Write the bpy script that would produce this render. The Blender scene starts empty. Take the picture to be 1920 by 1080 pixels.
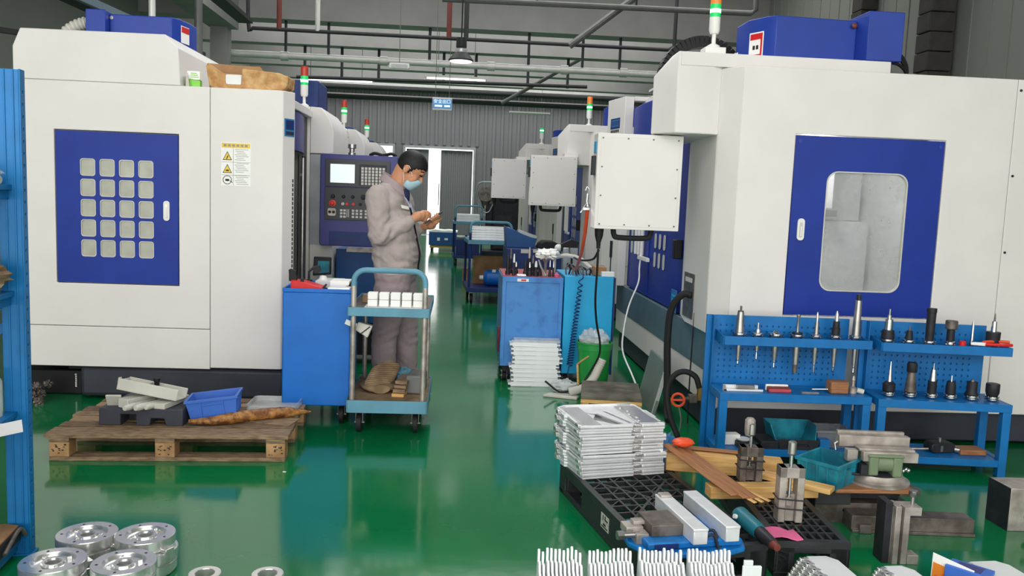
import bpy, bmesh, math, random
from mathutils import Vector, Matrix, Euler, Quaternion
S = bpy.context.scene
COL = S.collection
PI = math.pi
random.seed(7)

# ------------------------------------------------------------------ camera, world, light, exposure
cam_data = bpy.data.cameras.new('camera')
cam_data.sensor_width = 36.0
cam_data.lens = 36.0 * 1561.0 / 1920.0
cam_data.clip_end = 200
cam = bpy.data.objects.new('camera', cam_data)
COL.objects.link(cam)
cam.matrix_world = Matrix(((0.99732929, -0.03162774, -0.06583293, 0.0),
                           (-0.0620316, 0.10899432, -0.99210499, 0.0),
                           (0.03855346, 0.99353909, 0.10674131, 1.45),
                           (0, 0, 0, 1)))
S.camera = cam
vs = S.view_settings
vs.view_transform = 'Standard'
vs.look = 'None'
vs.exposure = -0.2
vs.gamma = 1.0
vs.use_curve_mapping = False
W = bpy.data.worlds.new('overcast_sky')
S.world = W
W.use_nodes = True
W.node_tree.nodes['Background'].inputs[0].default_value = (1.0, 0.99, 0.965, 1)
W.node_tree.nodes['Background'].inputs[1].default_value = 2.6

def area_light(name, loc, rot, sx, sy, power, col=(1, 1, 1)):
    l = bpy.data.lights.new(name, 'AREA')
    l.shape = 'RECTANGLE'; l.size = sx; l.size_y = sy; l.energy = power; l.color = col
    o = bpy.data.objects.new(name, l); COL.objects.link(o)
    o.location = loc; o.rotation_euler = rot
    return o
# top lights added above the picture, and the bright shutter door behind the camera
area_light('added_top_light_front', (-1.8, 1.2, 4.6), (0, 0, 0), 5.0, 1.6, 95, (1.0, 0.965, 0.92))
area_light('added_top_light_middle', (0.2, 7.6, 5.0), (0, 0, 0), 1.2, 6.0, 190, (0.98, 0.99, 1.0))
area_light('shutter_door_daylight', (-1.9, -3.9, 2.3), (PI / 2, 0, 0), 7.0, 4.2, 235, (1.0, 0.975, 0.95))
# unseen fill lights added between the beams to brighten beams and end wall
for y_, d_, w_ in ((15.0, 3.0, 330), (19.8, 1.6, 260), (22.9, 1.6, 300), (26.1, 1.6, 300), (29.1, 1.6, 520)):
    area_light('added_fill_strip', (0.0, y_, 6.46), (0, 0, 0), 11.0, d_, w_, (1.0, 0.99, 0.97))

# ------------------------------------------------------------------ materials
def lin(c):
    c = c / 255.0
    return c / 12.92 if c <= 0.04045 else ((c + 0.055) / 1.055) ** 2.4
def rgb(r, g, b): return (lin(r), lin(g), lin(b), 1)
MATS = {}
def mat(name, c, rough=0.5, metal=0.0, vary=0.06, scale=6.0, bump=0.0, bscale=60.0, spec=0.36, emit=0, c2=None, lo=0.35, hi=0.65, stretch=None, alpha=1.0, coat=0.0, trans=0.0):
    m = bpy.data.materials.new(name); m.use_nodes = True
    nt = m.node_tree; N = nt.nodes; L = nt.links
    b = N['Principled BSDF']
    b.inputs['Roughness'].default_value = rough
    b.inputs['Metallic'].default_value = metal
    b.inputs['Specular IOR Level'].default_value = spec
    b.inputs['Coat Weight'].default_value = coat
    b.inputs['Transmission Weight'].default_value = trans
    b.inputs['Alpha'].default_value = alpha
    A = rgb(*c)
    if c2 is None:
        B = tuple(max(0, x * (1 - vary)) for x in A[:3]) + (1,)
        A = tuple(min(1, x * (1 + vary)) for x in A[:3]) + (1,)
    else:
        B = rgb(*c2)
    tc = N.new('ShaderNodeTexCoord'); mp = N.new('ShaderNodeMapping')
    L.new(tc.outputs['Object'], mp.inputs['Vector'])
    if stretch: mp.inputs['Scale'].default_value = stretch
    no = N.new('ShaderNodeTexNoise'); no.inputs['Scale'].default_value = scale; no.inputs['Detail'].default_value = 4
    L.new(mp.outputs['Vector'], no.inputs['Vector'])
    cr = N.new('ShaderNodeValToRGB')
    cr.color_ramp.elements[0].position = lo; cr.color_ramp.elements[1].position = hi
    cr.color_ramp.elements[0].color = B; cr.color_ramp.elements[1].color = A
    L.new(no.outputs['Fac'], cr.inputs['Fac']); L.new(cr.outputs['Color'], b.inputs['Base Color'])
    if bump:
        n2 = N.new('ShaderNodeTexNoise'); n2.inputs['Scale'].default_value = bscale; n2.inputs['Detail'].default_value = 5
        L.new(mp.outputs['Vector'], n2.inputs['Vector'])
        bp = N.new('ShaderNodeBump'); bp.inputs['Strength'].default_value = bump; bp.inputs['Distance'].default_value = 0.02
        L.new(n2.outputs['Fac'], bp.inputs['Height']); L.new(bp.outputs['Normal'], b.inputs['Normal'])
    if emit:
        b.inputs['Emission Color'].default_value = rgb(*c); b.inputs['Emission Strength'].default_value = emit
    MATS[name] = m
    return m
M = MATS
mat('cream', (221, 217, 213), 0.42, vary=0.025, scale=3)
mat('white_paint', (228, 227, 222), 0.4, vary=0.02)
mat('inner_grey', (200, 202, 200), 0.5, vary=0.06, scale=4)
mat('seam', (90, 88, 84), 0.8)
mat('black', (18, 18, 20), 0.55, vary=0.2)
mat('rubber', (28, 28, 30), 0.7, vary=0.15)
mat('dark_base', (54, 56, 66), 0.5, vary=0.12, scale=5)
mat('door_blue', (22, 50, 142), 0.42, vary=0.08, scale=4, spec=0.25)
mat('violet_blue', (58, 60, 122), 0.42, vary=0.06)
mat('housing_blue', (32, 60, 150), 0.42, vary=0.06)
mat('band_blue', (92, 114, 126), 0.25, vary=0.06)
mat('cabinet_blue', (16, 104, 192), 0.42, vary=0.06, scale=5)
mat('worn_blue', (70, 136, 204), 0.42, c2=(56, 112, 182), scale=9, lo=0.3, hi=0.5)
mat('cyan_blue', (30, 166, 220), 0.4, vary=0.06)
mat('rack_blue', (12, 108, 168), 0.45, vary=0.10, scale=8)
mat('bench_blue', (10, 106, 172), 0.42, vary=0.10, scale=10)
mat('cart_blue', (94, 146, 168), 0.5, vary=0.10)
mat('navy', (26, 48, 104), 0.5, vary=0.12)
mat('deep_blue', (20, 74, 130), 0.45, vary=0.10)
mat('bin_blue', (62, 108, 196), 0.45, vary=0.05)
mat('bin_teal', (34, 140, 160), 0.42, c2=(20, 96, 116), scale=12)
mat('vise_blue', (22, 122, 196), 0.4, c2=(16, 100, 170), scale=20)
mat('steel', (170, 168, 164), 0.32, metal=0.9, vary=0.12, scale=14)
mat('dark_steel', (122, 114, 108), 0.45, metal=0.5, c2=(88, 80, 74), scale=18)
mat('worn_steel', (184, 176, 168), 0.4, metal=0.45, c2=(140, 132, 124), scale=12)
mat('chrome', (205, 205, 205), 0.16, metal=1.0, vary=0.04)
mat('aluminium', (232, 232, 230), 0.24, metal=0.85, vary=0.05, scale=25)
mat('alu_matte', (226, 228, 230), 0.4, metal=0.4, vary=0.06, scale=18)
mat('alu_white', (232, 235, 236), 0.45, metal=0.25, vary=0.03)
mat('iron_black', (46, 47, 52), 0.5, metal=0.4, vary=0.2, scale=20)
mat('galvanised', (160, 164, 166), 0.4, metal=0.6, vary=0.1)
mat('pipe_grey', (112, 114, 112), 0.45, metal=0.2, vary=0.1)
mat('pipe_light', (206, 207, 203), 0.4, metal=0.2, vary=0.06)
mat('pipe_red', (110, 52, 46), 0.5, vary=0.1)
mat('pipe_dark', (48, 50, 52), 0.55, vary=0.1)
mat('wood_grey', (158, 134, 106), 0.7, c2=(98, 78, 58), scale=5, lo=0.3, hi=0.7, stretch=(3, 14, 14), bump=0.15, bscale=18)
mat('wood_dark', (130, 108, 84), 0.7, c2=(84, 66, 50), scale=5, lo=0.3, hi=0.7, stretch=(3, 14, 14), bump=0.15, bscale=18)
mat('wood_light', (178, 150, 116), 0.7, c2=(120, 96, 70), scale=5, lo=0.3, hi=0.7, stretch=(3, 14, 14), bump=0.15, bscale=18)
mat('wood_end', (196, 156, 110), 0.65, c2=(150, 112, 74), scale=9)
mat('pine', (222, 182, 118), 0.55, c2=(196, 146, 84), scale=4, stretch=(2, 18, 18))
mat('plank_brown', (166, 116, 78), 0.55, c2=(138, 92, 58), scale=5, stretch=(2, 22, 22))
mat('cardboard', (176, 138, 98), 0.75, c2=(146, 108, 72), scale=6)
mat('foam_tan', (206, 168, 116), 0.75, c2=(170, 124, 74), scale=16, bump=0.5, bscale=40)
mat('plastic_black', (40, 42, 44), 0.4, vary=0.15, scale=8)
mat('plastic_white', (224, 226, 224), 0.4, vary=0.03)
mat('plastic_offwhite', (196, 194, 184), 0.45, vary=0.06)
mat('paper', (238, 238, 234), 0.7, vary=0.02)
mat('red', (206, 34, 34), 0.4, vary=0.06)
mat('red_worn', (178, 74, 84), 0.5, c2=(140, 50, 60), scale=14)
mat('orange_red', (226, 84, 50), 0.4, vary=0.05)
mat('orange', (224, 130, 44), 0.35, vary=0.05)
mat('yellow', (232, 196, 70), 0.5, vary=0.04)
mat('green_bucket', (36, 146, 66), 0.4, vary=0.06)
mat('green_print', (128, 200, 80), 0.5, vary=0.1)
mat('screen_dark', (52, 54, 58), 0.4, vary=0.05)
mat('key_grey', (196, 194, 188), 0.5, vary=0.04)
mat('pink', (208, 96, 140), 0.7, vary=0.08)
mat('teal_tool', (28, 104, 118), 0.4, vary=0.08)
mat('concrete', (150, 149, 148), 0.8, vary=0.06, scale=2)
mat('brick_dark', (70, 68, 64), 0.8, vary=0.15)
mat('ink', (40, 38, 40), 0.7, vary=0.05)
mat('ink_grey', (150, 148, 146), 0.7, vary=0.05)
mat('sign_blue', (54, 116, 170), 0.4, vary=0.05)
mat('sign_lit', (70, 130, 186), 0.4, emit=0.55)
mat('sign_text_lit', (214, 240, 255), 0.4, emit=1.0)
mat('screen_lit', (206, 224, 226), 0.3, emit=0.75, c2=(228, 236, 234), scale=9)
mat('lamp_green', (30, 190, 96), 0.25, emit=0.55)
mat('lamp_green_bright', (190, 255, 225), 0.25, emit=1.6)
mat('lamp_red', (170, 60, 48), 0.25, emit=0.12)
mat('lamp_orange', (226, 130, 60), 0.25, emit=0.2)
mat('lamp_white', (250, 250, 246), 0.4, emit=2.2)
mat('skin', (196, 138, 104), 0.5, vary=0.05)
mat('hair', (20, 19, 20), 0.6, vary=0.3, scale=60)
mat('jacket_grey', (168, 157, 153), 0.8, vary=0.06, scale=8, bump=0.5, bscale=9)
mat('trouser_grey', (156, 140, 143), 0.8, vary=0.06, scale=8, bump=0.5, bscale=9)
mat('mask_blue', (168, 200, 212), 0.75, vary=0.04)
mat('shirt_navy', (44, 48, 84), 0.8, vary=0.08)
mat('cloth_tan', (150, 128, 98), 0.85, c2=(118, 98, 72), scale=12, bump=0.3, bscale=30)

def floor_mat():
    m = bpy.data.materials.new('green_epoxy'); m.use_nodes = True
    nt = m.node_tree; N = nt.nodes; L = nt.links; b = N['Principled BSDF']
    tc = N.new('ShaderNodeTexCoord')
    n1 = N.new('ShaderNodeTexNoise'); n1.inputs['Scale'].default_value = 0.9; n1.inputs['Detail'].default_value = 5
    L.new(tc.outputs['Object'], n1.inputs['Vector'])
    cr = N.new('ShaderNodeValToRGB')
    cr.color_ramp.elements[0].position = 0.3; cr.color_ramp.elements[1].position = 0.7
    cr.color_ramp.elements[0].color = rgb(5, 100, 56); cr.color_ramp.elements[1].color = rgb(10, 122, 70)
    L.new(n1.outputs['Fac'], cr.inputs['Fac']); L.new(cr.outputs['Color'], b.inputs['Base Color'])
    n2 = N.new('ShaderNodeTexNoise'); n2.inputs['Scale'].default_value = 2.3; n2.inputs['Detail'].default_value = 6
    L.new(tc.outputs['Object'], n2.inputs['Vector'])
    mr = N.new('ShaderNodeMapRange'); mr.inputs['To Min'].default_value = 0.06; mr.inputs['To Max'].default_value = 0.16
    L.new(n2.outputs['Fac'], mr.inputs['Value']); L.new(mr.outputs['Result'], b.inputs['Roughness'])
    n3 = N.new('ShaderNodeTexNoise'); n3.inputs['Scale'].default_value = 4.5; n3.inputs['Detail'].default_value = 3
    L.new(tc.outputs['Object'], n3.inputs['Vector'])
    bp = N.new('ShaderNodeBump'); bp.inputs['Strength'].default_value = 0.035; bp.inputs['Distance'].default_value = 0.02
    L.new(n3.outputs['Fac'], bp.inputs['Height']); L.new(bp.outputs['Normal'], b.inputs['Normal'])
    b.inputs['Specular IOR Level'].default_value = 0.75
    MATS['green_epoxy'] = m
floor_mat()
def wall_mat(name, c, freq):
    m = bpy.data.materials.new(name); m.use_nodes = True
    nt = m.node_tree; N = nt.nodes; L = nt.links; b = N['Principled BSDF']
    b.inputs['Roughness'].default_value = 0.5
    tc = N.new('ShaderNodeTexCoord')
    n1 = N.new('ShaderNodeTexNoise'); n1.inputs['Scale'].default_value = 0.6
    L.new(tc.outputs['Object'], n1.inputs['Vector'])
    cr = N.new('ShaderNodeValToRGB')
    a = rgb(*c); cr.color_ramp.elements[0].color = tuple(x * 0.86 for x in a[:3]) + (1,); cr.color_ramp.elements[1].color = a
    L.new(n1.outputs['Fac'], cr.inputs['Fac']); L.new(cr.outputs['Color'], b.inputs['Base Color'])
    MATS[name] = m
wall_mat('corrugated_grey', (116, 116, 120), 8)
wall_mat('panel_wall', (150, 152, 146), 8)

def clear_mat(name, c, transp, rough=0.12):
    m = bpy.data.materials.new(name); m.use_nodes = True
    nt = m.node_tree; N = nt.nodes; L = nt.links; b = N['Principled BSDF']
    b.inputs['Base Color'].default_value = rgb(*c); b.inputs['Roughness'].default_value = rough
    t = N.new('ShaderNodeBsdfTransparent'); mx = N.new('ShaderNodeMixShader')
    tc = N.new('ShaderNodeTexCoord'); no = N.new('ShaderNodeTexNoise'); no.inputs['Scale'].default_value = 7; no.inputs['Detail'].default_value = 5
    L.new(tc.outputs['Object'], no.inputs['Vector'])
    mr = N.new('ShaderNodeMapRange'); mr.inputs['From Min'].default_value = 0.3; mr.inputs['From Max'].default_value = 0.7
    mr.inputs['To Min'].default_value = max(0, transp - 0.15); mr.inputs['To Max'].default_value = min(1, transp + 0.15)
    L.new(no.outputs['Fac'], mr.inputs['Value']); L.new(mr.outputs['Result'], mx.inputs['Fac'])
    L.new(b.outputs[0], mx.inputs[1]); L.new(t.outputs[0], mx.inputs[2])
    L.new(mx.outputs[0], N['Material Output'].inputs['Surface'])
    MATS[name] = m
clear_mat('dirty_glass', (176, 178, 176), 0.62, 0.25)
clear_mat('frosted_pane', (176, 176, 162), 0.12, 0.2)
clear_mat('clear_plastic', (226, 230, 230), 0.55, 0.15)
clear_mat('grey_glass', (120, 124, 128), 0.3, 0.1)

# ------------------------------------------------------------------ mesh builder
class MB:
    def __init__(s): s.bm = bmesh.new(); s.m = 0
    def _f(s, vs_, idx):
        try:
            f = s.bm.faces.new([vs_[i] for i in idx]); f.material_index = s.m; return f
        except ValueError: return None
    def hexa(s, P):
        v = [s.bm.verts.new(p) for p in P]
        for q in ((0, 3, 2, 1), (4, 5, 6, 7), (0, 1, 5, 4), (1, 2, 6, 5), (2, 3, 7, 6), (3, 0, 4, 7)): s._f(v, q)
        return s
    def bx(s, x0, y0, z0, x1, y1, z1):
        return s.hexa([(x0, y0, z0), (x1, y0, z0), (x1, y1, z0), (x0, y1, z0), (x0, y0, z1), (x1, y0, z1), (x1, y1, z1), (x0, y1, z1)])
    def ob(s, c, size, rot=(0, 0, 0)):
        R = Euler(rot).to_matrix(); c = Vector(c); a, b, d = [t / 2 for t in size]
        return s.hexa([c + R @ Vector(p) for p in ((-a, -b, -d), (a, -b, -d), (a, b, -d), (-a, b, -d), (-a, -b, d), (a, -b, d), (a, b, d), (-a, b, d))])
    def rings(s, R, cap=True, closed=False):
        V = [[s.bm.verts.new(p) for p in r] for r in R]; n = len(V[0])
        for i in range(len(V) - (0 if closed else 1)):
            a = V[i]; b = V[(i + 1) % len(V)]
            for k in range(n):
                k2 = (k + 1) % n
                s._f([a[k], a[k2], b[k2], b[k]], (0, 1, 2, 3))
        if cap and not closed:
            s._f(V[0][::-1], range(n)); s._f(V[-1], range(n))
        return s
    def cyl(s, p, q, r, r2=None, n=16, cap=True):
        p = Vector(p); q = Vector(q); d = (q - p).normalized()
        a = d.orthogonal().normalized(); b = d.cross(a); r2 = r if r2 is None else r2
        def ring(c, rr): return [c + (a * math.cos(2 * PI * k / n) + b * math.sin(2 * PI * k / n)) * rr for k in range(n)]
        return s.rings([ring(p, r), ring(q, r2)], cap)
    def tube(s, pts, r, n=8, cap=True, closed=False):
        P = [Vector(p) for p in pts]; m = len(P); rr = r if isinstance(r, (list, tuple)) else [r] * m
        T = []
        for i in range(m):
            t = (P[(i + 1) % m] - P[i - 1]) if closed else (P[min(i + 1, m - 1)] - P[max(i - 1, 0)])
            T.append(t.normalized() if t.length > 1e-9 else Vector((0, 0, 1)))
        a = T[0].orthogonal().normalized(); R = []
        for i in range(m):
            a = a - T[i] * a.dot(T[i])
            a = a.normalized() if a.length > 1e-6 else T[i].orthogonal().normalized()
            b = T[i].cross(a)
            R.append([P[i] + (a * math.cos(2 * PI * k / n) + b * math.sin(2 * PI * k / n)) * rr[i] for k in range(n)])
        return s.rings(R, cap, closed)
    def lathe(s, prof, o=(0, 0, 0), n=20, d=(0, 0, 1)):
        o = Vector(o); d = Vector(d).normalized(); a = d.orthogonal().normalized(); b = d.cross(a)
        V = []
        for r, z in prof:
            if r < 1e-5: V.append([s.bm.verts.new(o + d * z)])
            else: V.append([s.bm.verts.new(o + d * z + (a * math.cos(2 * PI * k / n) + b * math.sin(2 * PI * k / n)) * r) for k in range(n)])
        for i in range(len(V) - 1):
            p, q = V[i], V[i + 1]
            for k in range(n):
                k2 = (k + 1) % n
                if len(p) == 1 and len(q) == 1: continue
                if len(p) == 1: s._f([p[0], q[k2], q[k]], (0, 1, 2))
                elif len(q) == 1: s._f([p[k], p[k2], q[0]], (0, 1, 2))
                else: s._f([p[k], p[k2], q[k2], q[k]], (0, 1, 2, 3))
        return s
    def _m(s, pl, u, v, d): return {'xy': (u, v, d), 'xz': (u, d, v), 'yz': (d, u, v)}[pl]
    def prism(s, pts, pl, d0, d1):
        return s.rings([[Vector(s._m(pl, u, v, d0)) for u, v in pts], [Vector(s._m(pl, u, v, d1)) for u, v in pts]])
    def plate(s, outer, holes, pl, d0, d1):
        es = []; vs_ = []
        for lp in [outer] + list(holes):
            v = [s.bm.verts.new(s._m(pl, u, w, d0)) for u, w in lp]; vs_ += v
            es += [s.bm.edges.new((v[i], v[(i + 1) % len(v)])) for i in range(len(v))]
        g = bmesh.ops.triangle_fill(s.bm, edges=es, use_beauty=True)
        fs = [x for x in g['geom'] if isinstance(x, bmesh.types.BMFace)]
        for f in fs: f.material_index = s.m
        ex = bmesh.ops.extrude_face_region(s.bm, geom=fs)
        nv = [x for x in ex['geom'] if isinstance(x, bmesh.types.BMVert)]
        off = Vector(s._m(pl, 0, 0, d1 - d0))
        for v in nv: v.co += off
        for x in ex['geom']:
            if isinstance(x, bmesh.types.BMFace): x.material_index = s.m
        for e in es:
            for f in e.link_faces: f.material_index = s.m
        return s
    def sph(s, c, r, n=14, m=9, squash=None):
        r = (r, r, r) if not isinstance(r, (tuple, list)) else r; c = Vector(c); R = []
        for i in range(1, m):
            t = PI * i / m
            R.append([c + Vector((r[0] * math.sin(t) * math.cos(2 * PI * k / n), r[1] * math.sin(t) * math.sin(2 * PI * k / n), -r[2] * math.cos(t))) for k in range(n)])
        return s.rings(R)
    def lump(s, c, r, seed=0, amp=0.25, n=22, m=14, freq=3.0):
        """an irregular crumpled lump"""
        from mathutils import noise
        c = Vector(c); R = []
        for i in range(1, m):
            t = PI * i / m; row = []
            for k in range(n):
                d = Vector((math.sin(t) * math.cos(2 * PI * k / n), math.sin(t) * math.sin(2 * PI * k / n), -math.cos(t)))
                f = 1 + amp * noise.noise(d * freq + Vector((seed, 3.1 * seed, 0))) + amp * 0.6 * noise.noise(d * freq * 2.7 + Vector((0, seed, 9)))
                row.append(c + Vector((d.x * r[0] * f, d.y * r[1] * f, d.z * r[2] * f)))
            R.append(row)
        return s.rings(R)
    def xf(s, mtx):
        bmesh.ops.transform(s.bm, matrix=mtx, verts=s.bm.verts); return s
    def build(s, name, mats, parent=None, bevel=0, world=False, smooth=True, angle=35, mods=None):
        if isinstance(mats, str): mats = [mats]
        bmesh.ops.recalc_face_normals(s.bm, faces=s.bm.faces)
        me = bpy.data.meshes.new(name)
        root = parent
        while root is not None and root.parent is not None: root = root.parent
        if world and root is not None:
            mw = Matrix.LocRotScale(root.location, root.rotation_euler, None).inverted()
            bmesh.ops.transform(s.bm, matrix=mw, verts=s.bm.verts)
        org = None
        if root is None:
            xs = [v.co for v in s.bm.verts]
            org = Vector(((min(c.x for c in xs) + max(c.x for c in xs)) / 2, (min(c.y for c in xs) + max(c.y for c in xs)) / 2, min(c.z for c in xs)))
            for v in s.bm.verts: v.co -= org
        s.bm.to_mesh(me); s.bm.free()
        for k in mats: me.materials.append(M[k])
        if smooth:
            me.polygons.foreach_set('use_smooth', [True] * len(me.polygons))
            me.set_sharp_from_angle(angle=math.radians(angle))
        o = bpy.data.objects.new(name, me); COL.objects.link(o)
        if parent is not None: o.parent = parent
        if org is not None: o.location = org
        if bevel:
            md = o.modifiers.new('bevel', 'BEVEL'); md.width = bevel; md.segments = 2; md.limit_method = 'ANGLE'; md.angle_limit = math.radians(40)
        return o

def rrect(x0, y0, x1, y1, r, n=5):
    P = []
    for cx, cy, a in ((x1 - r, y0 + r, -PI / 2), (x1 - r, y1 - r, 0), (x0 + r, y1 - r, PI / 2), (x0 + r, y0 + r, PI)):
        for k in range(n + 1):
            t = a + PI / 2 * k / n
            P.append((cx + r * math.cos(t), cy + r * math.sin(t)))
    return P
def rect(x0, y0, x1, y1): return [(x0, y0), (x1, y0), (x1, y1), (x0, y1)]
def circ(cx, cy, r, n=8): return [(cx + r * math.cos(2 * PI * k / n), cy + r * math.sin(2 * PI * k / n)) for k in range(n)]
def arc3(c, r, a0, a1, n, u, v):
    c = Vector(c); u = Vector(u); v = Vector(v)
    return [c + (u * math.cos(a0 + (a1 - a0) * k / n) + v * math.sin(a0 + (a1 - a0) * k / n)) * r for k in range(n + 1)]
def smooth_path(pts, n=6):
    P = [Vector(p) for p in pts]; P = [P[0] * 2 - P[1]] + P + [P[-1] * 2 - P[-2]]; out = []
    for i in range(1, len(P) - 2):
        for k in range(n):
            t = k / n; a, b, c, d = P[i - 1], P[i], P[i + 1], P[i + 2]
            out.append(0.5 * ((2 * b) + (c - a) * t + (2 * a - 5 * b + 4 * c - d) * t * t + (3 * b - a - 3 * c + d) * t ** 3))
    out.append(P[-2]); return out
def tag(o, label, cat=None, group=None, kind=None):
    if label: o['label'] = label
    if cat: o['category'] = cat
    if group: o['group'] = group
    if kind: o['kind'] = kind
    return o
def thing(name, label, cat, loc=(0, 0, 0), rz=0, group=None):
    o = bpy.data.objects.new(name, None); COL.objects.link(o)
    o.empty_display_size = 0.05
    o.location = loc; o.rotation_euler = (0, 0, rz)
    return tag(o, label, cat, group)
def struct(o, label=None, cat=None):
    o['kind'] = 'structure'
    return tag(o, label, cat)
def dup(root, loc, rz=None, label=None, group=None):
    r = root.copy(); COL.objects.link(r); r.location = loc
    if rz is not None: r.rotation_euler = (0, 0, rz)
    if label: r['label'] = label
    if group: r['group'] = group
    for ch in list(root.children):
        c = ch.copy(); COL.objects.link(c); c.parent = r
        for g in ch.children:
            d = g.copy(); COL.objects.link(d); d.parent = c
    return r
def text_mesh(name, txt, size, m, parent, loc, rot, depth=0.0008, align='CENTER', sx=1.0):
    """lettering as a thin mesh; loc in the root's local frame; letters face local -Y when rot=(90deg,0,0)"""
    cu = bpy.data.curves.new(name, 'FONT'); cu.body = txt; cu.size = size; cu.extrude = depth; cu.align_x = align; cu.align_y = 'CENTER'
    to = bpy.data.objects.new('tmp', cu); COL.objects.link(to)
    dg = bpy.context.evaluated_depsgraph_get(); dg.update()
    me = bpy.data.meshes.new_from_object(to.evaluated_get(dg))
    bpy.data.objects.remove(to)
    me.transform(Matrix.Translation(Vector(loc)) @ Euler(rot).to_matrix().to_4x4() @ Matrix.Diagonal((sx, 1, 1, 1)))
    me.materials.clear(); me.materials.append(M[m])
    o = bpy.data.objects.new(name, me); COL.objects.link(o); o.parent = parent
    return o
FRONT = (PI / 2, 0, 0)
# ------------------------------------------------------------------ the hall
b = MB(); b.bx(-8, -4.6, -0.1, 8, 31.4, 0.0); struct(b.build('floor', 'green_epoxy', smooth=False))
b = MB(); b.bx(-8, -2.0, 6.5, 8, 31.4, 6.7); struct(b.build('ceiling', 'concrete', smooth=False))
# end wall of ribbed sheet with a doorway left part open and a window
b = MB()
b.plate(rect(-8, 0, 8, 6.5), [rect(-2.05, 0.01, 0.45, 3.17), rect(-3.22, 2.2, -2.5, 3.2)], 'xz', 31.0, 31.3)
x = -7.9
while x < 7.9:
    for (z0, z1) in ([(3.3, 6.5)] if -2.2 < x + 0.06 < 0.6 else ([(0, 2.1), (3.3, 6.5)] if -3.35 < x + 0.06 < -2.35 else [(0, 6.5)])):
        b.hexa([(x, 31.0, z0), (x + 0.03, 30.955, z0), (x + 0.11, 30.955, z0), (x + 0.14, 31.0, z0), (x, 31.0, z1), (x + 0.03, 30.955, z1), (x + 0.11, 30.955, z1), (x + 0.14, 31.0, z1)])
    x += 0.3
struct(b.build('wall_far', 'corrugated_grey', smooth=False))
b = MB()
for (x0, x1) in ((-2.0, -1.19), (-0.74, 0.42)):
    b.bx(x0, 31.02, 0.02, x1, 31.08, 3.12)
    k = x0 + 0.08
    while k < x1 - 0.1:
        b.bx(k, 31.0, 0.04, k + 0.05, 31.03, 3.1); k += 0.16
d = struct(b.build('door_1', 'corrugated_grey', smooth=False))
b = MB(); b.bx(-2.12, 30.9, 0, -2.05, 31.02, 3.24); b.bx(0.45, 30.9, 0, 0.52, 31.02, 3.24); b.bx(-2.05, 30.9, 3.17, 0.45, 31.02, 3.24)
struct(b.build('trim_1', 'galvanised', smooth=False))
b = MB(); b.bx(-0.8, 30.96, 1.1, -0.77, 31.0, 1.9); b.build('door_handle', 'black', d, world=True)
b = MB(); b.plate(rect(-3.3, 2.14, -2.42, 3.27), [rect(-3.22, 2.22, -2.5, 3.19)], 'xz', 30.9, 31.0); struct(b.build('window_1', 'galvanised', smooth=False))
# side walls with panel joints
b = MB(); b.bx(6.6, -2, 0, 6.8, 31.0, 6.5)
y = 2.0
while y < 31: b.bx(6.585, y, 0, 6.6, y + 0.03, 6.5); b.bx(6.592, y + 0.4, 0, 6.6, y + 0.42, 6.5); y += 0.8
struct(b.build('wall_right', 'panel_wall', smooth=False))
b = MB(); b.bx(-7.0, -2, 0, -6.8, 31.0, 6.5); struct(b.build('wall_left', 'panel_wall', smooth=False))
# concrete beams across the hall
for i, (y, z, d) in enumerate(((18.3, 5.02, 0.5), (21.0, 4.98, 0.4), (24.6, 5.0, 0.4), (27.6, 5.05, 0.4), (30.3, 5.25, 0.5), (11.5, 5.6, 0.4), (5.0, 5.6, 0.4))):
    b = MB(); b.bx(-6.8, y, z, 6.6, y + d, 6.5); struct(b.build('trim_%d' % (i + 2), 'concrete', smooth=False))
# long beam along the left side and wrapped columns on the right
b = MB(); b.bx(-5.3, 4, 4.75, -4.75, 18.3, 6.5); struct(b.build('trim_9', 'concrete', smooth=False))
b = MB(); b.bx(-5.25, 18.0, 0, -4.9, 18.3, 6.5); struct(b.build('column_left', 'concrete', smooth=False))
for i, (x, y) in enumerate(((6.22, 11.1), (6.34, 13.4))):
    b = MB()
    z = 0; k = 0
    while z < 6.5:
        b.ob((x + 0.16, y + 0.16, z + 0.13), (0.34 + 0.02 * (k % 2), 0.34 + 0.016 * ((k + 1) % 2), 0.25), (0, 0, 0.02 * (k % 3 - 1))); z += 0.26; k += 1
    struct(b.build('column_right_%d' % (i + 1), 'brick_dark', bevel=0.015))

# ------------------------------------------------------------------ pipes, tubes and lamps under the ceiling
def pipe(name, pts, r, m, label, group=None, cat='pipe', clamps=None):
    b = MB(); b.tube(pts, r, n=10)
    for p, q in (clamps or []): b.cyl(p, q, r * 1.35, n=10)
    return tag(b.build(name, m), label, cat, group)
def rods(parent, spots, y, z0, z1, r=0.03, m='pipe_dark'):
    for x in spots:
        b = MB(); b.cyl((x, y, z0), (x, y, z1), r, n=8); b.build('hanging_rod', m, parent, world=True)
sp = thing('sprinkler_pipe', 'long thin dark pipe with drop pipes, bent up at both ends above the aisle', 'pipe', (0, 16, 4.37))
b = MB(); b.tube(smooth_path([(-3.98, 16, 6.49), (-3.98, 16, 4.5), (-3.9, 16, 4.38)], 3) + [(3.86, 16, 4.37)] + smooth_path([(3.95, 16, 4.42), (3.97, 16, 4.55), (3.97, 16, 6.49)], 3), 0.035, n=10); b.build('main_run', 'pipe_dark', sp, world=True)
for x, m in ((-3.42, 'pipe_red'), (-2.72, 'pipe_light'), (-0.3, 'pipe_red'), (0.02, 'pipe_dark')):
    b = MB(); b.tube([(x, 16, 6.49), (x, 16, 4.38)], 0.045, n=10); b.build('drop_pipe', m, sp, world=True)
mp = thing('water_pipe', 'thick pale pipe crossing the whole aisle behind the pendant lamp', 'pipe', (-0.4, 18.45, 4.27))
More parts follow.
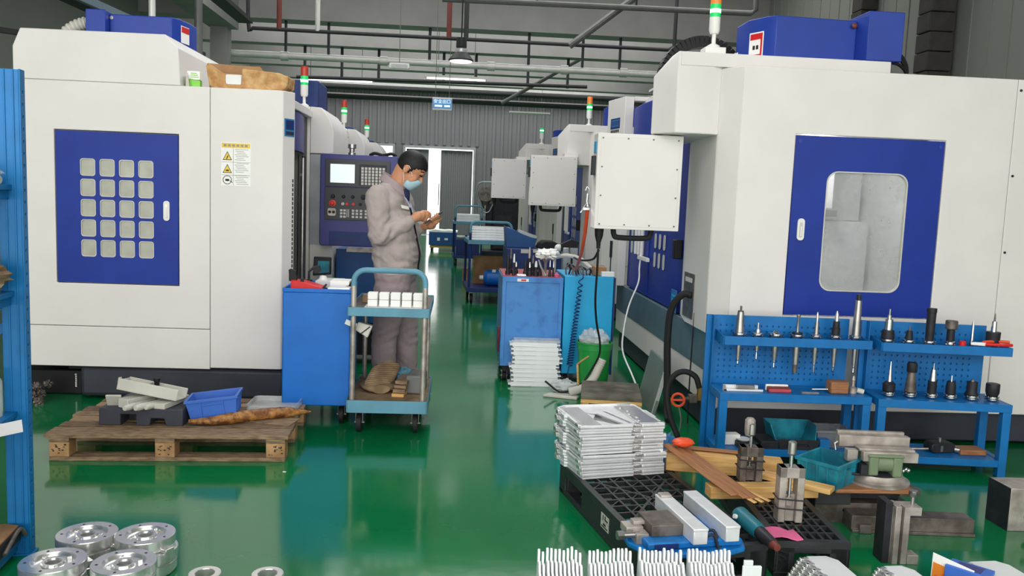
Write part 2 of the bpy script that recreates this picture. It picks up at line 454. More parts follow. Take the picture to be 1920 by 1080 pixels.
b = MB(); b.tube([(-5.2, 18.45, 4.29), (4.7, 18.45, 4.27)], 0.075, n=12)
for x in (-3.9, -1.8, 0.5, 2.1, 3.4): b.cyl((x, 18.45, 4.28), (x + 0.16, 18.45, 4.28), 0.1, n=12)
b.build('main_run', 'pipe_light', mp, world=True); rods(mp, (-3.8, -2.9, -0.75, 1.39, 2.57, 3.39), 18.45, 4.3, 5.03)
cp = thing('conduit_pipe', 'grey pipe high above the near right machine ending in an upward elbow', 'pipe', (2.2, 14.5, 4.76))
b = MB(); b.tube([(-0.4, 14.5, 4.74), (4.9, 14.5, 4.78), (4.98, 14.5, 4.84), (4.98, 14.5, 6.49)], 0.05, n=10); b.build('main_run', 'pipe_grey', cp, world=True); rods(cp, (0.3, 1.2, 2.9), 14.5, 4.75, 6.5, 0.02)
pipe('brace_pipe', [(1.85, 15, 4.17), (3.0, 15, 5.08), (4.4, 15, 6.2), (4.66, 15, 6.43)], 0.06, 'pipe_grey', 'slanting grey brace rising above the second right machine to the ceiling', cat='brace')
lp = thing('cable_pipe', 'dark pipe hung from the second beam, uppermost of the far dark pipes', 'pipe', (-0.4, 21.2, 4.28))
b = MB(); b.tube([(-4.1, 21.2, 4.22), (3.1, 21.2, 4.31)], 0.045, n=10); b.build('main_run', 'pipe_dark', lp, world=True); rods(lp, (-3.9, -3.0, -2.1, -0.5, 0.3, 1.6, 2.6), 21.2, 4.25, 4.99, 0.035)
pipe('cable_pipe', [(-6.8, 27, 4.74), (6.6, 27, 4.75)], 0.08, 'pipe_dark', 'dark pipe across the far end wall, middle of the far dark pipes')
pipe('cable_pipe', [(-6.8, 28.4, 4.62), (6.6, 28.4, 4.62)], 0.1, 'pipe_dark', 'dark pipe across the far end wall, lowest of the far dark pipes')
pipe('brace_pipe', [(1.0, 22, 3.9), (2.4, 22, 4.75), (5.15, 22, 6.42)], 0.05, 'pipe_grey', 'thin slanting grey brace above the far door', cat='brace')
for (p, q, lb) in (((-4.2, 22, 4.28), (-2.3, 22, 4.28), 'long unlit tube lamp above the left row of machines'), ((-0.9, 20, 4.18), (0.55, 20, 4.18), 'lit tube lamp behind the hanging round lamp'), ((1.6, 29, 4.36), (3.0, 29, 4.36), 'tube lamp on the far wall beside the right machines')):
    t = thing('tube_lamp', lb, 'ceiling light', ((p[0] + q[0]) / 2, p[1], p[2]))
    b = MB(); b.bx(p[0], p[1] - 0.06, p[2] + 0.02, q[0], p[1] + 0.06, p[2] + 0.07); b.build('housing', 'white_paint', t, world=True)
    b = MB(); b.cyl((p[0] + 0.04, p[1], p[2]), (q[0] - 0.04, p[1], p[2]), 0.02, n=8); b.build('tube', 'lamp_white' if 'lit' in lb else 'plastic_white', t, world=True)
    for x in (p[0] + 0.3, q[0] - 0.3):
        b = MB(); b.cyl((x, p[1], p[2] + 0.06), (x, p[1], 6.5), 0.008, n=6); b.build('hanging_wire', 'pipe_grey', t, world=True)
t = thing('pendant_lamp', 'round dark pendant lamp hanging over the aisle, lit underneath', 'lamp', (-0.055, 14.3, 3.7))
b = MB(); b.lathe([(0.0, 0.02), (0.205, 0.0), (0.21, 0.02), (0.13, 0.12), (0.1, 0.14)], (0, 0, 0), 24); b.build('lamp_shade', 'pipe_dark', t)
b = MB(); b.lathe([(0.0, -0.012), (0.19, -0.008), (0.19, 0.0)], (0, 0, 0), 24); b.build('diffuser', 'lamp_white', t)
b = MB(); b.lathe([(0.1, 0.14), (0.105, 0.15), (0.1, 0.2), (0.07, 0.21), (0.0, 0.22)], (0, 0, 0), 20); b.build('lamp_neck', 'alu_matte', t)
b = MB(); b.lathe([(0.07, 0.21), (0.09, 0.23), (0.085, 0.38), (0.0, 0.39)], (0, 0, 0), 16); b.cyl((0, 0, 0.38), (0, 0, 2.8), 0.012, n=8); b.build('ballast', 'pipe_dark', t)
# illuminated exit sign
t = thing('exit_sign', 'small lit blue hanging sign with pale lettering over the aisle', 'sign', (-0.39, 16.1, 3.06))
b = MB(); b.bx(-0.185, -0.03, 0, 0.185, 0.03, 0.235); b.build('frame', 'white_paint', t, bevel=0.006)
b = MB(); b.bx(-0.178, -0.034, 0.032, 0.178, -0.03, 0.205); b.build('sign_panel', 'sign_lit', t)
text_mesh('lettering', '安全出口', 0.082, 'sign_text_lit', t, (0, -0.036, 0.155), FRONT)
b = MB(); b.bx(-0.14, -0.036, 0.06, 0.0, -0.034, 0.095); b.bx(0.04, -0.036, 0.06, 0.15, -0.034, 0.095); b.build('arrow_line', 'sign_text_lit', t)
for x in (-0.13, 0.13):
    b = MB(); b.cyl((x, 0, 0.235), (x, 0, 3.45), 0.006, n=6); b.build('hanging_rod', 'pipe_grey', t)
t = thing('emergency_light', 'small white oblong emergency light below the pale main pipe', 'light', (-1.28, 17, 3.92))
b = MB(); b.prism(rrect(-0.2, 0, 0.2, 0.11, 0.03), 'xz', -0.04, 0.04); b.build('housing', 'plastic_white', t, bevel=0.005)
b = MB(); b.prism(rrect(-0.16, 0.02, 0.16, 0.085, 0.02), 'xz', -0.05, -0.04); b.build('lens', 'clear_plastic', t)
b = MB(); b.cyl((0, 0, 0.11), (0, 0, 2.58), 0.008, n=6); b.build('hanging_rod', 'pipe_grey', t)
# cable trays and braces over the left machines
def bar(name, p, q, w, h, m, label, cat):
    p = Vector(p); q = Vector(q); d = q - p
    b = MB(); b.ob((p + q) / 2, (d.length, w, h), d.to_track_quat('X', 'Z').to_euler()); return tag(b.build(name, m), label, cat)
bar('cable_tray', (-4.3, 7.0, 3.4), (-4.3, 14.0, 3.55), 0.3, 0.08, 'pipe_dark', 'dark cable tray running back behind the near left machine', 'cable tray')
bar('cable_tray', (-3.7, 9.0, 4.3), (-3.9, 15.5, 4.4), 0.25, 0.07, 'pipe_dark', 'dark cable tray near the ceiling at the top left', 'cable tray')
bar('roof_brace', (-5.0, 9.0, 3.75), (-3.3, 10.0, 3.1), 0.1, 0.08, 'band_blue', 'blue grey slanting brace above the left machine housing', 'brace')
bar('roof_brace', (-6.5, 10.0, 3.25), (-4.0, 10.5, 3.05), 0.08, 0.06, 'pipe_dark', 'dark level bar at the far upper left', 'brace')
pipe('drop_pipe', [(-2.85, 8, 6.5), (-2.85, 8, 2.4)], 0.03, 'pipe_light', 'pale drop pipe rising behind the blue housing of the left machine')
pipe('drop_pipe', [(-3.35, 11, 6.5), (-3.35, 11, 2.4)], 0.05, 'pipe_grey', 'grey drop pipe beside the left column')
# ------------------------------------------------------------------ machining centres
def beacon(root, x, y, z, top, h=1.0, lit='lamp_green'):
    """signal tower: base, pole, body, lamps (parts of the machine)"""
    r = 0.034 * h
    b = MB(); b.lathe([(0.0, 0), (r * 1.2, 0), (r * 1.2, 0.025 * h), (r * 0.4, 0.04 * h), (r * 0.4, 0.1 * h), (0, 0.1 * h)], (x, y, z), 14)
    b.lathe([(0.0, 0.1 * h), (r * 0.8, 0.1 * h), (r, 0.12 * h), (r, 0.2 * h), (0, 0.2 * h)], (x, y, z), 14)
    s = b.build('signal_tower', 'white_paint', root, world=True)
    b = MB(); b.cyl((x, y, z + 0.2 * h), (x, y, z + 0.28 * h), r, n=14); b.build('green_lamp', lit, s, world=True)
    b = MB(); b.cyl((x, y, z + 0.225 * h), (x, y, z + 0.25 * h), r * 1.02, n=14); b.build('lamp_glow', 'lamp_green_bright', s, world=True)
    if top:
        b = MB(); b.cyl((x, y, z + 0.28 * h), (x, y, z + 0.35 * h), r, n=14); b.lathe([(r, 0.35 * h), (r * 0.9, 0.365 * h), (0, 0.37 * h)], (x, y, z), 14); b.build('upper_lamp', top, s, world=True)
    return s

def left_machine(oy, label, near=False):
    root = thing('machining_center', label, 'milling machine', (-2.0, 6.6 + oy, 0), 0, 'machining centres along the left side')
    Y = lambda y: y + oy
    # outer sheet panels with real gaps; dark core shows in the gaps
    b = MB()
    hole = [rect(-2.617, 0.789, -1.832, 1.782)] if near else []
    b.plate(rect(-2.9, 0.507, -1.6345, 2.09), hole, 'xz', Y(5.6), Y(5.64))
    b.bx(-2.9, Y(5.6), 0.235, -1.6345, Y(5.64), 0.5035)
    pl = [(-1.6315, 5.6), (-1.19, 5.6), (-1.168, 5.606), (-1.11, 5.7), (-1.135, 5.76), (-1.22, 5.80), (-1.235, 6.12), (-1.26, 6.12), (-1.24, 5.68), (-1.6315, 5.64)]
    b.prism([(x, Y(y)) for x, y in pl], 'xy', 0.245, 2.09)
    b.bx(-2.9, Y(5.645), 2.07, -1.24, Y(7.75), 2.09)
    b.bx(-2.9, Y(5.645), 0.235, -2.86, Y(7.75), 2.07)
    b.build('side_panel', 'cream', root, bevel=0.004, world=True)
    b = MB(); b.bx(-2.85, Y(5.66), 0.24, -1.24, Y(7.7), 2.06); b.build('inner_frame', 'seam', root, world=True)
    # hood over the tool changer
    b = MB(); b.prism([(-2.864, 2.092), (-2.864, 2.293), (-2.815, 2.407), (-1.916, 2.41), (-1.837, 2.327), (-1.821, 2.092)], 'xz', Y(5.605), Y(6.95)); b.build('top_hood', 'cream', root, bevel=0.006, world=True)
    # dark machine base
    b = MB(); b.bx(-2.5, Y(5.64), 0.02, -1.15, Y(7.7), 0.232); b.bx(-2.88, Y(6.3), 0.02, -2.5, Y(7.6), 0.23); b.build('base', 'dark_base', root, bevel=0.03, world=True)
    # spindle motor housing on top
    if near:
        b = MB(); b.prism([(-2.4, Y(5.95)), (-1.99, Y(5.95)), (-1.955, Y(6.0)), (-1.93, Y(6.14)), (-1.93, Y(6.3)), (-2.4, Y(6.3))], 'xy', 2.412, 2.585)
        b.bx(-2.53, Y(5.88), 2.412, -2.4, Y(6.3), 2.60)
        hs = b.build('motor_housing', 'housing_blue', root, bevel=0.006, world=True)
        b = MB(); b.cyl((-2.385, Y(5.944), 2.56), (-2.385, Y(5.952), 2.56), 0.012, n=12); b.build('screw', 'steel', hs, world=True)
    if near:
        b = MB(); b.m = 0
        b.hexa([(-1.9495, 6.015, 2.43), (-1.9305, 6.125, 2.43), (-1.9285, 6.125, 2.43), (-1.9475, 6.015, 2.43), (-1.9495, 6.015, 2.545), (-1.9305, 6.125, 2.545), (-1.9285, 6.125, 2.545), (-1.9475, 6.015, 2.545)])
        b.m = 1
        b.hexa([(-1.948, 6.02, 2.50), (-1.929, 6.12, 2.50), (-1.927, 6.12, 2.50), (-1.946, 6.02, 2.50), (-1.948, 6.02, 2.54), (-1.929, 6.12, 2.54), (-1.927, 6.12, 2.54), (-1.946, 6.02, 2.54)])
        b.build('warning_sticker', ['paper', 'red'], hs, world=True)
        # corrugated conduit
        c = smooth_path([(-2.75, 5.95, 2.35), (-2.68, 5.96, 2.46), (-2.58, 5.98, 2.52), (-2.50, 6.0, 2.52)], 14)
        b = MB(); b.tube(c, [0.042 if k % 3 else 0.034 for k in range(len(c))], n=12); b.build('conduit', 'plastic_offwhite', root, world=True)
        # service door with its grid of windows
        holes = [rrect(-2.459 + 0.1225 * i, 0.966 + 0.1312 * j, -2.459 + 0.1225 * i + 0.0955, 0.966 + 0.1312 * j + 0.112, 0.018) for i in range(4) for j in range(5)]
        b = MB(); b.plate(rect(-2.61, 0.796, -1.839, 1.775), holes, 'xz', 5.606, 5.63)
        d = b.build('service_door', 'door_blue', root, world=True)
        for h in holes:
            cx = sum(p[0] for p in h) / len(h); cz = sum(p[1] for p in h) / len(h)
            inner = [(cx + (u - cx) * 0.9, cz + (v - cz) * 0.9) for u, v in h]
            b = MB(); b.m = 0; b.plate(h, [inner], 'xz', 5.6065, 5.628); b.m = 1; b.prism(inner, 'xz', 5.613, 5.618); b.build('window_pane', ['plastic_offwhite', 'frosted_pane'], d, world=True)
        b = MB(); b.bx(-2.62, 5.645, 0.79, -1.83, 5.66, 1.78); b.build('door_lining', 'inner_grey', d, world=True)
        b = MB(); b.m = 0; b.prism(rrect(-1.932, 1.218, -1.893, 1.348, 0.018), 'xz', 5.598, 5.606); b.m = 1; b.prism(rrect(-1.921, 1.235, -1.904, 1.328, 0.008), 'xz', 5.5965, 5.598)
        b.m = 2; b.prism(rrect(-1.9165, 1.24, -1.9085, 1.305, 0.003), 'xz', 5.595, 5.5965); b.build('door_handle', ['white_paint', 'steel', 'white_paint'], d, world=True)
        # printed warning label
        b = MB(); y = 5.5985
        b.m = 0; b.bx(-1.562, y, 1.462, -1.372, 5.5998, 1.742)
        b.m = 1; b.bx(-1.558, y - 0.0005, 1.708, -1.376, y, 1.738)
        for k, z in enumerate((1.628, 1.545)):
            b.m = 2; b.prism([(-1.552, z), (-1.492, z), (-1.522, z + 0.058)], 'xz', y - 0.0006, y)
            b.m = 1; b.prism([(-1.546, z + 0.004), (-1.498, z + 0.004), (-1.522, z + 0.05)], 'xz', y - 0.0012, y - 0.0006)
            b.m = 2; b.prism([(-1.534, z + 0.012), (-1.51, z + 0.012), (-1.514, z + 0.022), (-1.53, z + 0.02)] if k else [(-1.53, z + 0.006), (-1.524, z + 0.006), (-1.514, z + 0.03), (-1.52, z + 0.03)], 'xz', y - 0.0018, y - 0.0012)
        b.m = 2; b.plate(circ(-1.522, 1.5, 0.029, 20), [circ(-1.522, 1.5, 0.025, 20)], 'xz', y - 0.0008, y)
        b.prism(rrect(-1.535, 1.492, -1.509, 1.506, 0.005), 'xz', y - 0.0008, y); b.ob((-1.497, y - 0.0004, 1.489), (0.022, 0.0008, 0.004), (0, 0.6, 0))
        for z in (1.627, 1.543): b.bx(-1.56, y - 0.0004, z - 0.012, -1.374, y, z - 0.0105)
        b.bx(-1.485, y - 0.0004, 1.465, -1.4835, y, 1.707)
        b.m = 3
        for j in range(21):
            z = 1.70 - j * 0.0112
            if j in (7, 14): continue
            b.bx(-1.474 + 0.006 * (j % 3), y - 0.0004, z - 0.003, -1.386 - 0.01 * ((j * 7) % 4), y, z)
        for j in range(6): b.bx(-1.545 + j * 0.027, y - 0.0009, 1.716, -1.527 + j * 0.027, y - 0.0004, 1.731)
        b.build('warning_label', ['paper', 'yellow', 'ink', 'ink_grey'], root, world=True)
    # name plate on the chamfered corner
    n = Vector((0.094, -0.058, 0)).normalized(); u = Vector((0.058, 0.094, 0)).normalized()
    c = Vector((-1.139, Y(5.653), 1.90))
    def on(a, z, o): p = c + u * a + n * o; return (p.x, p.y, z)
    def slab(bb, a0, a1, z0, z1, o0, o1): bb.hexa([on(a0, z0, o0), on(a1, z0, o0), on(a1, z0, o1), on(a0, z0, o1), on(a0, z1, o0), on(a1, z1, o0), on(a1, z1, o1), on(a0, z1, o1)])
    b = MB(); b.m = 0; slab(b, -0.042, 0.048, 1.80, 1.915, 0, 0.003); b.m = 1; slab(b, -0.03, 0.042, 1.845, 1.905, 0.003, 0.005); b.m = 2
    for k in range(5): slab(b, -0.03 + 0.015 * k, -0.019 + 0.015 * k, 1.81, 1.832, 0.003, 0.005)
    b.build('name_plate', ['sign_blue', 'navy', 'ink'], root, world=True)
    b = MB()
    for k in range(26): slab(b, 0.036, 0.046, 1.50 - k * 0.03, 1.522 - k * 0.03, 0, 0.0015)
    b.build('side_lettering', 'ink', root, world=True)
    # sliding front door between the corner panel and the control tower
    b = MB(); b.prism([(-1.235, Y(6.12)), (-1.205, Y(6.3)), (-1.21, Y(6.5)), (-1.25, Y(6.84)), (-1.29, Y(6.84)), (-1.28, Y(6.12))], 'xy', 1.74, 2.02); b.build('door_fascia', 'violet_blue', root, world=True)
    b = MB(); b.bx(-1.28, Y(6.12), 0.5, -1.25, Y(6.84), 1.74); fd = b.build('front_door', 'violet_blue', root, world=True)
    b = MB()
    for y in (6.5, 6.66, 6.76): b.bx(-1.249, Y(y), 0.75, -1.24, Y(y + 0.05), 1.72)
    b.build('door_window', 'grey_glass', fd, world=True)
    b = MB(); b.cyl((-1.218, Y(6.6), 0.62), (-1.218, Y(6.6), 1.7), 0.012, n=10); b.bx(-1.25, Y(6.59), 1.56, -1.215, Y(6.61), 1.58); b.bx(-1.25, Y(6.59), 0.70, -1.215, Y(6.61), 0.72); b.build('grab_bar', 'steel', fd, world=True)
    b = MB(); b.bx(-1.28, Y(6.12), 0.24, -1.2, Y(6.85), 0.5); b.build('apron', 'band_blue', root, world=True)
    # control tower
    b = MB(); b.bx(-1.265, Y(6.87), 0.24, -1.218, Y(7.75), 2.12)
    b.prism([(-1.216, 1.75), (-1.03, 1.75), (-1.03, 1.93), (-1.05, 2.0), (-1.085, 2.06), (-1.13, 2.115), (-1.216, 2.12)], 'xz', Y(6.87), Y(7.76)); b.bx(-1.216, Y(6.9), 0.24, -1.03, Y(7.75), 1.748)
    b.bx(-1.265, Y(6.12), 2.03, -1.2, Y(6.87), 2.09)
    b.build('control_tower', 'cream', root, bevel=0.006, world=True)
    b = MB(); b.bx(-1.215, Y(6.885), 1.02, -1.13, Y(6.9), 1.74); b.build('tower_window', 'galvanised', root, world=True)
    beacon(root, -1.29 if near else -1.27, Y(7.0), 2.12 if near else 2.10, 'lamp_red', 0.9)
    b = MB(); b.bx(-1.56, Y(7.15), 2.06, -1.2, Y(7.6), 2.36 if near else 2.16); b.build('drive_box', 'navy', root, bevel=0.01, world=True)
    # pendant control panel
    PX = lambda px: -1.108 + (px - 602) / 140.0 * (0.605 if near else 0.25)
    PZ = lambda py: 1.745 - (py - 291) / 169.0 * 0.725
    y0 = Y(6.72)
    b = MB(); b.prism(rrect(PX(602), PZ(460), PX(743), PZ(291), 0.02), 'xz', y0, y0 + 0.14)
    pn = b.build('control_panel', 'violet_blue', root, bevel=0.006, world=True)
    if near:
        b = MB(); b.m = 0; b.bx(PX(612), y0 - 0.012, PZ(350), PX(729), y0, PZ(300)); b.bx(PX(611), y0 - 0.008, PZ(411.5), PX(729), y0, PZ(351.5))
        b.m = 1; b.bx(PX(620), y0 - 0.002, PZ(458), PX(738), y0 + 0.002, PZ(433)); b.build('bezel', ['screen_dark', 'navy'], pn, bevel=0.002, world=True)
        b = MB(); b.bx(PX(621), y0 - 0.014, PZ(343), PX(665), y0 - 0.012, PZ(309)); b.build('screen', 'screen_lit', pn, world=True)
        b = MB(); b.bx(PX(673), y0 - 0.0135, PZ(347), PX(723), y0 - 0.012, PZ(308))
        b.m = 1
        for i in range(7):
            for j in range(6): b.bx(PX(677 + 6.4 * i), y0 - 0.019, PZ(317.5 + 5.6 * j), PX(681.5 + 6.4 * i), y0 - 0.0135, PZ(313 + 5.6 * j))
        b.build('keyboard', ['iron_black', 'key_grey'], pn, world=True)
        for x, r in ((626, 0.017), (645.5, 0.014), (662, 0.014), (681, 0.02), (700, 0.015)):
            b = MB(); b.lathe([(0, 0.03), (r * 0.8, 0.028), (r, 0.0), (0, 0)], (PX(x), y0 - 0.008, PZ(368)), 16, (0, -1, 0)); b.build('rotary_knob', 'black', pn, world=True)
        b = MB(); b.m = 0; b.lathe([(0, 0.012), (0.026, 0.01), (0.028, 0)], (PX(625.5), y0 - 0.008, PZ(381)), 18, (0, -1, 0)); b.m = 1; b.lathe([(0, 0.035), (0.015, 0.033), (0.019, 0.02), (0.012, 0.01), (0, 0.01)], (PX(625.5), y0 - 0.008, PZ(381)), 18, (0, -1, 0)); b.build('emergency_stop', ['orange_red', 'red'], pn, world=True)
        for x, m in ((644.5, 'key_grey'), (652, 'red'), (664, 'red'), (676, 'black'), (688, 'black'), (718, 'red')):
            b = MB(); b.cyl((PX(x), y0 - 0.008, PZ(381.5)), (PX(x), y0 - 0.021, PZ(381.5)), 0.012, n=14); b.build('push_button', m, pn, world=True)
        b = MB(); b.m = 0
        for x in (639.5, 645.5, 661, 668, 675.5, 684.5, 692, 700, 708):
            for z in (391.5, 397, 403): b.bx(PX(x), y0 - 0.014, PZ(z + 4), PX(x + 4.5), y0 - 0.008, PZ(z))
        for x in (651.5, 654.5): b.bx(PX(x), y0 - 0.012, PZ(406), PX(x + 1.3), y0 - 0.008, PZ(391))
        b.build('axis_keys', 'key_grey', pn, world=True)
        b = MB(); b.m = 0; b.prism(rrect(PX(617), PZ(404), PX(632), PZ(390), 0.015), 'xz', y0 - 0.014, y0 - 0.008); b.m = 1; b.cyl((PX(621), y0 - 0.014, PZ(397)), (PX(621), y0 - 0.03, PZ(397)), 0.011, n=12); b.cyl((PX(628), y0 - 0.014, PZ(397)), (PX(628), y0 - 0.03, PZ(397)), 0.011, n=12); b.build('key_switch', ['worn_steel', 'black'], pn, world=True)
        b = MB(); b.tube(smooth_path([(PX(690), y0 + 0.06, PZ(291) + 0.004), (PX(700), y0 + 0.05, PZ(286)), (PX(715), y0 + 0.06, PZ(289)), (PX(730), y0 + 0.05, PZ(286)), (PX(739), y0 + 0.06, PZ(290))], 5), 0.013, n=8); b.build('cable_loom', 'black', pn, world=True)
        b = MB(); b.lathe([(0, 0), (0.03, 0), (0.03, 0.02), (0.022, 0.025), (0.022, 0.05), (0.034, 0.055), (0.034, 0.085), (0, 0.09)], (PX(657), y0 + 0.07, PZ(291)), 14); b.build('coupling', 'steel', pn, world=True)
    return root

left_machine(0, 'cream machining centre with gridded blue door, behind the wooden pallet', True)
left_machine(2.2, 'second cream machining centre from the front in the left row')
left_machine(4.4, 'third cream machining centre from the front in the left row')

def right_machine(oy, ox, label, near=False, bx_=None):
    root = thing('machining_center', label, 'milling machine', (2.6 + ox, 6.6 + oy, 0), 0, 'machining centres along the right side')
    Q = lambda pts: [(x + ox, y + oy) for x, y in pts]
    X = lambda x: x + ox
    Y = lambda y: y + oy
    # side facing the camera
    b = MB()
    hole = [rect(X(1.999), 0.802, X(2.937), 1.902)] if near else []
    b.plate(rect(X(1.66), 0.68, X(3.3535), 2.285), hole, 'xz', Y(4.95), Y(4.99))
    b.prism(Q([(1.56, 5.08), (1.66, 4.95), (1.66, 4.99), (1.60, 5.10)]), 'xy', 0.68, 2.285)
    b.bx(X(1.60), Y(4.955), 0.212, X(3.3535), Y(4.99), 0.677)
    b.bx(X(3.3565), Y(4.95), 0.212, X(4.3), Y(4.99), 2.285)
    b.bx(X(1.30), Y(5.045), 2.287, X(2.6), Y(5.075), 2.368)
    b.bx(X(1.5), Y(5.06), 2.345, X(2.6), Y(6.8), 2.366)
    b.build('side_panel', 'cream', root, bevel=0.004, world=True)
    b = MB()
    b.bx(X(1.70), Y(5.0), 0.2, X(1.98), Y(8.1), 2.28); b.bx(X(2.96), Y(5.0), 0.2, X(4.28), Y(8.1), 2.28); b.bx(X(1.98), Y(5.0), 0.2, X(2.96), Y(8.1), 0.78); b.bx(X(1.98), Y(5.0), 1.92, X(2.96), Y(8.1), 2.28); b.bx(X(1.98), Y(6.9), 0.78, X(2.96), Y(8.1), 1.92)
    b.build('inner_frame', 'seam', root, world=True)
    b = MB(); b.bx(X(1.63), Y(5.0), 0.02, X(4.2), Y(8.15), 0.21); b.build('base', 'dark_base', root, bevel=0.01, world=True)
    # front towards the aisle
    b = MB()
    b.bx(X(1.60), Y(4.995), 0.195, X(1.64), Y(6.1), 0.398); b.bx(X(1.60), Y(6.104), 0.195, X(1.64), Y(8.2), 0.398)
    b.prism(Q([(1.56, 5.085), (1.60, 5.085), (1.68, 5.6), (1.68, 5.9), (1.62, 5.9), (1.555, 5.55)]), 'xy', 0.66, 2.285)
    # angled panel and frame at the far end of the door
    b.prism(Q([(1.43, 8.26), (1.517, 7.85), (1.60, 7.85), (1.60, 8.3), (1.45, 8.3)]), 'xy', 0.66, 2.44)
    b.bx(X(1.60), Y(7.82), 2.40, X(1.9), Y(7.95), 2.44)
    b.bx(X(1.70), Y(5.9), 1.92, X(1.74), Y(7.85), 2.42)
    b.build('front_panel', 'cream', root, bevel=0.004, world=True)
    b = MB(); b.bx(X(1.595), Y(4.992), 0.402, X(1.64), Y(8.2), 0.655); b.build('apron', 'band_blue', root, bevel=0.003, world=True)
    # hood carrying the pendant panel
    b = MB(); R = []
    for z, k in ((1.885, 0.0), (2.235, 0.0), (2.37, 0.125)):
        R.append([Vector((X(x), Y(y), z)) for x, y in ((1.50, 5.05), (1.285, 5.05), (1.178 + k * 0.9, 5.22), (1.415 + k * 0.4, 5.97), (1.60, 5.97), (1.60, 5.1))])
    R.append([v + Vector((0, 0, 0)) for v in R[-1]][:0] or R[-1])
    b.rings(R[:3]); b.build('front_hood', 'cream', root, bevel=0.006, world=True)
    # door with slots
    b = MB()
    b.bx(X(1.62), Y(5.9), 0.665, X(1.645), Y(7.85), 1.92)
    b.bx(X(1.612), Y(6.98), 0.67, X(1.622), Y(7.02), 1.9)
    fd = b.build('front_door', 'door_blue', root, bevel=0.003, world=True)
    for y in (6.42, 6.57, 6.72):
        for z in (0.93, 1.085, 1.24, 1.395):
            b = MB(); h = rrect(Y(y), z, Y(y + 0.085), z + 0.13, 0.025); b.m = 0; b.prism(h, 'yz', X(1.6165), X(1.62)); b.m = 1; b.prism([(Y(y + 0.0425) + (u - Y(y + 0.0425)) * 0.86, z + 0.065 + (v - z - 0.065) * 0.93) for u, v in h], 'yz', X(1.6155), X(1.6165)); b.build('door_window', ['navy', 'key_grey'], fd, world=True)
    for y in (7.52, 7.66):
        b = MB(); b.prism(rrect(Y(y), 0.99, Y(y + 0.08), 1.7, 0.03), 'yz', X(1.6165), X(1.62)); b.build('door_window', 'key_grey', fd, world=True)
    b = MB()
    for y in (7.16, 7.28, 7.40): b.cyl((X(1.595), Y(y), 1.0), (X(1.595), Y(y), 1.8), 0.017, n=10)
    b.ob((X(1.575), Y(7.0), 0.985), (0.025, 0.36, 0.03)); b.build('grab_bar', 'white_paint', fd, world=True)
    b = MB(); b.bx(X(1.56), Y(5.93), 1.06, X(1.62), Y(6.0), 1.2); b.build('door_latch', 'black', fd, bevel=0.008, world=True)
    b = MB(); b.prism(Q([(1.60, 7.82), (1.585, 7.4), (1.62, 6.9), (1.66, 5.99), (1.69, 5.99), (1.69, 7.82)]), 'xy', 1.925, 2.33); b.build('door_fascia', 'door_blue', root, bevel=0.01, world=True)
    # maker's plate on the angled panel
    A = Vector((X(1.43), Y(8.26), 0)); B = Vector((X(1.517), Y(7.85), 0)); u = (B - A).normalized(); n = Vector((u.y, -u.x, 0)); n = n if n.x < 0 else -n; Lg = (B - A).length
    def slab(bb, a0, a1, z0, z1, o0, o1):
        P = []
        for z in (z0, z1):
            for a, o in ((a0, o0), (a1, o0), (a1, o1), (a0, o1)):
                p = A + u * a * Lg + n * o; P.append((p.x, p.y, z))
        bb.hexa(P)
    b = MB(); b.m = 0; slab(b, 0.2, 0.74, 2.155, 2.255, 0, 0.002); b.m = 1; slab(b, 0.26, 0.7, 2.175, 2.24, 0.002, 0.003)
    b.m = 0
    for k in range(5): slab(b, 0.29 + 0.085 * k, 0.34 + 0.085 * k, 2.185, 2.23, 0.003, 0.004)
    b.m = 2
    for k in range(5): slab(b, 0.22 + 0.1 * k, 0.29 + 0.1 * k, 2.12, 2.145, 0, 0.002)
    b.build('name_plate', ['navy', 'sign_blue', 'ink'], root, world=True)
    b = MB(); slab(b, 0.55, 0.68, 0.92, 1.08, 0, 0.006); slab(b, 0.6, 0.64, 0.72, 0.92, 0, 0.004); b.build('cable_clip', 'iron_black', root, world=True)
    # pendant panel seen from its back
    x0, x1, y0, z0, z1 = bx_ or (0.845, 1.385, 5.2, 1.283, 1.878)
    b = MB(); b.prism(rrect(x0, z0, x1, z1, 0.004, 2), 'xz', y0, y0 + 0.15)
    pn = b.build('control_panel', 'cream', root, bevel=0.006, world=True)
    b = MB(); b.prism(rrect(x0 + 0.02, z0 + 0.018, x1 - 0.02, z1 - 0.018, 0.006, 2), 'xz', y0 - 0.003, y0); b.build('back_cover', 'cream', pn, bevel=0.001, world=True)
    b = MB()
    for i in range(4):
        for j in range(4):
            if i in (0, 3) or j in (0, 3): b.cyl((x0 + 0.032 + i * (x1 - x0 - 0.064) / 3, y0 - 0.006, z0 + 0.03 + j * (z1 - z0 - 0.06) / 3), (x0 + 0.032 + i * (x1 - x0 - 0.064) / 3, y0 - 0.003, z0 + 0.03 + j * (z1 - z0 - 0.06) / 3), 0.0055, n=10)
    b.build('cover_screw', 'dark_steel', pn, world=True)
    hx = x0 + 0.14
    b = MB(); b.tube(smooth_path([(hx, y0 + 0.1, z0 + 0.01), (hx + 0.01, y0 + 0.1, z0 - 0.04), (hx + 0.04, y0 + 0.1, z0 - 0.055), (hx + 0.2, y0 + 0.1, z0 - 0.055), (hx + 0.24, y0 + 0.1, z0 - 0.04), (hx + 0.25, y0 + 0.1, z0 + 0.01)], 5), 0.018, n=10); b.build('handle', 'rubber', pn, world=True)
    b = MB(); b.m = 0; b.bx(x0 - 0.004, y0 + 0.03, z1 - 0.12, x0, y0 + 0.12, z1 - 0.05); b.m = 1; b.bx(x0 - 0.02, y0 + 0.04, z1 - 0.26, x0, y0 + 0.11, z1 - 0.14); b.build('side_switches', ['cyan_blue', 'iron_black'], pn, world=True)
    b = MB()
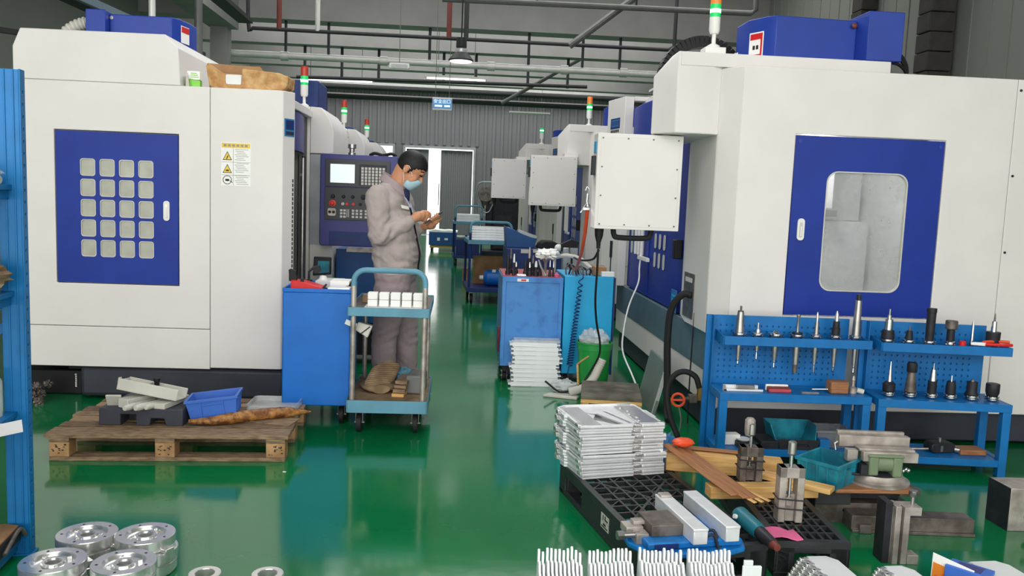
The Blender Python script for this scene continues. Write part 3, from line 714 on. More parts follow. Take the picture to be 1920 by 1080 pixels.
    if not bx_: b.cyl((min(x1 - 0.1, X(1.35)), y0 + 0.075, z1 - 0.01), (min(x1 - 0.1, X(1.35)), y0 + 0.075, 1.91), 0.03, n=12)
    else: b.bx(x1 - 0.15, y0 + 0.05, z1, X(1.4), max(y0 + 0.12, Y(5.3)), z1 + 0.04)
    b.build('swing_arm', 'cream', pn, world=True)
    b = MB(); b.lathe([(0.0, 0), (0.03, 0), (0.026, -0.05), (0.014, -0.09), (0.012, -0.13), (0, -0.13)], (x0 + 0.05, y0 + 0.09, z0), 12); b.build('cable_gland', 'black', pn, world=True)
    # signal tower, motor housing
    beacon(root, X(1.565), Y(5.3), 2.43 if near else 2.37, 'lamp_orange' if oy < 8 else None, 1.0)
    if near:
        b = MB(); b.bx(1.50, 5.24, 2.366, 1.63, 5.36, 2.44); b.build('beacon_mount', 'white_paint', root, bevel=0.004, world=True)
    b = MB(); b.prism(Q([(1.775, 5.28), (1.845, 5.14), (1.89, 5.1), (2.41, 5.14), (2.41, 5.5), (1.775, 5.5)]), 'xy', 2.37, 2.62)
    b.bx(X(2.44), Y(5.05), 2.37, X(2.665), Y(5.5), 2.665); b.prism(Q([(2.41, 5.14), (2.44, 5.05), (2.44, 5.5), (2.41, 5.5)]), 'xy', 2.37, 2.64)
    hs = b.build('motor_housing', 'housing_blue', root, bevel=0.005, world=True)
    if near:
        A = Vector((1.775, 5.28, 0)); B = Vector((1.845, 5.14, 0)); u = (B - A).normalized(); n = Vector((u.y, -u.x, 0)); n = n if n.x < 0 else -n; Lg = (B - A).length
        b = MB(); b.m = 0; slab(b, 0.12, 0.86, 2.37, 2.535, 0, 0.002); b.m = 1; slab(b, 0.17, 0.81, 2.49, 2.527, 0.002, 0.003); slab(b, 0.17, 0.81, 2.372, 2.40, 0.002, 0.003); slab(b, 0.72, 0.81, 2.40, 2.49, 0.002, 0.003)
        b.m = 2
        for k in range(2): slab(b, 0.32 + 0.18 * k, 0.44 + 0.18 * k, 2.43, 2.455, 0.002, 0.003)
        b.build('warning_sticker', ['paper', 'red', 'ink'], hs, world=True)
        b = MB(); b.sph((2.385, 5.12, 2.585), (0.018, 0.012, 0.016)); b.build('indicator', 'pipe_red', hs, world=True)
        for k, (x, z) in enumerate(((2.66, 2.47), (2.66, 2.44), (2.66, 2.4))):
            b = MB(); b.tube(smooth_path([(x, 5.3, z), (2.76, 5.3, z + 0.005), (2.84, 5.32, 2.40 - 0.02 * k), (2.87, 5.35, 2.28)], 6), 0.011, n=8); b.build('cable', 'rubber', root, world=True)
        # drag chain arch behind the signal tower
        b = MB(); c = arc3((1.62, 5.75, 2.30), 0.26, 0.0, PI, 26, (1, 0, 0), (0, 0, 1))
        for k in range(len(c) - 1):
            p = (c[k] + c[k + 1]) / 2; d = c[k + 1] - c[k]; b.ob(p, (d.length * 0.92, 0.1, 0.075), (0, -math.atan2(d.z, d.x), 0))
        b.build('drag_chain', 'black', root, world=True)
        b = MB(); b.prism([(1.72, 2.37), (1.98, 2.37), (1.98, 2.46), (1.78, 2.46)], 'xz', 5.45, 5.9); b.build('cable_cover', 'cream', root, bevel=0.004, world=True)
        # service door with window, machine interior
        wn = rrect(2.212, 0.96, 2.722, 1.69, 0.07, 6)
        b = MB(); b.plate(rect(2.006, 0.808, 2.931, 1.895), [wn], 'xz', 4.955, 4.98); d = b.build('service_door', 'door_blue', root, world=True)
        cx, cz = 2.467, 1.325
        inn = [(cx + (u_ - cx) * 0.972, cz + (v_ - cz) * 0.98) for u_, v_ in wn]
        b = MB(); b.plate(wn, [inn], 'xz', 4.952, 4.982); b.build('window_seal', 'plastic_offwhite', d, world=True)
        b = MB(); b.prism(inn, 'xz', 4.966, 4.97); b.build('window_pane', 'dirty_glass', d, world=True)
        b = MB(); b.m = 0; b.prism(rrect(2.05, 1.265, 2.093, 1.398, 0.02), 'xz', 4.945, 4.955); b.m = 1; b.prism(rrect(2.062, 1.282, 2.081, 1.376, 0.008), 'xz', 4.943, 4.945); b.m = 2; b.prism(rrect(2.067, 1.29, 2.076, 1.35, 0.003), 'xz', 4.941, 4.943); b.build('door_handle', ['white_paint', 'steel', 'white_paint'], d, world=True)
        b = MB()
        for x in (2.03, 2.905): b.cyl((x, 4.952, 1.86), (x, 4.955, 1.86), 0.012, n=10)
        b.build('door_rivet', 'housing_blue', d, world=True)
        b = MB(); b.m = 0; b.bx(1.985, 5.0, 0.785, 2.0, 6.88, 1.915); b.bx(2.94, 5.0, 0.785, 2.955, 6.88, 1.915); b.bx(2.0, 6.86, 0.785, 2.94, 6.88, 1.915); b.bx(2.0, 5.0, 0.785, 2.94, 6.86, 0.80)
        b.build('interior_lining', 'inner_grey', root, world=True)
        b = MB(); b.bx(2.22, 5.6, 1.46, 2.56, 6.1, 1.9); b.build('spindle_head', 'white_paint', root, bevel=0.01, world=True)
        b = MB(); b.bx(2.45, 5.75, 0.81, 2.9, 6.5, 1.38); b.bx(2.62, 5.9, 1.38, 2.9, 6.5, 1.9); b.build('machine_column', 'inner_grey', root, bevel=0.01, world=True)
        b = MB(); b.bx(2.15, 5.62, 1.40, 2.3, 5.9, 1.455); b.bx(2.35, 5.62, 1.41, 2.6, 5.9, 1.455); b.build('tool_arm', 'iron_black', root, world=True)
        b = MB(); b.cyl((2.2, 5.35, 0.87), (2.2, 5.7, 0.87), 0.13, n=24); b.build('rotary_table', 'navy', root, bevel=0.01, world=True)
        l = bpy.data.lights.new('machine_work_lamp', 'POINT'); l.energy = 16; l.shadow_soft_size = 0.08
        lo = bpy.data.objects.new('machine_work_lamp', l); COL.objects.link(lo); lo.parent = root; lo.location = (2.3 - 2.6, 5.35 - 6.6, 1.84)
        # bolts in the right hand panel, small plates
        b = MB()
        for z in (2.22, 1.705, 1.235): b.cyl((3.375, 4.946, z), (3.375, 4.95, z), 0.008, n=10)
        b.build('panel_bolt', 'ink', root, world=True)
        b = MB(); b.m = 0; b.bx(1.592, 5.48, 0.70, 1.598, 5.72, 1.0); b.m = 1; b.bx(1.59, 5.52, 0.94, 1.592, 5.68, 0.97)
        b.xf(Matrix.Translation((-0.04, -0.12, 0.0))); b.build('inlet_plate', ['dark_steel', 'key_grey'], root, world=True)
        b = MB(); b.m = 0; b.bx(1.588, 5.92, 0.665, 1.594, 6.06, 0.83); b.m = 1
        for k in range(4): b.bx(1.5865, 5.94, 0.69 + 0.03 * k, 1.588, 6.04, 0.705 + 0.03 * k)
        b.build('notice_plate', ['sign_blue', 'cyan_blue'], root, world=True)
    return root
right_machine(0, 0, 'cream machining centre with large windowed blue door, behind the tool racks', True)
right_machine(5.1, 0, 'second cream machining centre from the front in the right row', bx_=(0.83, 1.385, 9.97, 1.38, 1.975))
right_machine(8.9, -0.22, 'third cream machining centre from the front in the right row', bx_=(0.46, 0.97, 12.4, 1.45, 2.03))
# ------------------------------------------------------------------ blue rack at the left edge
rk = thing('storage_rack', 'blue steel shelf rack at the left edge of the picture', 'rack', (-1.656, 3.215, 0), math.radians(7))
b = MB()
b.plate(rect(-0.042, 0.0, 0.03, 1.85), [], 'xz', 0.0, 0.006)
b.plate(rect(0.0, 0.0, 0.045, 1.852), [circ(0.022, 0.06 + 0.045 * k, 0.0075, 6) for k in range(39)], 'yz', 0.03, 0.036)
b.bx(-0.046, 0, 0, -0.040, 0.045, 1.85); b.bx(-0.022, -0.004, 0, -0.016, 0, 1.85); b.bx(0.008, -0.004, 0, 0.014, 0, 1.85)
b.bx(-0.06, -0.01, 0, 0.045, 0.055, 0.006)
b.build('upright', 'rack_blue', rk, bevel=0.0015)
b = MB(); b.bx(-0.68, 0, 0, -0.61, 0.045, 1.85); b.build('upright', 'rack_blue', rk, bevel=0.0015)
for z0, z1 in ((1.375, 1.43), (0.98, 1.034), (0.52, 0.572), (0.02, 0.075)):
    b = MB(); b.bx(-0.046, -1.6, z0, -0.012, -0.002, z1); b.bx(-0.012, -1.6, z1 - 0.02, 0.0, -0.002, z1); b.build('shelf_beam', 'rack_blue', rk, bevel=0.002)
    b = MB(); b.bx(-0.61, -1.6, z1 - 0.018, -0.046, -0.002, z1 - 0.004); b.build('shelf', 'rack_blue', rk)
for z0, z1 in ((1.40, 1.74), (0.6, 0.9), (0.86, 0.98)):
    p = Vector((-0.62, 0.028, z0)); q = Vector((-0.03, 0.028, z1)); d = q - p
    b = MB(); b.ob((p + q) / 2, (d.length, 0.012, 0.035), (0, -math.atan2(d.z, d.x), 0)); b.build('brace', 'rack_blue', rk)
def on_rack(x, y, z):
    c, s = math.cos(math.radians(7)), math.sin(math.radians(7)); return (-1.656 + x * c - y * s, 3.215 + x * s + y * c, z)
b = MB(); b.lump(on_rack(-0.075, -0.13, 1.478), (0.075, 0.1, 0.036), 3, 0.4); tag(b.build('plastic_bag', 'clear_plastic'), 'crumpled clear plastic bag on the upper rack shelf', 'bag')
b = MB(); b.cyl(on_rack(-0.10, -0.03, 1.447), on_rack(-0.02, -0.06, 1.447), 0.016); tag(b.build('paper_roll', 'plastic_offwhite'), 'small pale roll lying on the upper rack shelf', 'roll')
b = MB(); b.lump(on_rack(-0.1, -0.13, 1.098), (0.12, 0.11, 0.05), 9, 0.45, freq=4); tag(b.build('plastic_bag', 'cloth_tan'), 'crumpled beige plastic bag on the second rack shelf', 'bag')
b = MB(); b.lathe([(0, 0), (0.06, 0), (0.062, 0.02), (0.062, 0.13), (0.05, 0.15), (0.05, 0.17), (0, 0.17)], on_rack(-0.085, -0.08, 0.573), 20); tag(b.build('jar', 'clear_plastic'), 'clear plastic jar on the third rack shelf', 'jar')
b = MB(); P = []
for k in range(7):
    t = k / 6; P.append([on_rack(-0.2 + 0.25 * t, -0.46 + 0.36 * t, 0.585 + 0.02 * math.sin(5 * t) ), on_rack(-0.05 + 0.14 * t, -0.5 + 0.30 * t, 0.58 - 0.03 * t), on_rack(-0.05 + 0.14 * t, -0.5 + 0.30 * t, 0.577 - 0.03 * t), on_rack(-0.2 + 0.25 * t, -0.46 + 0.36 * t, 0.58 + 0.02 * math.sin(5 * t))])
b.rings(P); tag(b.build('paper_sheet', 'paper'), 'folded white sheet sticking out over the third rack shelf', 'paper')
b = MB(); b.prism([on_rack(x, y, 0)[:2] for x, y in ((-0.42, -0.6), (-0.02, -0.5), (0.005, -0.2), (0.004, -0.03), (-0.04, -0.012), (-0.4, -0.02))], 'xy', 0.126, 0.132); tag(b.build('cardboard_sheet', 'cardboard'), 'brown cardboard sheet on the lowest rack shelf', 'cardboard')
b = MB(); b.prism([on_rack(x, y, 0)[:2] for x, y in ((-0.4, -0.6), (0.01, -0.52), (0.012, -0.03), (-0.4, -0.02))], 'xy', 0.078, 0.125); tag(b.build('metal_plate', 'iron_black'), 'dark metal plate under the cardboard on the lowest rack shelf', 'plate')
b = MB(); b.tube(smooth_path([on_rack(0.018, -0.2, 0.088), on_rack(0.02, -0.12, 0.12), on_rack(0.022, -0.06, 0.13), on_rack(0.024, -0.02, 0.088)], 5), 0.008); tag(b.build('metal_strap', 'dark_steel'), 'bent dark strap beside the post on the lowest rack shelf', 'strap')

# ------------------------------------------------------------------ pallet and the things on it
pr = math.radians(2.4)
pt = thing('wooden_pallet', 'weathered wooden pallet on the green floor before the left machine', 'pallet', (-2.09, 4.35, 0), pr)
rnd = random.Random(3)
for k, (y, w) in enumerate(((0.0, 0.14), (0.162, 0.09), (0.272, 0.09), (0.382, 0.09), (0.492, 0.09), (0.602, 0.085), (0.71, 0.1))):
    x0 = -0.035 + 0.045 * rnd.random(); x1 = 1.2 + 0.03 * rnd.random() - (0.05 if k in (2, 3) else 0)
    b = MB(); b.bx(x0, y, 0.122, x1, y + w, 0.144); b.build('top_board', ('wood_grey', 'wood_dark', 'wood_light', 'wood_grey', 'wood_dark', 'wood_light', 'wood_dark')[k], pt, bevel=0.003)
for y in (0.0, 0.35, 0.70):
    for i, x in enumerate((0.0, 0.53, 1.1)):
        b = MB(); b.m = 0; b.bx(x, y + 0.002, 0.022, x + 0.1, y + 0.1, 0.1); o = b.build('block', 'wood_end', pt, bevel=0.003)
        if y == 0:
            b = MB(); r2 = random.Random(i)
            for j in range(14): u = x + 0.012 + 0.07 * r2.random(); v = 0.035 + 0.05 * r2.random(); b.bx(u, 0.0005, v, u + 0.004 + 0.008 * r2.random(), 0.002, v + 0.003 + 0.004 * r2.random())
            b.build('stamp', 'pipe_dark', o)
for x in (0.0, 0.53, 1.1):
    b = MB(); b.bx(x, 0.0, 0.1, x + 0.1, 0.8, 0.122); b.build('cross_board', 'wood_grey', pt, bevel=0.002)
for y in (0.0, 0.35, 0.70):
    b = MB(); b.bx(0, y, 0.0, 1.2, y + 0.1, 0.022); b.build('bottom_board', 'wood_grey', pt, bevel=0.003)
PZ0 = 0.1445
b = MB(); b.plate([(-1.915, PZ0), (-1.80, PZ0), (-1.80, 0.205), (-1.72, 0.205), (-1.72, PZ0), (-1.645, PZ0), (-1.64, 0.185), (-1.57, 0.185), (-1.56, PZ0), (-1.47, PZ0), (-1.47, 0.236), (-1.915, 0.236)], [], 'xz', 4.54, 4.66)
b.hexa([(-1.915, 4.66, PZ0), (-1.47, 4.66, PZ0), (-1.47, 4.88, PZ0), (-1.88, 4.95, PZ0), (-1.915, 4.66, 0.236), (-1.47, 4.66, 0.236), (-1.47, 4.88, 0.236), (-1.88, 4.95, 0.236)])
tag(b.build('cast_fixture', 'dark_base', bevel=0.004), 'dark cast metal fixture with notched feet on the wooden pallet', 'fixture')
for i, (x, y, dx, dy, w, h, kind, lb) in enumerate((( -1.80, 4.53, 0.13, 0.25, 0.07, 0.05, 'box', 'leftmost pale plastic arm under the tray on the pallet'), (-1.755, 4.475, 0.10, 0.24, 0.036, 0, 'rod', 'second pale plastic arm from the left under the tray'), (-1.70, 4.48, 0.11, 0.24, 0.038, 0, 'rod', 'third pale plastic arm from the left under the tray'), (-1.655, 4.505, 0.08, 0.22, 0.034, 0, 'rod', 'fourth pale plastic arm from the left under the tray'), (-1.60, 4.56, 0.05, 0.2, 0.08, 0.03, 'box', 'rightmost pale plastic arm under the tray on the pallet'))):
    b = MB()
    if kind == 'rod':
        d = Vector((dx, dy, 0)).normalized(); n = Vector((d.y, -d.x, 0)); P = []
        for t, s in ((0, 0.75), (0.02, 1), (0.06, 1), (0.1, 0.8), (0.22, 0.65)): c = Vector((x, y, 0.2365 + w * 0.5)) + d * t; P.append([c + n * w * 0.5 * s * math.cos(a) + Vector((0, 0, w * 0.5 * s * math.sin(a))) for a in [2 * PI * k / 12 for k in range(12)]])
        b.rings(P); b.cyl(Vector((x, y, 0.2365 + w * 0.5)) + d * 0.03 + Vector((0, 0, w * 0.4)), Vector((x, y, 0.2365 + w * 0.5)) + d * 0.03 + Vector((0, 0, w * 0.55)), 0.007, n=8)
    else:
        b.ob((x + dx / 2, y + dy / 2, 0.2368 + h / 2), (w, 0.24, h), (0, 0, -math.atan2(dx, dy)))
    tag(b.build('plastic_bracket', 'plastic_offwhite', bevel=0.003), lb, 'plastic part', 'pale plastic arms under the tray')
b = MB(); b.ob((-1.855, 4.6, 0.262), (0.08, 0.012, 0.085), (0.5, 0, 0.1)); tag(b.build('plastic_flap', 'plastic_offwhite', bevel=0.002), 'square pale plastic flap left of the arms on the pallet', 'plastic part')
tr = thing('plastic_tray', 'tilted pale grey plastic tray lying across the fixture on the pallet', 'tray', (-1.67, 4.66, 0.325), math.radians(-4))
b = MB(); b.bx(-0.17, -0.07, -0.03, 0.165, -0.062, 0.03); b.bx(-0.17, 0.072, -0.03, 0.165, 0.08, 0.024); b.bx(-0.17, -0.07, -0.03, -0.162, 0.08, 0.02); b.bx(-0.17, -0.07, -0.034, 0.165, 0.08, -0.026); b.bx(-0.18, -0.05, 0.0, -0.17, -0.02, 0.03)
b.prism([(-0.09, -0.026), (-0.04, -0.026), (-0.03, 0.02), (-0.08, 0.0)], 'xz', 0.0, 0.072)
b.xf(Euler((-0.12, 0.165, 0)).to_matrix().to_4x4()); b.build('shell', 'plastic_offwhite', tr, bevel=0.004)
b = MB(); b.lathe([(0, 0), (0.014, 0), (0.014, 0.02), (0.018, 0.024), (0.018, 0.04), (0, 0.042)], (0.0, 0.05, 0.005), 12); b.build('knob', 'black', tr)

def crate(name, label, loc, rz, L, Wd, Hh, m, t=0.006, tilt=(0, 0, 0), ribs=True, group=None):
    """open tapered plastic bin: shell with rim and ribs"""
    r = thing(name, label, 'bin', loc, 0, group); r.rotation_euler = (tilt[0], tilt[1], rz)
    k = 0.9
    def rg(s, z, o): return [Vector((x * (L / 2 * s - o), y * (Wd / 2 * s - o), z)) for x, y in ((-1, -1), (1, -1), (1, 1), (-1, 1))]
    b = MB(); b.rings([rg(k, 0.012, t + 0.001), rg(k, 0, 0), rg(1, Hh - 0.012, 0), rg(1, Hh - 0.012, -0.008), rg(1, Hh, -0.008), rg(1, Hh, t), rg(k, 0.012, t)], cap=False)
    b._f([v for v in b.bm.verts][0:4], (0, 1, 2, 3)); 
    vs_ = list(b.bm.verts); b._f(vs_[4:8][::-1], (0, 1, 2, 3)); b._f(vs_[24:28], (0, 1, 2, 3))
    if ribs:
        for sx in (-0.33, 0.0, 0.33) if L > 0.3 else (-0.22, 0.22):
            for sy in (-1, 1): b.hexa([(sx * L - 0.004, sy * Wd / 2 * k * 1.0, 0.004), (sx * L + 0.004, sy * Wd / 2 * k, 0.004), (sx * L + 0.004, sy * (Wd / 2 * k + 0.006), 0.004), (sx * L - 0.004, sy * (Wd / 2 * k + 0.006), 0.004), (sx * L - 0.004, sy * Wd / 2, Hh - 0.01), (sx * L + 0.004, sy * Wd / 2, Hh - 0.01), (sx * L + 0.004, sy * (Wd / 2 + 0.006), Hh - 0.01), (sx * L - 0.004, sy * (Wd / 2 + 0.006), Hh - 0.01)])
        for sy in (-0.25, 0.0, 0.25):
            for sx in (-1, 1): b.hexa([(sx * L / 2 * k, sy * Wd - 0.004, 0.004), (sx * (L / 2 * k + 0.006), sy * Wd - 0.004, 0.004), (sx * (L / 2 * k + 0.006), sy * Wd + 0.004, 0.004), (sx * L / 2 * k, sy * Wd + 0.004, 0.004), (sx * L / 2, sy * Wd - 0.004, Hh - 0.01), (sx * (L / 2 + 0.006), sy * Wd - 0.004, Hh - 0.01), (sx * (L / 2 + 0.006), sy * Wd + 0.004, Hh - 0.01), (sx * L / 2, sy * Wd + 0.004, Hh - 0.01)])
        b.bx(-L * 0.2, -Wd / 2 - 0.004, Hh * 0.7, L * 0.2, -Wd / 2 + 0.004, Hh * 0.75)
    b.build('shell', m, r)
    return r
crate('storage_bin', 'blue plastic bin tilted on the wooden pallet', (-1.335, 4.70, 0.178), math.radians(6), 0.27, 0.2, 0.11, 'bin_blue', tilt=(0.0, math.radians(-7), 0))
c = smooth_path([(-1.44, 4.545, 0.17), (-1.32, 4.57, 0.172), (-1.2, 4.63, 0.178), (-1.08, 4.70, 0.18), (-0.98, 4.75, 0.178), (-0.9, 4.79, 0.172), (-0.83, 4.82, 0.168)], 8)
b = MB(); b.tube(c, [max(0.004, (0.012 + 0.02 * min(1, k / 14.0)) * (1 - max(0, (k - 34) / 16.0)) * (1 + 0.035 * math.sin(k * 1.9))) for k in range(len(c))], n=12)
mat('mottled_brown', (176, 124, 66), 0.35, c2=(96, 56, 28), scale=30, bump=0.35, bscale=40)
tag(b.build('wrapped_roll', 'mottled_brown'), 'long brown mottled wrapped roll across the pallet under the blue bin', 'roll')
b = MB(); b.prism([(-1.14, 4.66), (-0.97, 4.60), (-0.905, 4.58), (-0.875, 4.74), (-1.0, 4.755)], 'xy', 0.1445, 0.149); tag(b.build('cardboard_sheet', 'wood_grey'), 'flat brown board scrap on the pallet beside the roll', 'board')
t = thing('clear_tray', 'clear grey plastic tray on the right end of the pallet', 'tray', (-1.08, 5.0, 0.146))
b = MB(); b.prism(rrect(-0.14, -0.13, 0.15, 0.13, 0.03), 'xy', 0.0, 0.003); b.plate(rrect(-0.14, -0.13, 0.15, 0.13, 0.03), [rrect(-0.136, -0.126, 0.146, 0.126, 0.027)], 'xy', 0.003, 0.035); b.build('shell', 'clear_plastic', t)
# black pump box and swarf in the gap under the left machine
t = thing('coolant_box', 'black box with white vertical lettering under the left machine', 'box', (-2.76, 5.82, 0))
b = MB(); b.bx(-0.2, -0.05, 0, 0.22, 0.3, 0.17); b.bx(0.12, -0.04, 0.17, 0.22, 0.1, 0.20); b.build('body', 'black', t, bevel=0.01)
b = MB(); r2 = random.Random(5)
for k in range(7): z = 0.055 + k * 0.0135; b.bx(0.172 + 0.003 * r2.random(), -0.0515, z, 0.184, -0.05, z + 0.009); 
b.build('lettering', 'paper', t)
for k in range(9):
    b = MB(); b.lump((-2.68 - 0.04 * (k % 4) - 0.02 * r2.random(), 5.45 + 0.06 * (k // 3) + 0.03 * r2.random(), 0.02 + 0.045 * (k % 3)), (0.03, 0.03, 0.025), k, 0.6)
    if k == 0: acc = b
    else:
        me = bpy.data.meshes.new('x'); b.bm.to_mesh(me); acc.bm.from_mesh(me); b.bm.free()
tag(acc.build('metal_swarf', 'dark_steel'), 'heap of grey metal swarf beside the blue rack under the machine', 'swarf', kind='stuff')

# ------------------------------------------------------------------ things on top of the left machine
t = thing('foam_tray', 'tan moulded foam tray on top of the left machine', 'tray', (-1.43, 5.78, 2.0915), math.radians(-1.5))
b = MB()
b.prism([(-0.24, 0.02), (-0.2, 0), (0.22, 0), (0.27, 0.03), (0.275, 0.08), (0.22, 0.1), (-0.02, 0.115), (-0.03, 0.11), (-0.025, 0.07), (-0.03, 0.03), (-0.13, 0.03), (-0.14, 0.085), (-0.18, 0.105), (-0.25, 0.14), (-0.26, 0.12)], 'xz', -0.08, -0.06)
b.prism([(-0.24, 0.02), (-0.2, 0), (0.22, 0), (0.27, 0.03), (0.275, 0.09), (-0.25, 0.11)], 'xz', 0.12, 0.14); b.bx(-0.2, -0.06, 0, 0.22, 0.12, 0.015); b.hexa([(0.22, -0.06, 0.0), (0.26, -0.06, 0.03), (0.26, 0.12, 0.03), (0.22, 0.12, 0), (0.225, -0.06, 0.09), (0.27, -0.06, 0.09), (0.27, 0.12, 0.09), (0.225, 0.12, 0.09)])
b.xf(Matrix.Diagonal((1, 1, 1.22, 1))); b.build('shell', 'foam_tan', t, bevel=0.012)
b = MB(); b.prism(rrect(-0.135, 0.035, -0.032, 0.1, 0.01), 'xz', -0.07, -0.02); b.build('insert', 'plastic_white', t, bevel=0.003)
b = MB(); b.prism([(-1.74, 2.0915), (-1.74, 2.29), (-1.45, 2.282), (-1.40, 2.285), (-1.37, 2.25), (-1.35, 2.0915)], 'xz', 5.95, 5.957); b.m = 0
tag(b.build('cardboard_sheet', 'cardboard'), 'brown cardboard panel standing behind the foam tray', 'cardboard')
t = thing('medicine_box', 'small white and green printed box beside the foam tray', 'box', (-1.762, 5.7, 2.0915), math.radians(4))
b = MB(); b.bx(-0.04, -0.03, 0, 0.04, 0.03, 0.105); b.build('carton', 'paper', t, bevel=0.002)
b = MB(); b.bx(-0.041, -0.031, 0.002, 0.041, 0.031, 0.05); b.prism([(-0.041, 0.05), (-0.02, 0.056), (0.041, 0.045), (0.041, 0.05)], 'xz', -0.031, 0.031)
for k in range(3): b.bx(-0.016, -0.0312, 0.064 + 0.012 * k, 0.034 - 0.006 * k, -0.03, 0.069 + 0.012 * k)
b.build('print', 'green_print', t)
b = MB(); b.prism([(-1.80, 2.0915), (-1.795, 2.175), (-1.788, 2.18), (-1.775, 2.0915)], 'xz', 5.64, 5.646); tag(b.build('metal_strip', 'worn_steel'), 'thin grey metal strip leaning on the left machine hood', 'strip')

# ------------------------------------------------------------------ blue tool cabinet, left
t = thing('tool_cabinet', 'plain bright blue tool cabinet on castors beside the platform cart', 'cabinet', (-0.85, 5.1, 0), math.radians(2))
b = MB(); b.bx(-0.205, 0, 0.13, 0.205, 0.5, 0.835); b.build('body', 'cabinet_blue', t, bevel=0.008)
b = MB(); b.plate(rrect(-0.207, -0.002, 0.207, 0.5, 0.01, 3), [rect(-0.195, 0.01, 0.195, 0.49)], 'xy', 0.835, 0.858); b.build('top_rim', 'cabinet_blue', t, bevel=0.002)
def castor(parent, x, y, z, s=1.0, m='rubber'):
    b = MB(); b.m = 1; b.bx(x - 0.03 * s, y - 0.03 * s, z - 0.008, x + 0.03 * s, y + 0.03 * s, z); b.bx(x - 0.022 * s, y - 0.02 * s, z - 0.075 * s, x - 0.018 * s, y + 0.02 * s, z); b.bx(x + 0.018 * s, y - 0.02 * s, z - 0.075 * s, x + 0.022 * s, y + 0.02 * s, z)
    b.m = 0; R = max(0.03, z * 0.42); b.cyl((x - 0.014 * s, y, R), (x + 0.014 * s, y, R), R, n=18); b.m = 1; b.cyl((x - 0.03 * s, y, R), (x + 0.03 * s, y, R), 0.006, n=8)
    return b.build('castor', [m, 'worn_steel'], parent, bevel=0.002)
for x in (-0.15, 0.15):
    for y in (0.1, 0.42): castor(t, x, y, 0.13)
ZT = 0.8365
t = thing('red_tray', 'red wedge shaped tray on the blue cabinet by the left machine', 'tray', (-0.92, 5.17, ZT))
b = MB(); b.prism([(-0.1, 0.0), (0.09, 0.0), (0.105, 0.022), (-0.03, 0.058), (-0.095, 0.065)], 'xz', -0.03, 0.10); b.build('shell', 'red', t, bevel=0.006)
b = MB(); b.bx(-0.04, -0.02, 0.058, -0.02, 0.0, 0.075); b.prism([(0.09, 0.0), (0.105, 0.02), (0.125, 0.045), (0.115, 0.05), (0.092, 0.025)], 'xz', -0.028, -0.018); b.build('clip', 'black', t)
t = thing('hand_brush', 'black brush with brown wooden handle standing on the blue cabinet', 'brush', (-1.018, 5.2, ZT))
b = MB(); b.prism([(-0.02, 0.055), (0.03, 0.05), (0.032, 0.08), (0.02, 0.115), (-0.005, 0.132), (-0.022, 0.125), (-0.02, 0.1)], 'xz', -0.012, 0.012); b.build('brush_head', 'black', t, bevel=0.004)
b = MB(); b.bx(-0.006, -0.01, 0, 0.01, 0.01, 0.055); b.build('handle', 'plank_brown', t, bevel=0.003)
t = thing('indicator_stand', 'dark jointed indicator stand behind the red tray', 'stand', (-0.945, 5.36, ZT))
b = MB(); b.bx(-0.02, -0.02, 0, 0.02, 0.02, 0.05); b.build('magnet_base', 'black', t, bevel=0.003)
b = MB(); b.tube([(0, 0, 0.05), (0.0, 0, 0.1), (0.03, 0, 0.13), (0.07, 0.0, 0.14)], 0.008); b.build('arm', 'iron_black', t)
b = MB(); b.cyl((0.05, -0.012, 0.115), (0.05, 0.012, 0.115), 0.024, n=16); b.build('dial', 'black', t)
b = MB(); b.lathe([(0, 0), (0.03, 0), (0.033, 0.04), (0.02, 0.07), (0, 0.075)], (-0.865, 5.42, ZT), 16); tag(b.build('white_cup', 'plastic_white'), 'small white cup behind the red tray on the cabinet', 'cup')
b = MB(); b.ob((-0.82, 5.43, ZT + 0.025), (0.16, 0.2, 0.045)); tag(b.build('parts_box', 'inner_grey', bevel=0.003), 'low pale grey box behind the red tray on the cabinet', 'box')
b = MB(); b.ob((-0.735, 5.33, ZT + 0.03), (0.12, 0.16, 0.055)); tag(b.build('paper_pad', 'paper', bevel=0.002), 'thick white paper pad on the blue cabinet', 'paper')
b = MB(); b.bx(-0.79, 5.12, ZT, -0.655, 5.21, ZT + 0.03); tag(b.build('metal_bar', 'alu_matte', bevel=0.002), 'short silver bar at the front of the blue cabinet', 'bar')
b = MB(); b.tube([(-0.672, 5.24, ZT + 0.03), (-0.65, 5.27, ZT + 0.075)], 0.007); b.bx(-0.69, 5.225, ZT, -0.66, 5.25, ZT + 0.03); tag(b.build('scraper', 'black'), 'small black scraper at the right of the blue cabinet', 'tool')

# ------------------------------------------------------------------ two tier platform cart in the middle
t = thing('platform_cart', 'two tier steel platform cart with tubular handle in front of the man', 'cart', (-0.4, 4.94, 0))
b = MB(); b.bx(-0.24, -0.0, 0.19, 0.24, 0.72, 0.2); b.build('lower_deck', 'cloth_tan', t)
b = MB(); b.plate(rrect(-0.245, -0.005, 0.245, 0.725, 0.02, 3), [rect(-0.238, 0.003, 0.238, 0.717)], 'xy', 0.135, 0.212); b.build('lower_rim', 'cart_blue', t, bevel=0.002)
b = MB(); b.bx(-0.238, 0.003, 0.752, 0.238, 0.717, 0.765); b.build('upper_deck', 'dark_steel', t)
b = MB(); b.plate(rrect(-0.245, -0.005, 0.245, 0.725, 0.015, 3), [rect(-0.238, 0.003, 0.238, 0.717)], 'xy', 0.722, 0.775); b.build('upper_rim', 'cart_blue', t, bevel=0.002)
R = 0.07
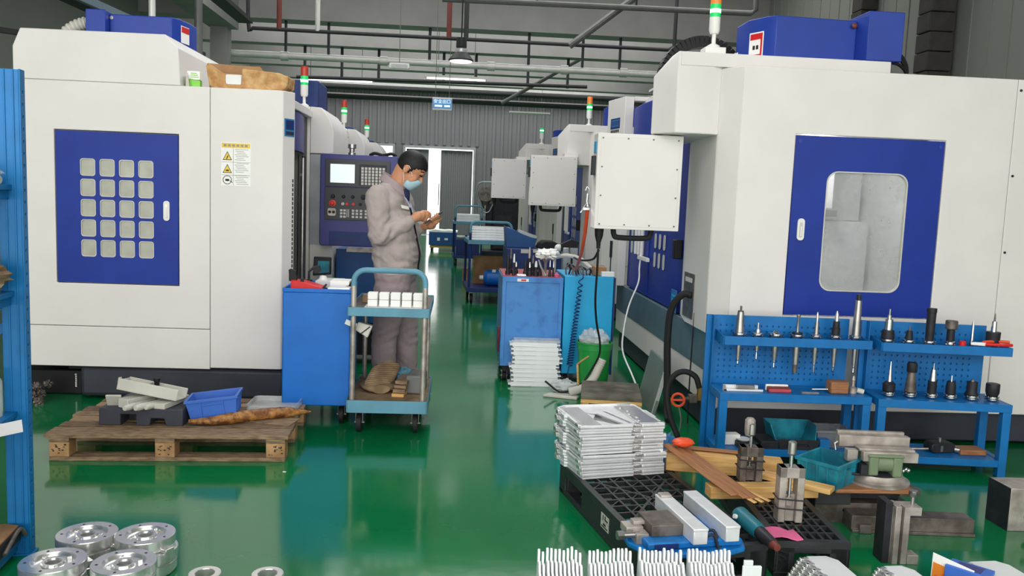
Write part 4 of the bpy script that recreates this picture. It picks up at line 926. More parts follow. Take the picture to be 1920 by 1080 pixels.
for y in (0.03,):
    for x in (-0.212, 0.212):
        b = MB(); b.tube([(x, y, 0.2), (x, y, 0.9)], 0.0165, n=12); b.build('post', 'worn_steel', t)
    b = MB(); b.tube([(-0.212, y, 0.9)] + arc3((-0.142, y, 0.925), 0.07, PI, PI / 2, 6, (1, 0, 0), (0, 0, 1)) + arc3((0.142, y, 0.925), 0.07, PI / 2, 0, 6, (1, 0, 0), (0, 0, 1)) + [(0.212, y, 0.9)], 0.0165, n=12); b.build('handle', 'cart_blue', t)
for x in (-0.212, 0.212):
    b = MB(); b.tube([(x, 0.69, 0.2), (x, 0.69, 0.725)], 0.015, n=10); b.build('post', 'worn_steel', t)
for x in (-0.17, 0.17):
    for y in (0.08, 0.62): castor(t, x, y, 0.135, 1.0)
# white blocks on the upper deck
DZ = 0.7655
k = 0
for j in range(2):
    for i in range(5):
        b = MB(); x = -0.318 - 0.245 + 0.245 + i * 0.0665 - 0.195 + 0.0; x = -0.533 + i * 0.068
        b.bx(x, 5.0, DZ + 0.008 + j * 0.0425, x + 0.058, 5.07, DZ + 0.008 + j * 0.0425 + 0.041)
        if j == 1: pass
        tag(b.build('white_block', 'paper', bevel=0.004), '%s white block from the left in the %s row on the cart' % (('first', 'second', 'third', 'fourth', 'fifth')[i], ('lower', 'upper')[j]), 'block', 'white blocks on the platform cart')
b = MB(); b.bx(-0.55, 4.975, DZ, -0.185, 5.1, DZ + 0.007); tag(b.build('plastic_sheet', 'plastic_white'), 'thin white plastic sheet under the blocks on the cart', 'sheet')
b = MB(); b.bx(-0.588, 5.22, DZ, -0.543, 5.3, DZ + 0.05); tag(b.build('frosted_block', 'cloth_tan', bevel=0.004), 'small beige block at the left of the cart top', 'block')
# quilted sack, slatted scraps on the lower deck
LZ = 0.2005
t = thing('quilted_sack', 'tan quilted sack folded on the lower deck of the cart', 'sack', (-0.46, 5.3, LZ), math.radians(14))
b = MB(); P = []
for k in range(25):
    a = k / 24; w = 0.1 * (1 - 0.6 * (2 * a - 1) ** 6); h = 0.026 + 0.006 * math.cos(k * PI)
    c = Vector((0.055 * (a - 0.5) * 2, 0.0 + 0.1 * (a - 0.5) * 2, 0.035 + 0.115 * a))
    P.append([c + Vector((w * math.cos(t_) * (1 if abs(math.cos(t_)) < 0.8 else 0.93), -0.3 * w * 0 + h * math.sin(t_) * -0.9, h * math.sin(t_) * 0.6)) for t_ in [2 * PI * m / 20 for m in range(20)]])
b.rings(P); b.build('upper_fold', 'cloth_tan', t)
b = MB(); P = []
for k in range(13):
    a = k / 12; w = 0.11 * (1 - 0.5 * (2 * a - 1) ** 4)
    P.append([Vector((-0.03 + w * math.cos(t_), -0.14 + 0.24 * a, 0.03 + 0.028 * math.sin(t_))) for t_ in [2 * PI * m / 16 for m in range(16)]])
b.rings(P); b.build('lower_fold', 'cloth_tan', t)
t = thing('slat_stack', 'stack of narrow wooden slats beside the tan sack', 'wood', (-0.345, 5.08, LZ), math.radians(-8))
for k in range(4):
    b = MB(); b.bx(-0.04 + 0.004 * k, 0.0 + 0.014 * k, k * 0.024, 0.036 + 0.004 * k, 0.26, k * 0.024 + 0.021); b.build('slat', 'wood_grey' if k else 'pine', t, bevel=0.003)
b = MB(); b.ob((-0.24, 5.27, LZ + 0.06), (0.1, 0.2, 0.12), (0, 0, -0.15)); tag(b.build('grey_box', 'pipe_grey', bevel=0.01), 'grey box at the right of the lower cart deck', 'box')
b = MB(); b.lump((-0.335, 5.44, LZ + 0.062), (0.07, 0.06, 0.05), 5, 0.3); tag(b.build('rag', 'cart_blue'), 'pale blue rag behind the slats on the lower cart deck', 'rag')
t = thing('plastic_scoop', 'pale plastic scoop clipped to the left post of the cart', 'scoop', (-0.553, 5.045, 0.63)); t.rotation_euler = (0, math.radians(112), 0)
b = MB(); b.rings([[Vector((sx * w, sy * w * 0.8, z)) for sx, sy in ((-1, -1), (1, -1), (1, 1), (-1, 1))] for z, w in ((-0.05, 0.026), (0.04, 0.04))]); b.build('cup', 'plastic_offwhite', t, bevel=0.006)
b = MB(); b.ob((-0.0, -0.033, 0.01), (0.07, 0.004, 0.006), (0, 0.5, 0)); b.build('strap', 'black', t)
b = MB(); b.ob((-0.0, -0.02, -0.085), (0.03, 0.012, 0.07)); b.build('clip', 'plastic_white', t)

# ------------------------------------------------------------------ blue cabinet and lamp box by the control tower
t = thing('machine_cabinet', 'dark blue cabinet below the violet control panel behind the man', 'cabinet', (-0.78, 7.0, 0))
b = MB(); b.bx(-0.235, 0, 0.36, 0.26, 0.7, 0.98); b.build('body', 'deep_blue', t, bevel=0.006)
b = MB(); b.bx(-0.2, 0.04, 0.08, 0.22, 0.68, 0.36); b.build('plinth', 'black', t)
b = MB(); b.bx(-0.15, -0.003, 0.955, 0.1, 0.02, 0.995); b.build('hinge', 'worn_steel', t, bevel=0.002)
for x in (-0.18, 0.2):
    for y in (0.1, 0.6): castor(t, x, y, 0.08, 0.9)
t = thing('work_lamp', 'dark square work lamp on a thin stem in front of the white tower', 'lamp', (-1.05, 6.55, 0.5))
b = MB(); b.rings([[Vector((sx * w, y, 0.37 + sz * w * 1.05)) for sx, sz in ((-1, -1), (1, -0.8), (1, 1), (-0.9, 1))] for y, w in ((0.03, 0.04), (-0.02, 0.072), (-0.035, 0.07))]); b.build('lamp_head', 'iron_black', t, bevel=0.006)
b = MB(); b.rings([[Vector((0.01 + sx * 0.045, y, 0.365 + sz * 0.048)) for sx, sz in ((-1, -1), (1, -0.8), (1, 1), (-0.9, 1))] for y in (-0.0355, -0.037)]); b.build('lens', 'bin_teal', t)
b = MB(); b.cyl((0.01, 0, 0.0), (0.01, 0, 0.32), 0.008, n=8); b.cyl((0.01, 0, -0.5), (0.01, 0, 0.0), 0.012, n=8); b.cyl((0.01, 0, -0.5), (0.01, 0, -0.48), 0.09, n=18); b.build('stem', 'pipe_dark', t)

# ------------------------------------------------------------------ turned aluminium wheels at the lower left
def wheel(label, loc, rz):
    t = thing('turned_wheel', label, 'metal part', loc, rz, 'stacked turned aluminium wheels')
    b = MB(); R_ = 0.107
    b.lathe([(0.024, 0.0), (0.095, 0.0), (0.1, 0.004), (0.1, 0.012), (R_, 0.014), (R_, 0.046), (0.105, 0.048), (0.072, 0.048), (0.070, 0.044), (0.062, 0.036), (0.04, 0.036), (0.036, 0.044), (0.028, 0.044), (0.024, 0.038), (0.024, 0.0)], (0, 0, 0), 40)
    b.build('rim', 'aluminium', t, angle=25)
    b = MB()
    for k in range(5):
        a = 2 * PI * k / 5 + 0.3; b.cyl((0.086 * math.cos(a), 0.086 * math.sin(a), 0.0475), (0.086 * math.cos(a), 0.086 * math.sin(a), 0.0485), 0.005, n=10)
    b.build('screw_holes', 'iron_black', t)
    for c_, s_, a in [((0.052 * math.cos(a), 0.052 * math.sin(a), 0.041), (0.016, 0.01, 0.012), a) for a in (0.9, 2.6, 4.4)] + [((0.112, 0.0, 0.008), (0.025, 0.06, 0.014), 0), ((-0.1, 0.05, 0.008), (0.03, 0.04, 0.014), 2.7)]:
        b = MB(); b.ob(c_, s_, (0, 0, a)); b.build('lug', 'aluminium', t, bevel=0.002)
    return t
w0 = None
for i, (x, y, n, lb) in enumerate(((-1.36, 3.095, 3, 'back left'), (-1.135, 3.09, 3, 'back right'), (-1.365, 2.86, 3, 'front left'), (-1.13, 2.85, 3, 'front right'))):
    for k in range(n):
        l = '%s aluminium wheel of the %s stack of wheels' % (('bottom', 'middle', 'topmost')[k], lb); p = (x + 0.006 * ((k * 7 + i) % 3 - 1), y + 0.005 * ((k * 5 + i) % 3 - 1), 0.0005 + k * 0.0485); rz = 0.9 * k + 1.3 * i
        if w0 is None: w0 = wheel(l, p, rz)
        else: dup(w0, p, rz, l)
for x, lb in ((-0.885, 'small bright aluminium ring on the floor, the left one of two'), (-0.66, 'small bright aluminium ring on the floor, the right one of two')):
    b = MB(); b.lathe([(0.034, 0.0), (0.056, 0.0), (0.058, 0.002), (0.058, 0.048), (0.056, 0.05), (0.036, 0.05), (0.034, 0.048), (0.034, 0.0)], (x, 2.97, 0.0005), 32); tag(b.build('metal_ring', 'aluminium', angle=25), lb, 'ring', 'aluminium rings on the floor')
# ------------------------------------------------------------------ two blue tool racks in front of the right machine
def bench(label, loc, rz, w, upper_front):
    t = thing('tool_rack', label, 'tool rack', loc, rz, 'blue tool racks before the right machine')
    for x in (0.0, w - 0.045):
        for y in (0.0, 0.235):
            b = MB(); b.bx(x, y, 0, x + 0.045, y + 0.045, 0.37); b.build('leg', 'bench_blue', t, bevel=0.002)
    b = MB()
    b.bx(-0.002, -0.002, 0.37, w + 0.002, 0.045, 0.415); b.bx(0, 0.235, 0.37, w, 0.28, 0.415); b.bx(0, 0.045, 0.37, 0.045, 0.235, 0.415); b.bx(w - 0.045, 0.045, 0.37, w, 0.235, 0.415); b.bx(0.045, 0.045, 0.40, w - 0.045, 0.235, 0.4145)
    b.build('table_top', 'bench_blue', t, bevel=0.002)
    b = MB(); b.bx(0.045, 0.0, 0.055, w - 0.045, 0.03, 0.095); b.bx(0.045, 0.25, 0.055, w - 0.045, 0.28, 0.095); b.bx(0.002, 0.045, 0.055, 0.04, 0.235, 0.095); b.bx(w - 0.04, 0.045, 0.055, w - 0.002, 0.235, 0.095); b.bx(0.02, 0.02, 0.085, w - 0.02, 0.26, 0.092)
    b.build('lower_shelf', 'bench_blue', t, bevel=0.002)
    nx = int((w - 0.13) / 0.0345); hs = [circ(0.05 + 0.0345 * i, 0.45 + 0.0345 * j, 0.0075, 6) for i in range(nx) for j in range(10)]
    b = MB(); b.plate(rect(0.0, 0.405, w - 0.045, 0.82), hs, 'xz', 0.262, 0.27); b.bx(0, 0.22, 0.416, 0.004, 0.27, 0.82)
    b.build('pegboard', 'bench_blue', t)
    b = MB(); b.bx(-0.03, 0.262, 0.0, 0.0, 0.285, 0.82); b.bx(0.0, 0.272, 0.40, w - 0.045, 0.276, 0.82); b.build('back_frame', 'bench_blue', t, bevel=0.002)
    y0 = upper_front
    b = MB(); b.bx(0.03, y0, 0.69, w + 0.02, 0.26, 0.7045); b.bx(0.03, y0 - 0.006, 0.672, w + 0.02, y0, 0.722); b.bx(w + 0.014, y0, 0.672, w + 0.02, 0.26, 0.722)
    b.hexa([(0.024, y0, 0.672), (0.03, y0, 0.672), (0.03, 0.26, 0.672), (0.024, 0.26, 0.672), (0.024, y0, 0.722), (0.03, y0, 0.722), (0.03, 0.26, 0.735), (0.024, 0.26, 0.735)])
    b.build('tool_shelf', 'bench_blue', t, bevel=0.0015)
    return t
bench('blue tool rack at the left, with tapered cutters hanging through its upper shelf', (1.49, 4.49, 0), math.radians(-2), 0.86, 0.09)
bench('blue tool rack at the right, with cutters standing on two levels', (2.375, 4.425, 0), math.radians(-6), 0.73, 0.09)

def tool(label, x, y, z, parts, group):
    t = thing('tool_holder', label, 'tool holder', (x, y, z), 0, group)
    for nm, m, prof in parts:
        b = MB(); b.lathe([(0, prof[0][1])] + list(prof) + [(0, prof[-1][1])], (0, 0, 0), 18); b.build(nm, m, t, angle=30)
    return t
def fl(r=0.038): return ('flange', 'chrome', [(0.02, 0.0), (0.026, 0.006), (r, 0.008), (r, 0.014), (r * 0.86, 0.018), (r, 0.022), (r, 0.028), (0.024, 0.032)])
def sh(r0, r1, z): return ('taper_shank', 'steel', [(r0, 0.0), (r0 * 0.97, -0.02), (r1, -z)])
def kn(r, z0, z1): return ('pull_stud', 'chrome', [(r, -z0), (r, -z0 - 0.008), (r * 0.6, -z0 - 0.012), (r * 0.6, -z1 + 0.012), (r * 1.05, -z1 + 0.006), (r * 0.9, -z1)])
G1 = 'tapered cutters hanging in the left tool rack'; G2 = 'cutters on the upper shelf of the right tool rack'; G3 = 'cutters on the table of the right tool rack'
T1 = [
 ('cone holder with short cutter, first in the left rack', [sh(0.0165, 0.011, 0.125), kn(0.007, 0.125, 0.16), fl(0.044), ('chuck', 'steel', [(0.026, 0.032), (0.024, 0.06), (0.018, 0.148)]), ('cutter', 'dark_steel', [(0.016, 0.148), (0.016, 0.155), (0.006, 0.156), (0.006, 0.182)])]),
 ('small stubby holder with thin pin, second in the left rack', [sh(0.016, 0.012, 0.07), kn(0.006, 0.07, 0.13), fl(0.036), ('chuck', 'chrome', [(0.016, 0.03), (0.014, 0.05)]), ('cutter', 'chrome', [(0.006, 0.05), (0.006, 0.088)])]),
 ('empty flat flanged holder, third in the left rack', [sh(0.021, 0.012, 0.13), kn(0.007, 0.13, 0.175), fl(0.045), ('chuck', 'chrome', [(0.024, 0.03), (0.02, 0.036), (0.014, 0.044)])]),
 ('holder with a slender flared cutter, fourth in the left rack', [sh(0.021, 0.0165, 0.15), ('pull_stud', 'dark_steel', [(0.015, -0.15), (0.013, -0.20)]), fl(0.045), ('chuck', 'iron_black', [(0.03, 0.032), (0.028, 0.038)]), ('cutter', 'steel', [(0.009, 0.038), (0.007, 0.12), (0.012, 0.135), (0.012, 0.142)])]),
 ('holder with a twist drill, fifth in the left rack', [sh(0.0185, 0.011, 0.14), kn(0.008, 0.14, 0.20), fl(0.034), ('chuck', 'steel', [(0.014, 0.03), (0.012, 0.10)]), ('cutter', 'chrome', [(0.007, 0.1), (0.007, 0.145), (0.002, 0.16)])]),
 ('holder with dark collar and pointed bit, sixth in the left rack', [sh(0.018, 0.011, 0.15), kn(0.008, 0.15, 0.19), fl(0.036), ('chuck', 'iron_black', [(0.024, 0.032), (0.024, 0.07), (0.02, 0.072), (0.018, 0.11)]), ('cutter', 'chrome', [(0.012, 0.11), (0.01, 0.15), (0.003, 0.17)])]),
 ('tallest slim cylinder holder, rightmost in the left rack', [sh(0.0165, 0.010, 0.15), kn(0.007, 0.15, 0.195), fl(0.036), ('chuck', 'steel', [(0.024, 0.032), (0.018, 0.235)]), ('cutter', 'iron_black', [(0.014, 0.235), (0.013, 0.27)])]),
]
for x, (lb, parts) in zip((1.633, 1.741, 1.848, 1.975, 2.087, 2.203, 2.325), T1): tool(lb, x, 4.655, 0.706, parts, G1)
def base(r=0.02): return ('base_ring', 'chrome', [(r, -0.0015), (r, 0.0)])
T2 = [
 ('holder with wide dark collar and chrome nose, leftmost on the upper right shelf', [fl(0.04), ('chuck', 'iron_black', [(0.036, 0.03), (0.036, 0.05), (0.031, 0.08)]), ('sleeve', 'chrome', [(0.022, 0.08), (0.022, 0.14)]), ('cutter', 'steel', [(0.012, 0.14), (0.01, 0.165), (0.005, 0.166), (0.005, 0.2)])]),
 ('small low holder with a thin point, second along the upper right shelf', [fl(0.036), ('chuck', 'iron_black', [(0.022, 0.03), (0.016, 0.08)]), ('cutter', 'dark_steel', [(0.006, 0.08), (0.003, 0.11)])]),
 ('tall black tube holder, third along the upper right shelf', [fl(0.038), ('chuck', 'iron_black', [(0.023, 0.03), (0.025, 0.19), (0.027, 0.192), (0.027, 0.215)])]),
 ('holder with a fat dark nut on top, fourth along the upper right shelf', [fl(0.03), ('chuck', 'iron_black', [(0.022, 0.03), (0.021, 0.1)]), ('nut', 'dark_steel', [(0.03, 0.1), (0.033, 0.105), (0.033, 0.145), (0.03, 0.15)])]),
 ('bare twist drill standing upright on the upper right shelf', [('flange', 'chrome', [(0.012, 0), (0.012, 0.03)]), ('cutter', 'chrome', [(0.009, 0.03), (0.007, 0.13), (0.004, 0.15)])]),
 ('holder with a broad black drum and slim bit, rightmost on the upper right shelf', [fl(0.036), ('chuck', 'iron_black', [(0.036, 0.03), (0.038, 0.095)]), ('sleeve', 'chrome', [(0.015, 0.095), (0.013, 0.155)]), ('cutter', 'dark_steel', [(0.006, 0.155), (0.003, 0.2)])]),
]
rz6 = math.radians(-6)
def on_b2(px, ly): return 2.375 + px * math.cos(rz6) - ly * math.sin(rz6), 4.425 + px * math.sin(rz6) + ly * math.cos(rz6)
for lx, (lb, parts) in zip((0.085, 0.205, 0.32, 0.437, 0.558, 0.675), T2):
    x, y = on_b2(lx, 0.165); tool(lb, x, y, 0.705, parts, G2)
T3 = [
 ('silver spike holder, leftmost on the right rack table', [fl(0.036), ('chuck', 'iron_black', [(0.034, 0.032), (0.034, 0.07), (0.02, 0.085)]), ('cutter', 'chrome', [(0.014, 0.085), (0.003, 0.2)])]),
 ('black headed conical holder, second along the right rack table', [fl(0.038), ('chuck', 'dark_steel', [(0.032, 0.032), (0.02, 0.145)]), ('cutter', 'iron_black', [(0.026, 0.145), (0.028, 0.15), (0.028, 0.19), (0.022, 0.2)])]),
 ('black holder with stepped chrome nose, third along the right rack table', [fl(0.036), ('chuck', 'iron_black', [(0.024, 0.032), (0.024, 0.1)]), ('sleeve', 'chrome', [(0.02, 0.1), (0.014, 0.165)]), ('cutter', 'steel', [(0.006, 0.165), (0.003, 0.2)])]),
 ('short black holder with small silver bit, fourth along the right rack table', [fl(0.036), ('chuck', 'iron_black', [(0.027, 0.032), (0.027, 0.07), (0.023, 0.1)]), ('cutter', 'chrome', [(0.006, 0.1), (0.004, 0.135)])]),
 ('short black holder with rounded cap, fifth along the right rack table', [fl(0.038), ('chuck', 'iron_black', [(0.038, 0.032), (0.028, 0.05), (0.028, 0.105)]), ('cutter', 'dark_steel', [(0.012, 0.105), (0.008, 0.118)])]),
 ('squat holder with a wide black drum, rightmost on the right rack table', [fl(0.038), ('chuck', 'iron_black', [(0.03, 0.032), (0.036, 0.05), (0.036, 0.095), (0.034, 0.1)])]),
]
for lx, (lb, parts) in zip((0.085, 0.205, 0.325, 0.43, 0.547, 0.662), T3):
    x, y = on_b2(lx, 0.09); tool(lb, x, y, 0.4155, parts, G3)
# pliers and things on the upper right shelf and the left table
t = thing('pliers', 'pliers with red grips lying on the right end of the upper shelf', 'pliers', on_b2(0.64, 0.115) + (0.7245,), rz6 - 0.05)
for k, (m, z) in enumerate((('red', 0.0), ('orange_red', 0.012))):
    b = MB(); b.tube(smooth_path([(-0.04, 0.0, 0.008 + z), (0.0, -0.012 + 0.03 * k, 0.01 + z), (0.06, -0.02 + 0.05 * k, 0.012 + z), (0.11, -0.01 + 0.03 * k, 0.012 + z)], 4), 0.009, n=8); b.build('grip', m, t)
b = MB(); b.prism([(-0.11, 0.0), (-0.04, -0.014), (-0.02, 0.0), (-0.04, 0.014)], 'xy', 0.0, 0.018); b.build('jaw', 'paper', t, bevel=0.003)
x, y = on_b2(0.49, 0.13); b = MB(); b.cyl((x, y, 0.7055), (x, y, 0.745), 0.018, n=14); tag(b.build('red_plug', 'red', bevel=0.003), 'small red plug on the upper shelf of the right rack', 'plug')
ZB = 0.4155
t = thing('caliper', 'silver caliper lying at the left end of the left rack table', 'caliper', (1.70, 4.56, ZB), 0.0)
b = MB(); b.bx(-0.18, -0.03, 0, 0.05, -0.012, 0.012); b.bx(-0.17, 0.0, 0, 0.03, 0.02, 0.03); b.build('beam', 'alu_matte', t, bevel=0.002)
b = MB(); b.bx(-0.1, -0.03, 0.013, 0.0, 0.02, 0.035); b.build('slide', 'steel', t, bevel=0.002)
b = MB(); b.prism([(-0.18, 0.0), (-0.16, 0.0), (-0.17, 0.035), (-0.18, 0.04)], 'xz', -0.03, -0.026); b.build('jaw', 'steel', t)
t = thing('file_set', 'red handled tool set next to the caliper on the left rack', 'tool', (1.79, 4.55, ZB))
for k in range(3):
    b = MB(); b.bx(-0.01, -0.03 + 0.025 * k, 0.0, 0.12, -0.012 + 0.025 * k, 0.02 + 0.008 * k); b.build('handle', ('red_worn', 'pipe_red', 'paper')[k], t, bevel=0.004)
t = thing('scraper_tool', 'flat bladed scraper before the brown block on the left rack', 'tool', (2.10, 4.53, ZB))
b = MB(); b.bx(-0.13, -0.012, 0.0, -0.03, 0.012, 0.006); b.build('blade', 'worn_steel', t)
b = MB(); b.tube([(-0.06, 0.02, 0.018), (0.03, 0.02, 0.02)], 0.005); b.sph((0.03, 0.02, 0.02), 0.009); b.build('rod', 'chrome', t)
b = MB(); b.bx(2.14, 4.52, ZB, 2.245, 4.60, ZB + 0.07); tag(b.build('wooden_block', 'plank_brown', bevel=0.008), 'brown block on the left rack table', 'block')
t = thing('chuck_key', 'small grey chuck key standing at the right end of the left rack table', 'tool', (2.285, 4.56, ZB))
b = MB(); b.lathe([(0, 0), (0.022, 0), (0.022, 0.03), (0.01, 0.04), (0.008, 0.07), (0.012, 0.075), (0.006, 0.1), (0, 0.105)], (0, 0, 0), 14); b.build('body', 'worn_steel', t)
b = MB(); b.cyl((0.02, -0.01, 0.02), (0.055, -0.02, 0.012), 0.015, n=12); b.build('knob', 'plastic_offwhite', t)
# lower shelf of the left rack
ZL = 0.0925
b = MB(); b.ob((1.60, 4.60, ZL + 0.03), (0.1, 0.06, 0.06), (0, 0, 0.1)); tag(b.build('white_block', 'paper', bevel=0.004), 'white block on the lower shelf of the left rack', 'block')
b = MB(); b.bx(1.62, 4.52, ZL, 1.74, 4.64, ZL + 0.03); tag(b.build('steel_block', 'iron_black', bevel=0.004), 'dark flat block under the white dish on the left rack', 'block')
b = MB(); b.lathe([(0, 0.0), (0.03, 0.0), (0.042, 0.01), (0.04, 0.012), (0.0, 0.006)], (1.665, 4.56, ZL + 0.031), 24); tag(b.build('white_dish', 'plastic_white'), 'small white dish on the lower shelf of the left rack', 'dish')
b = MB(); b.bx(1.75, 4.50, ZL, 1.85, 4.66, ZL + 0.045); tag(b.build('steel_block', 'iron_black', bevel=0.004), 'dark block left of the open teal bin on the rack shelf', 'block')
t = thing('open_bin', 'open fronted teal and grey bin on the lower shelf of the left rack', 'bin', (1.97, 4.60, ZL), math.radians(-4))
b = MB(); b.prism([(-0.11, 0.0), (0.1, 0.0), (0.13, 0.12), (-0.14, 0.12)], 'xz', 0.12, 0.126); b.hexa([(-0.11, -0.1, 0), (-0.105, -0.1, 0), (-0.105, 0.12, 0), (-0.11, 0.12, 0), (-0.14, -0.02, 0.12), (-0.135, -0.02, 0.12), (-0.135, 0.12, 0.12), (-0.14, 0.12, 0.12)]); b.hexa([(0.095, -0.1, 0), (0.1, -0.1, 0), (0.1, 0.12, 0), (0.095, 0.12, 0), (0.125, -0.02, 0.12), (0.13, -0.02, 0.12), (0.13, 0.12, 0.12), (0.125, 0.12, 0.12)]); b.bx(-0.11, -0.1, 0, 0.1, 0.12, 0.006)
b.build('shell', 'bin_teal', t)
b = MB(); b.bx(-0.11, -0.104, 0.0, 0.1, -0.1, 0.05); b.plate([(-0.105, 0.0), (0.1, 0.0), (0.12, 0.06), (-0.12, 0.06)], [[(-0.07, 0.02), (0.06, 0.02), (0.05, 0.035), (-0.06, 0.035)]], 'xz', -0.112, -0.104); b.build('front_lip', 'iron_black', t, bevel=0.002)
crate('glass_box', 'clear grey plastic box behind the teal bins on the rack shelf', (2.20, 4.63, ZL), math.radians(-3), 0.2, 0.16, 0.1, 'grey_glass', ribs=False)
b = MB(); b.bx(2.09, 4.50, ZL, 2.15, 4.56, ZL + 0.06); tag(b.build('blue_box', 'bench_blue', bevel=0.004), 'small blue box between the bins on the rack shelf', 'box')
t = thing('round_vise', 'small dark round clamp on the lower shelf of the right rack', 'clamp', on_b2(0.42, 0.14) + (ZL,), 0.1)
b = MB(); b.prism(rrect(-0.075, 0, 0.075, 0.06, 0.025), 'xz', -0.04, 0.04); b.build('body', 'iron_black', t, bevel=0.006)
b = MB(); b.cyl((0.0, 0, 0.06), (0.0, 0, 0.08), 0.01, n=10); b.cyl((0.08, -0.03, 0.02), (0.1, -0.05, 0.02), 0.018, n=12); b.bx(-0.02, -0.042, 0.01, -0.005, -0.04, 0.045); b.build('screw', 'steel', t)
b = MB(); b.tube([(-0.17, 0.02, 0.012), (-0.075, -0.01, 0.02)], 0.006); b.build('lever', 'worn_steel', t)
x, y = on_b2(0.57, 0.14); b = MB(); b.prism([(x - 0.06, y - 0.05), (x + 0.09, y - 0.06), (x + 0.1, y + 0.05), (x - 0.05, y + 0.05)], 'xy', ZL, ZL + 0.03); tag(b.build('wooden_block', 'plank_brown', bevel=0.005), 'brown wedge of wood right of the round clamp on the right rack', 'block')

# ------------------------------------------------------------------ black plastic pallets
def plastic_pallet(label, loc, rz, w, L):
    t = thing('plastic_pallet', label, 'pallet', loc, rz, 'black plastic pallets')
    b = MB(); e = 0.03
    b.plate(rect(0, 0, w, L), [rect(e, e, w - e, L - e)], 'xy', 0.125, 0.149)
    n = 7
    for i in range(1, n): x = e + (w - 2 * e) * i / n; b.bx(x - 0.005, e, 0.128, x + 0.005, L - e, 0.148)
    m = int(L / 0.075)
    for j in range(1, m):
        y = e + (L - 2 * e) * j / m; b.bx(e, y - 0.005, 0.129, w - e, y + 0.005, 0.1475)
        for i in range(n):
            if (i + j) % 3 == 0: x = e + (w - 2 * e) * (i + 0.5) / n; b.ob((x, y + 0.035, 0.1375), (0.095, 0.006, 0.018), (0, 0, 0.8))
    for s in (-1, 1): b.ob((w / 2, L * 0.5, 0.138), (w * 1.1, 0.012, 0.0195), (0, 0, s * 0.9))
    b.build('deck', 'plastic_black', t)
    b = MB()
    for x0 in (0, w - 0.012):
        b.plate(rect(0, 0.02, L, 0.125), [rect(L * 0.14, 0.03, L * 0.42, 0.1), rect(L * 0.58, 0.03, L * 0.86, 0.1)] if x0 else [rect(L * 0.70, 0.03, L * 0.92, 0.1)], 'yz', x0, x0 + 0.012)
    for y0 in (0, L - 0.012):
        b.plate(rect(0, 0.02, w, 0.125), [rect(w * 0.2, 0.03, w * 0.8, 0.1)], 'xz', y0, y0 + 0.012)
    b.bx(0, 0, 0, 0.06, L, 0.02); b.bx(w - 0.06, 0, 0, w, L, 0.02); b.bx(0, 0, 0, w, 0.06, 0.02); b.bx(0, L - 0.06, 0, w, L, 0.02)
    for y in (0.0, L / 2 - 0.05, L - 0.1): b.bx(0.01, y, 0.0, 0.08, y + 0.1, 0.125); b.bx(w - 0.08, y, 0, w - 0.01, y + 0.1, 0.125)
    b.build('skirt', 'plastic_black', t, bevel=0.003)
    return t
pa = plastic_pallet('black lattice plastic pallet carrying the plates and the blue vise', (0.755, 2.96, 0), math.radians(11), 0.50, 1.1)
b = MB(); b.m = 0
for v0, v1 in ((0.05, 0.08), (0.083, 0.113)):
    b.bx(-0.002, 0.42, v0, 0.0, 0.51, v1)
b.m = 1
b.bx(-0.003, 0.43, 0.09, -0.002, 0.465, 0.097); b.bx(-0.003, 0.455, 0.097, -0.002, 0.465, 0.11); b.bx(-0.003, 0.48, 0.086, -0.002, 0.488, 0.108); b.bx(-0.003, 0.43, 0.056, -0.002, 0.50, 0.062); b.bx(-0.003, 0.45, 0.066, -0.002, 0.48, 0.075)
b.build('logo_plate', ['plastic_offwhite', 'iron_black'], pa)
plastic_pallet('black lattice plastic pallet under the upright clamps and planks', (1.285, 3.085, 0), math.radians(-3), 0.30, 1.0)

# milled aluminium plates stacked on the pallet
def milled_plate(label, loc, rz):
    t = thing('milled_plate', label, 'metal part', loc, rz, 'milled aluminium plates stacked on the black pallet')
    b = MB(); w, d = 0.215, 0.2
    out = [(-w, -d), (0.05, -d), (0.06, -d + 0.012), (0.09, -d + 0.012), (0.1, -d), (w, -d), (w, -d + 0.12), (w + 0.012, -d + 0.13), (w + 0.012, 0.05), (w, 0.06), (w, d - 0.03), (w - 0.03, d), (-w + 0.05, d), (-w, d - 0.04), (-w, 0.06), (-w - 0.015, 0.05), (-w - 0.015, 0.0), (-w, -0.01)]
    win = [(-0.02, -0.155), (0.03, -0.15), (-0.01, -0.05), (-0.04, 0.06), (-0.09, 0.075), (-0.13, 0.07), (-0.06, 0.02), (-0.1, -0.06), (-0.07, -0.1)]
    slot = [(0.055, -0.145), (0.075, -0.14), (0.02, 0.10), (0.0, 0.098)]
    b.plate(out, [win, slot], 'xy', 0.008, 0.018)
    b.plate(out, [[(x * 0.955, y * 0.955) for x, y in out]], 'xy', 0.0, 0.0265)
    b.build('plate_body', 'alu_matte', t, bevel=0.0015)
    b = MB()
    b.bx(0.09, -0.17, 0.018, 0.2, 0.15, 0.0255); b.bx(-0.19, -0.18, 0.018, -0.10, 0.16, 0.0235)
    for k in range(5): b.cyl((0.11 + 0.015 * (k % 2), -0.13 + 0.06 * k, 0.0255), (0.11 + 0.015 * (k % 2), -0.13 + 0.06 * k, 0.0285), 0.012, n=12)
    b.ob((0.075, -0.19, 0.022), (0.03, 0.03, 0.012)); b.ob((-0.205, -0.16, 0.02), (0.03, 0.04, 0.016)); b.ob((-0.215, 0.12, 0.014), (0.025, 0.035, 0.022)); b.ob((0.16, 0.185, 0.024), (0.07, 0.02, 0.012)); b.ob((0.205, -0.18, 0.024), (0.03, 0.02, 0.012))
    b.build('raised_lands', 'aluminium', t, bevel=0.002)
    b = MB()
    b.bx(0.03, -d - 0.0006, 0.010, 0.17, -d + 0.002, 0.013); b.build('edge_slots', 'worn_steel', t)
    return t
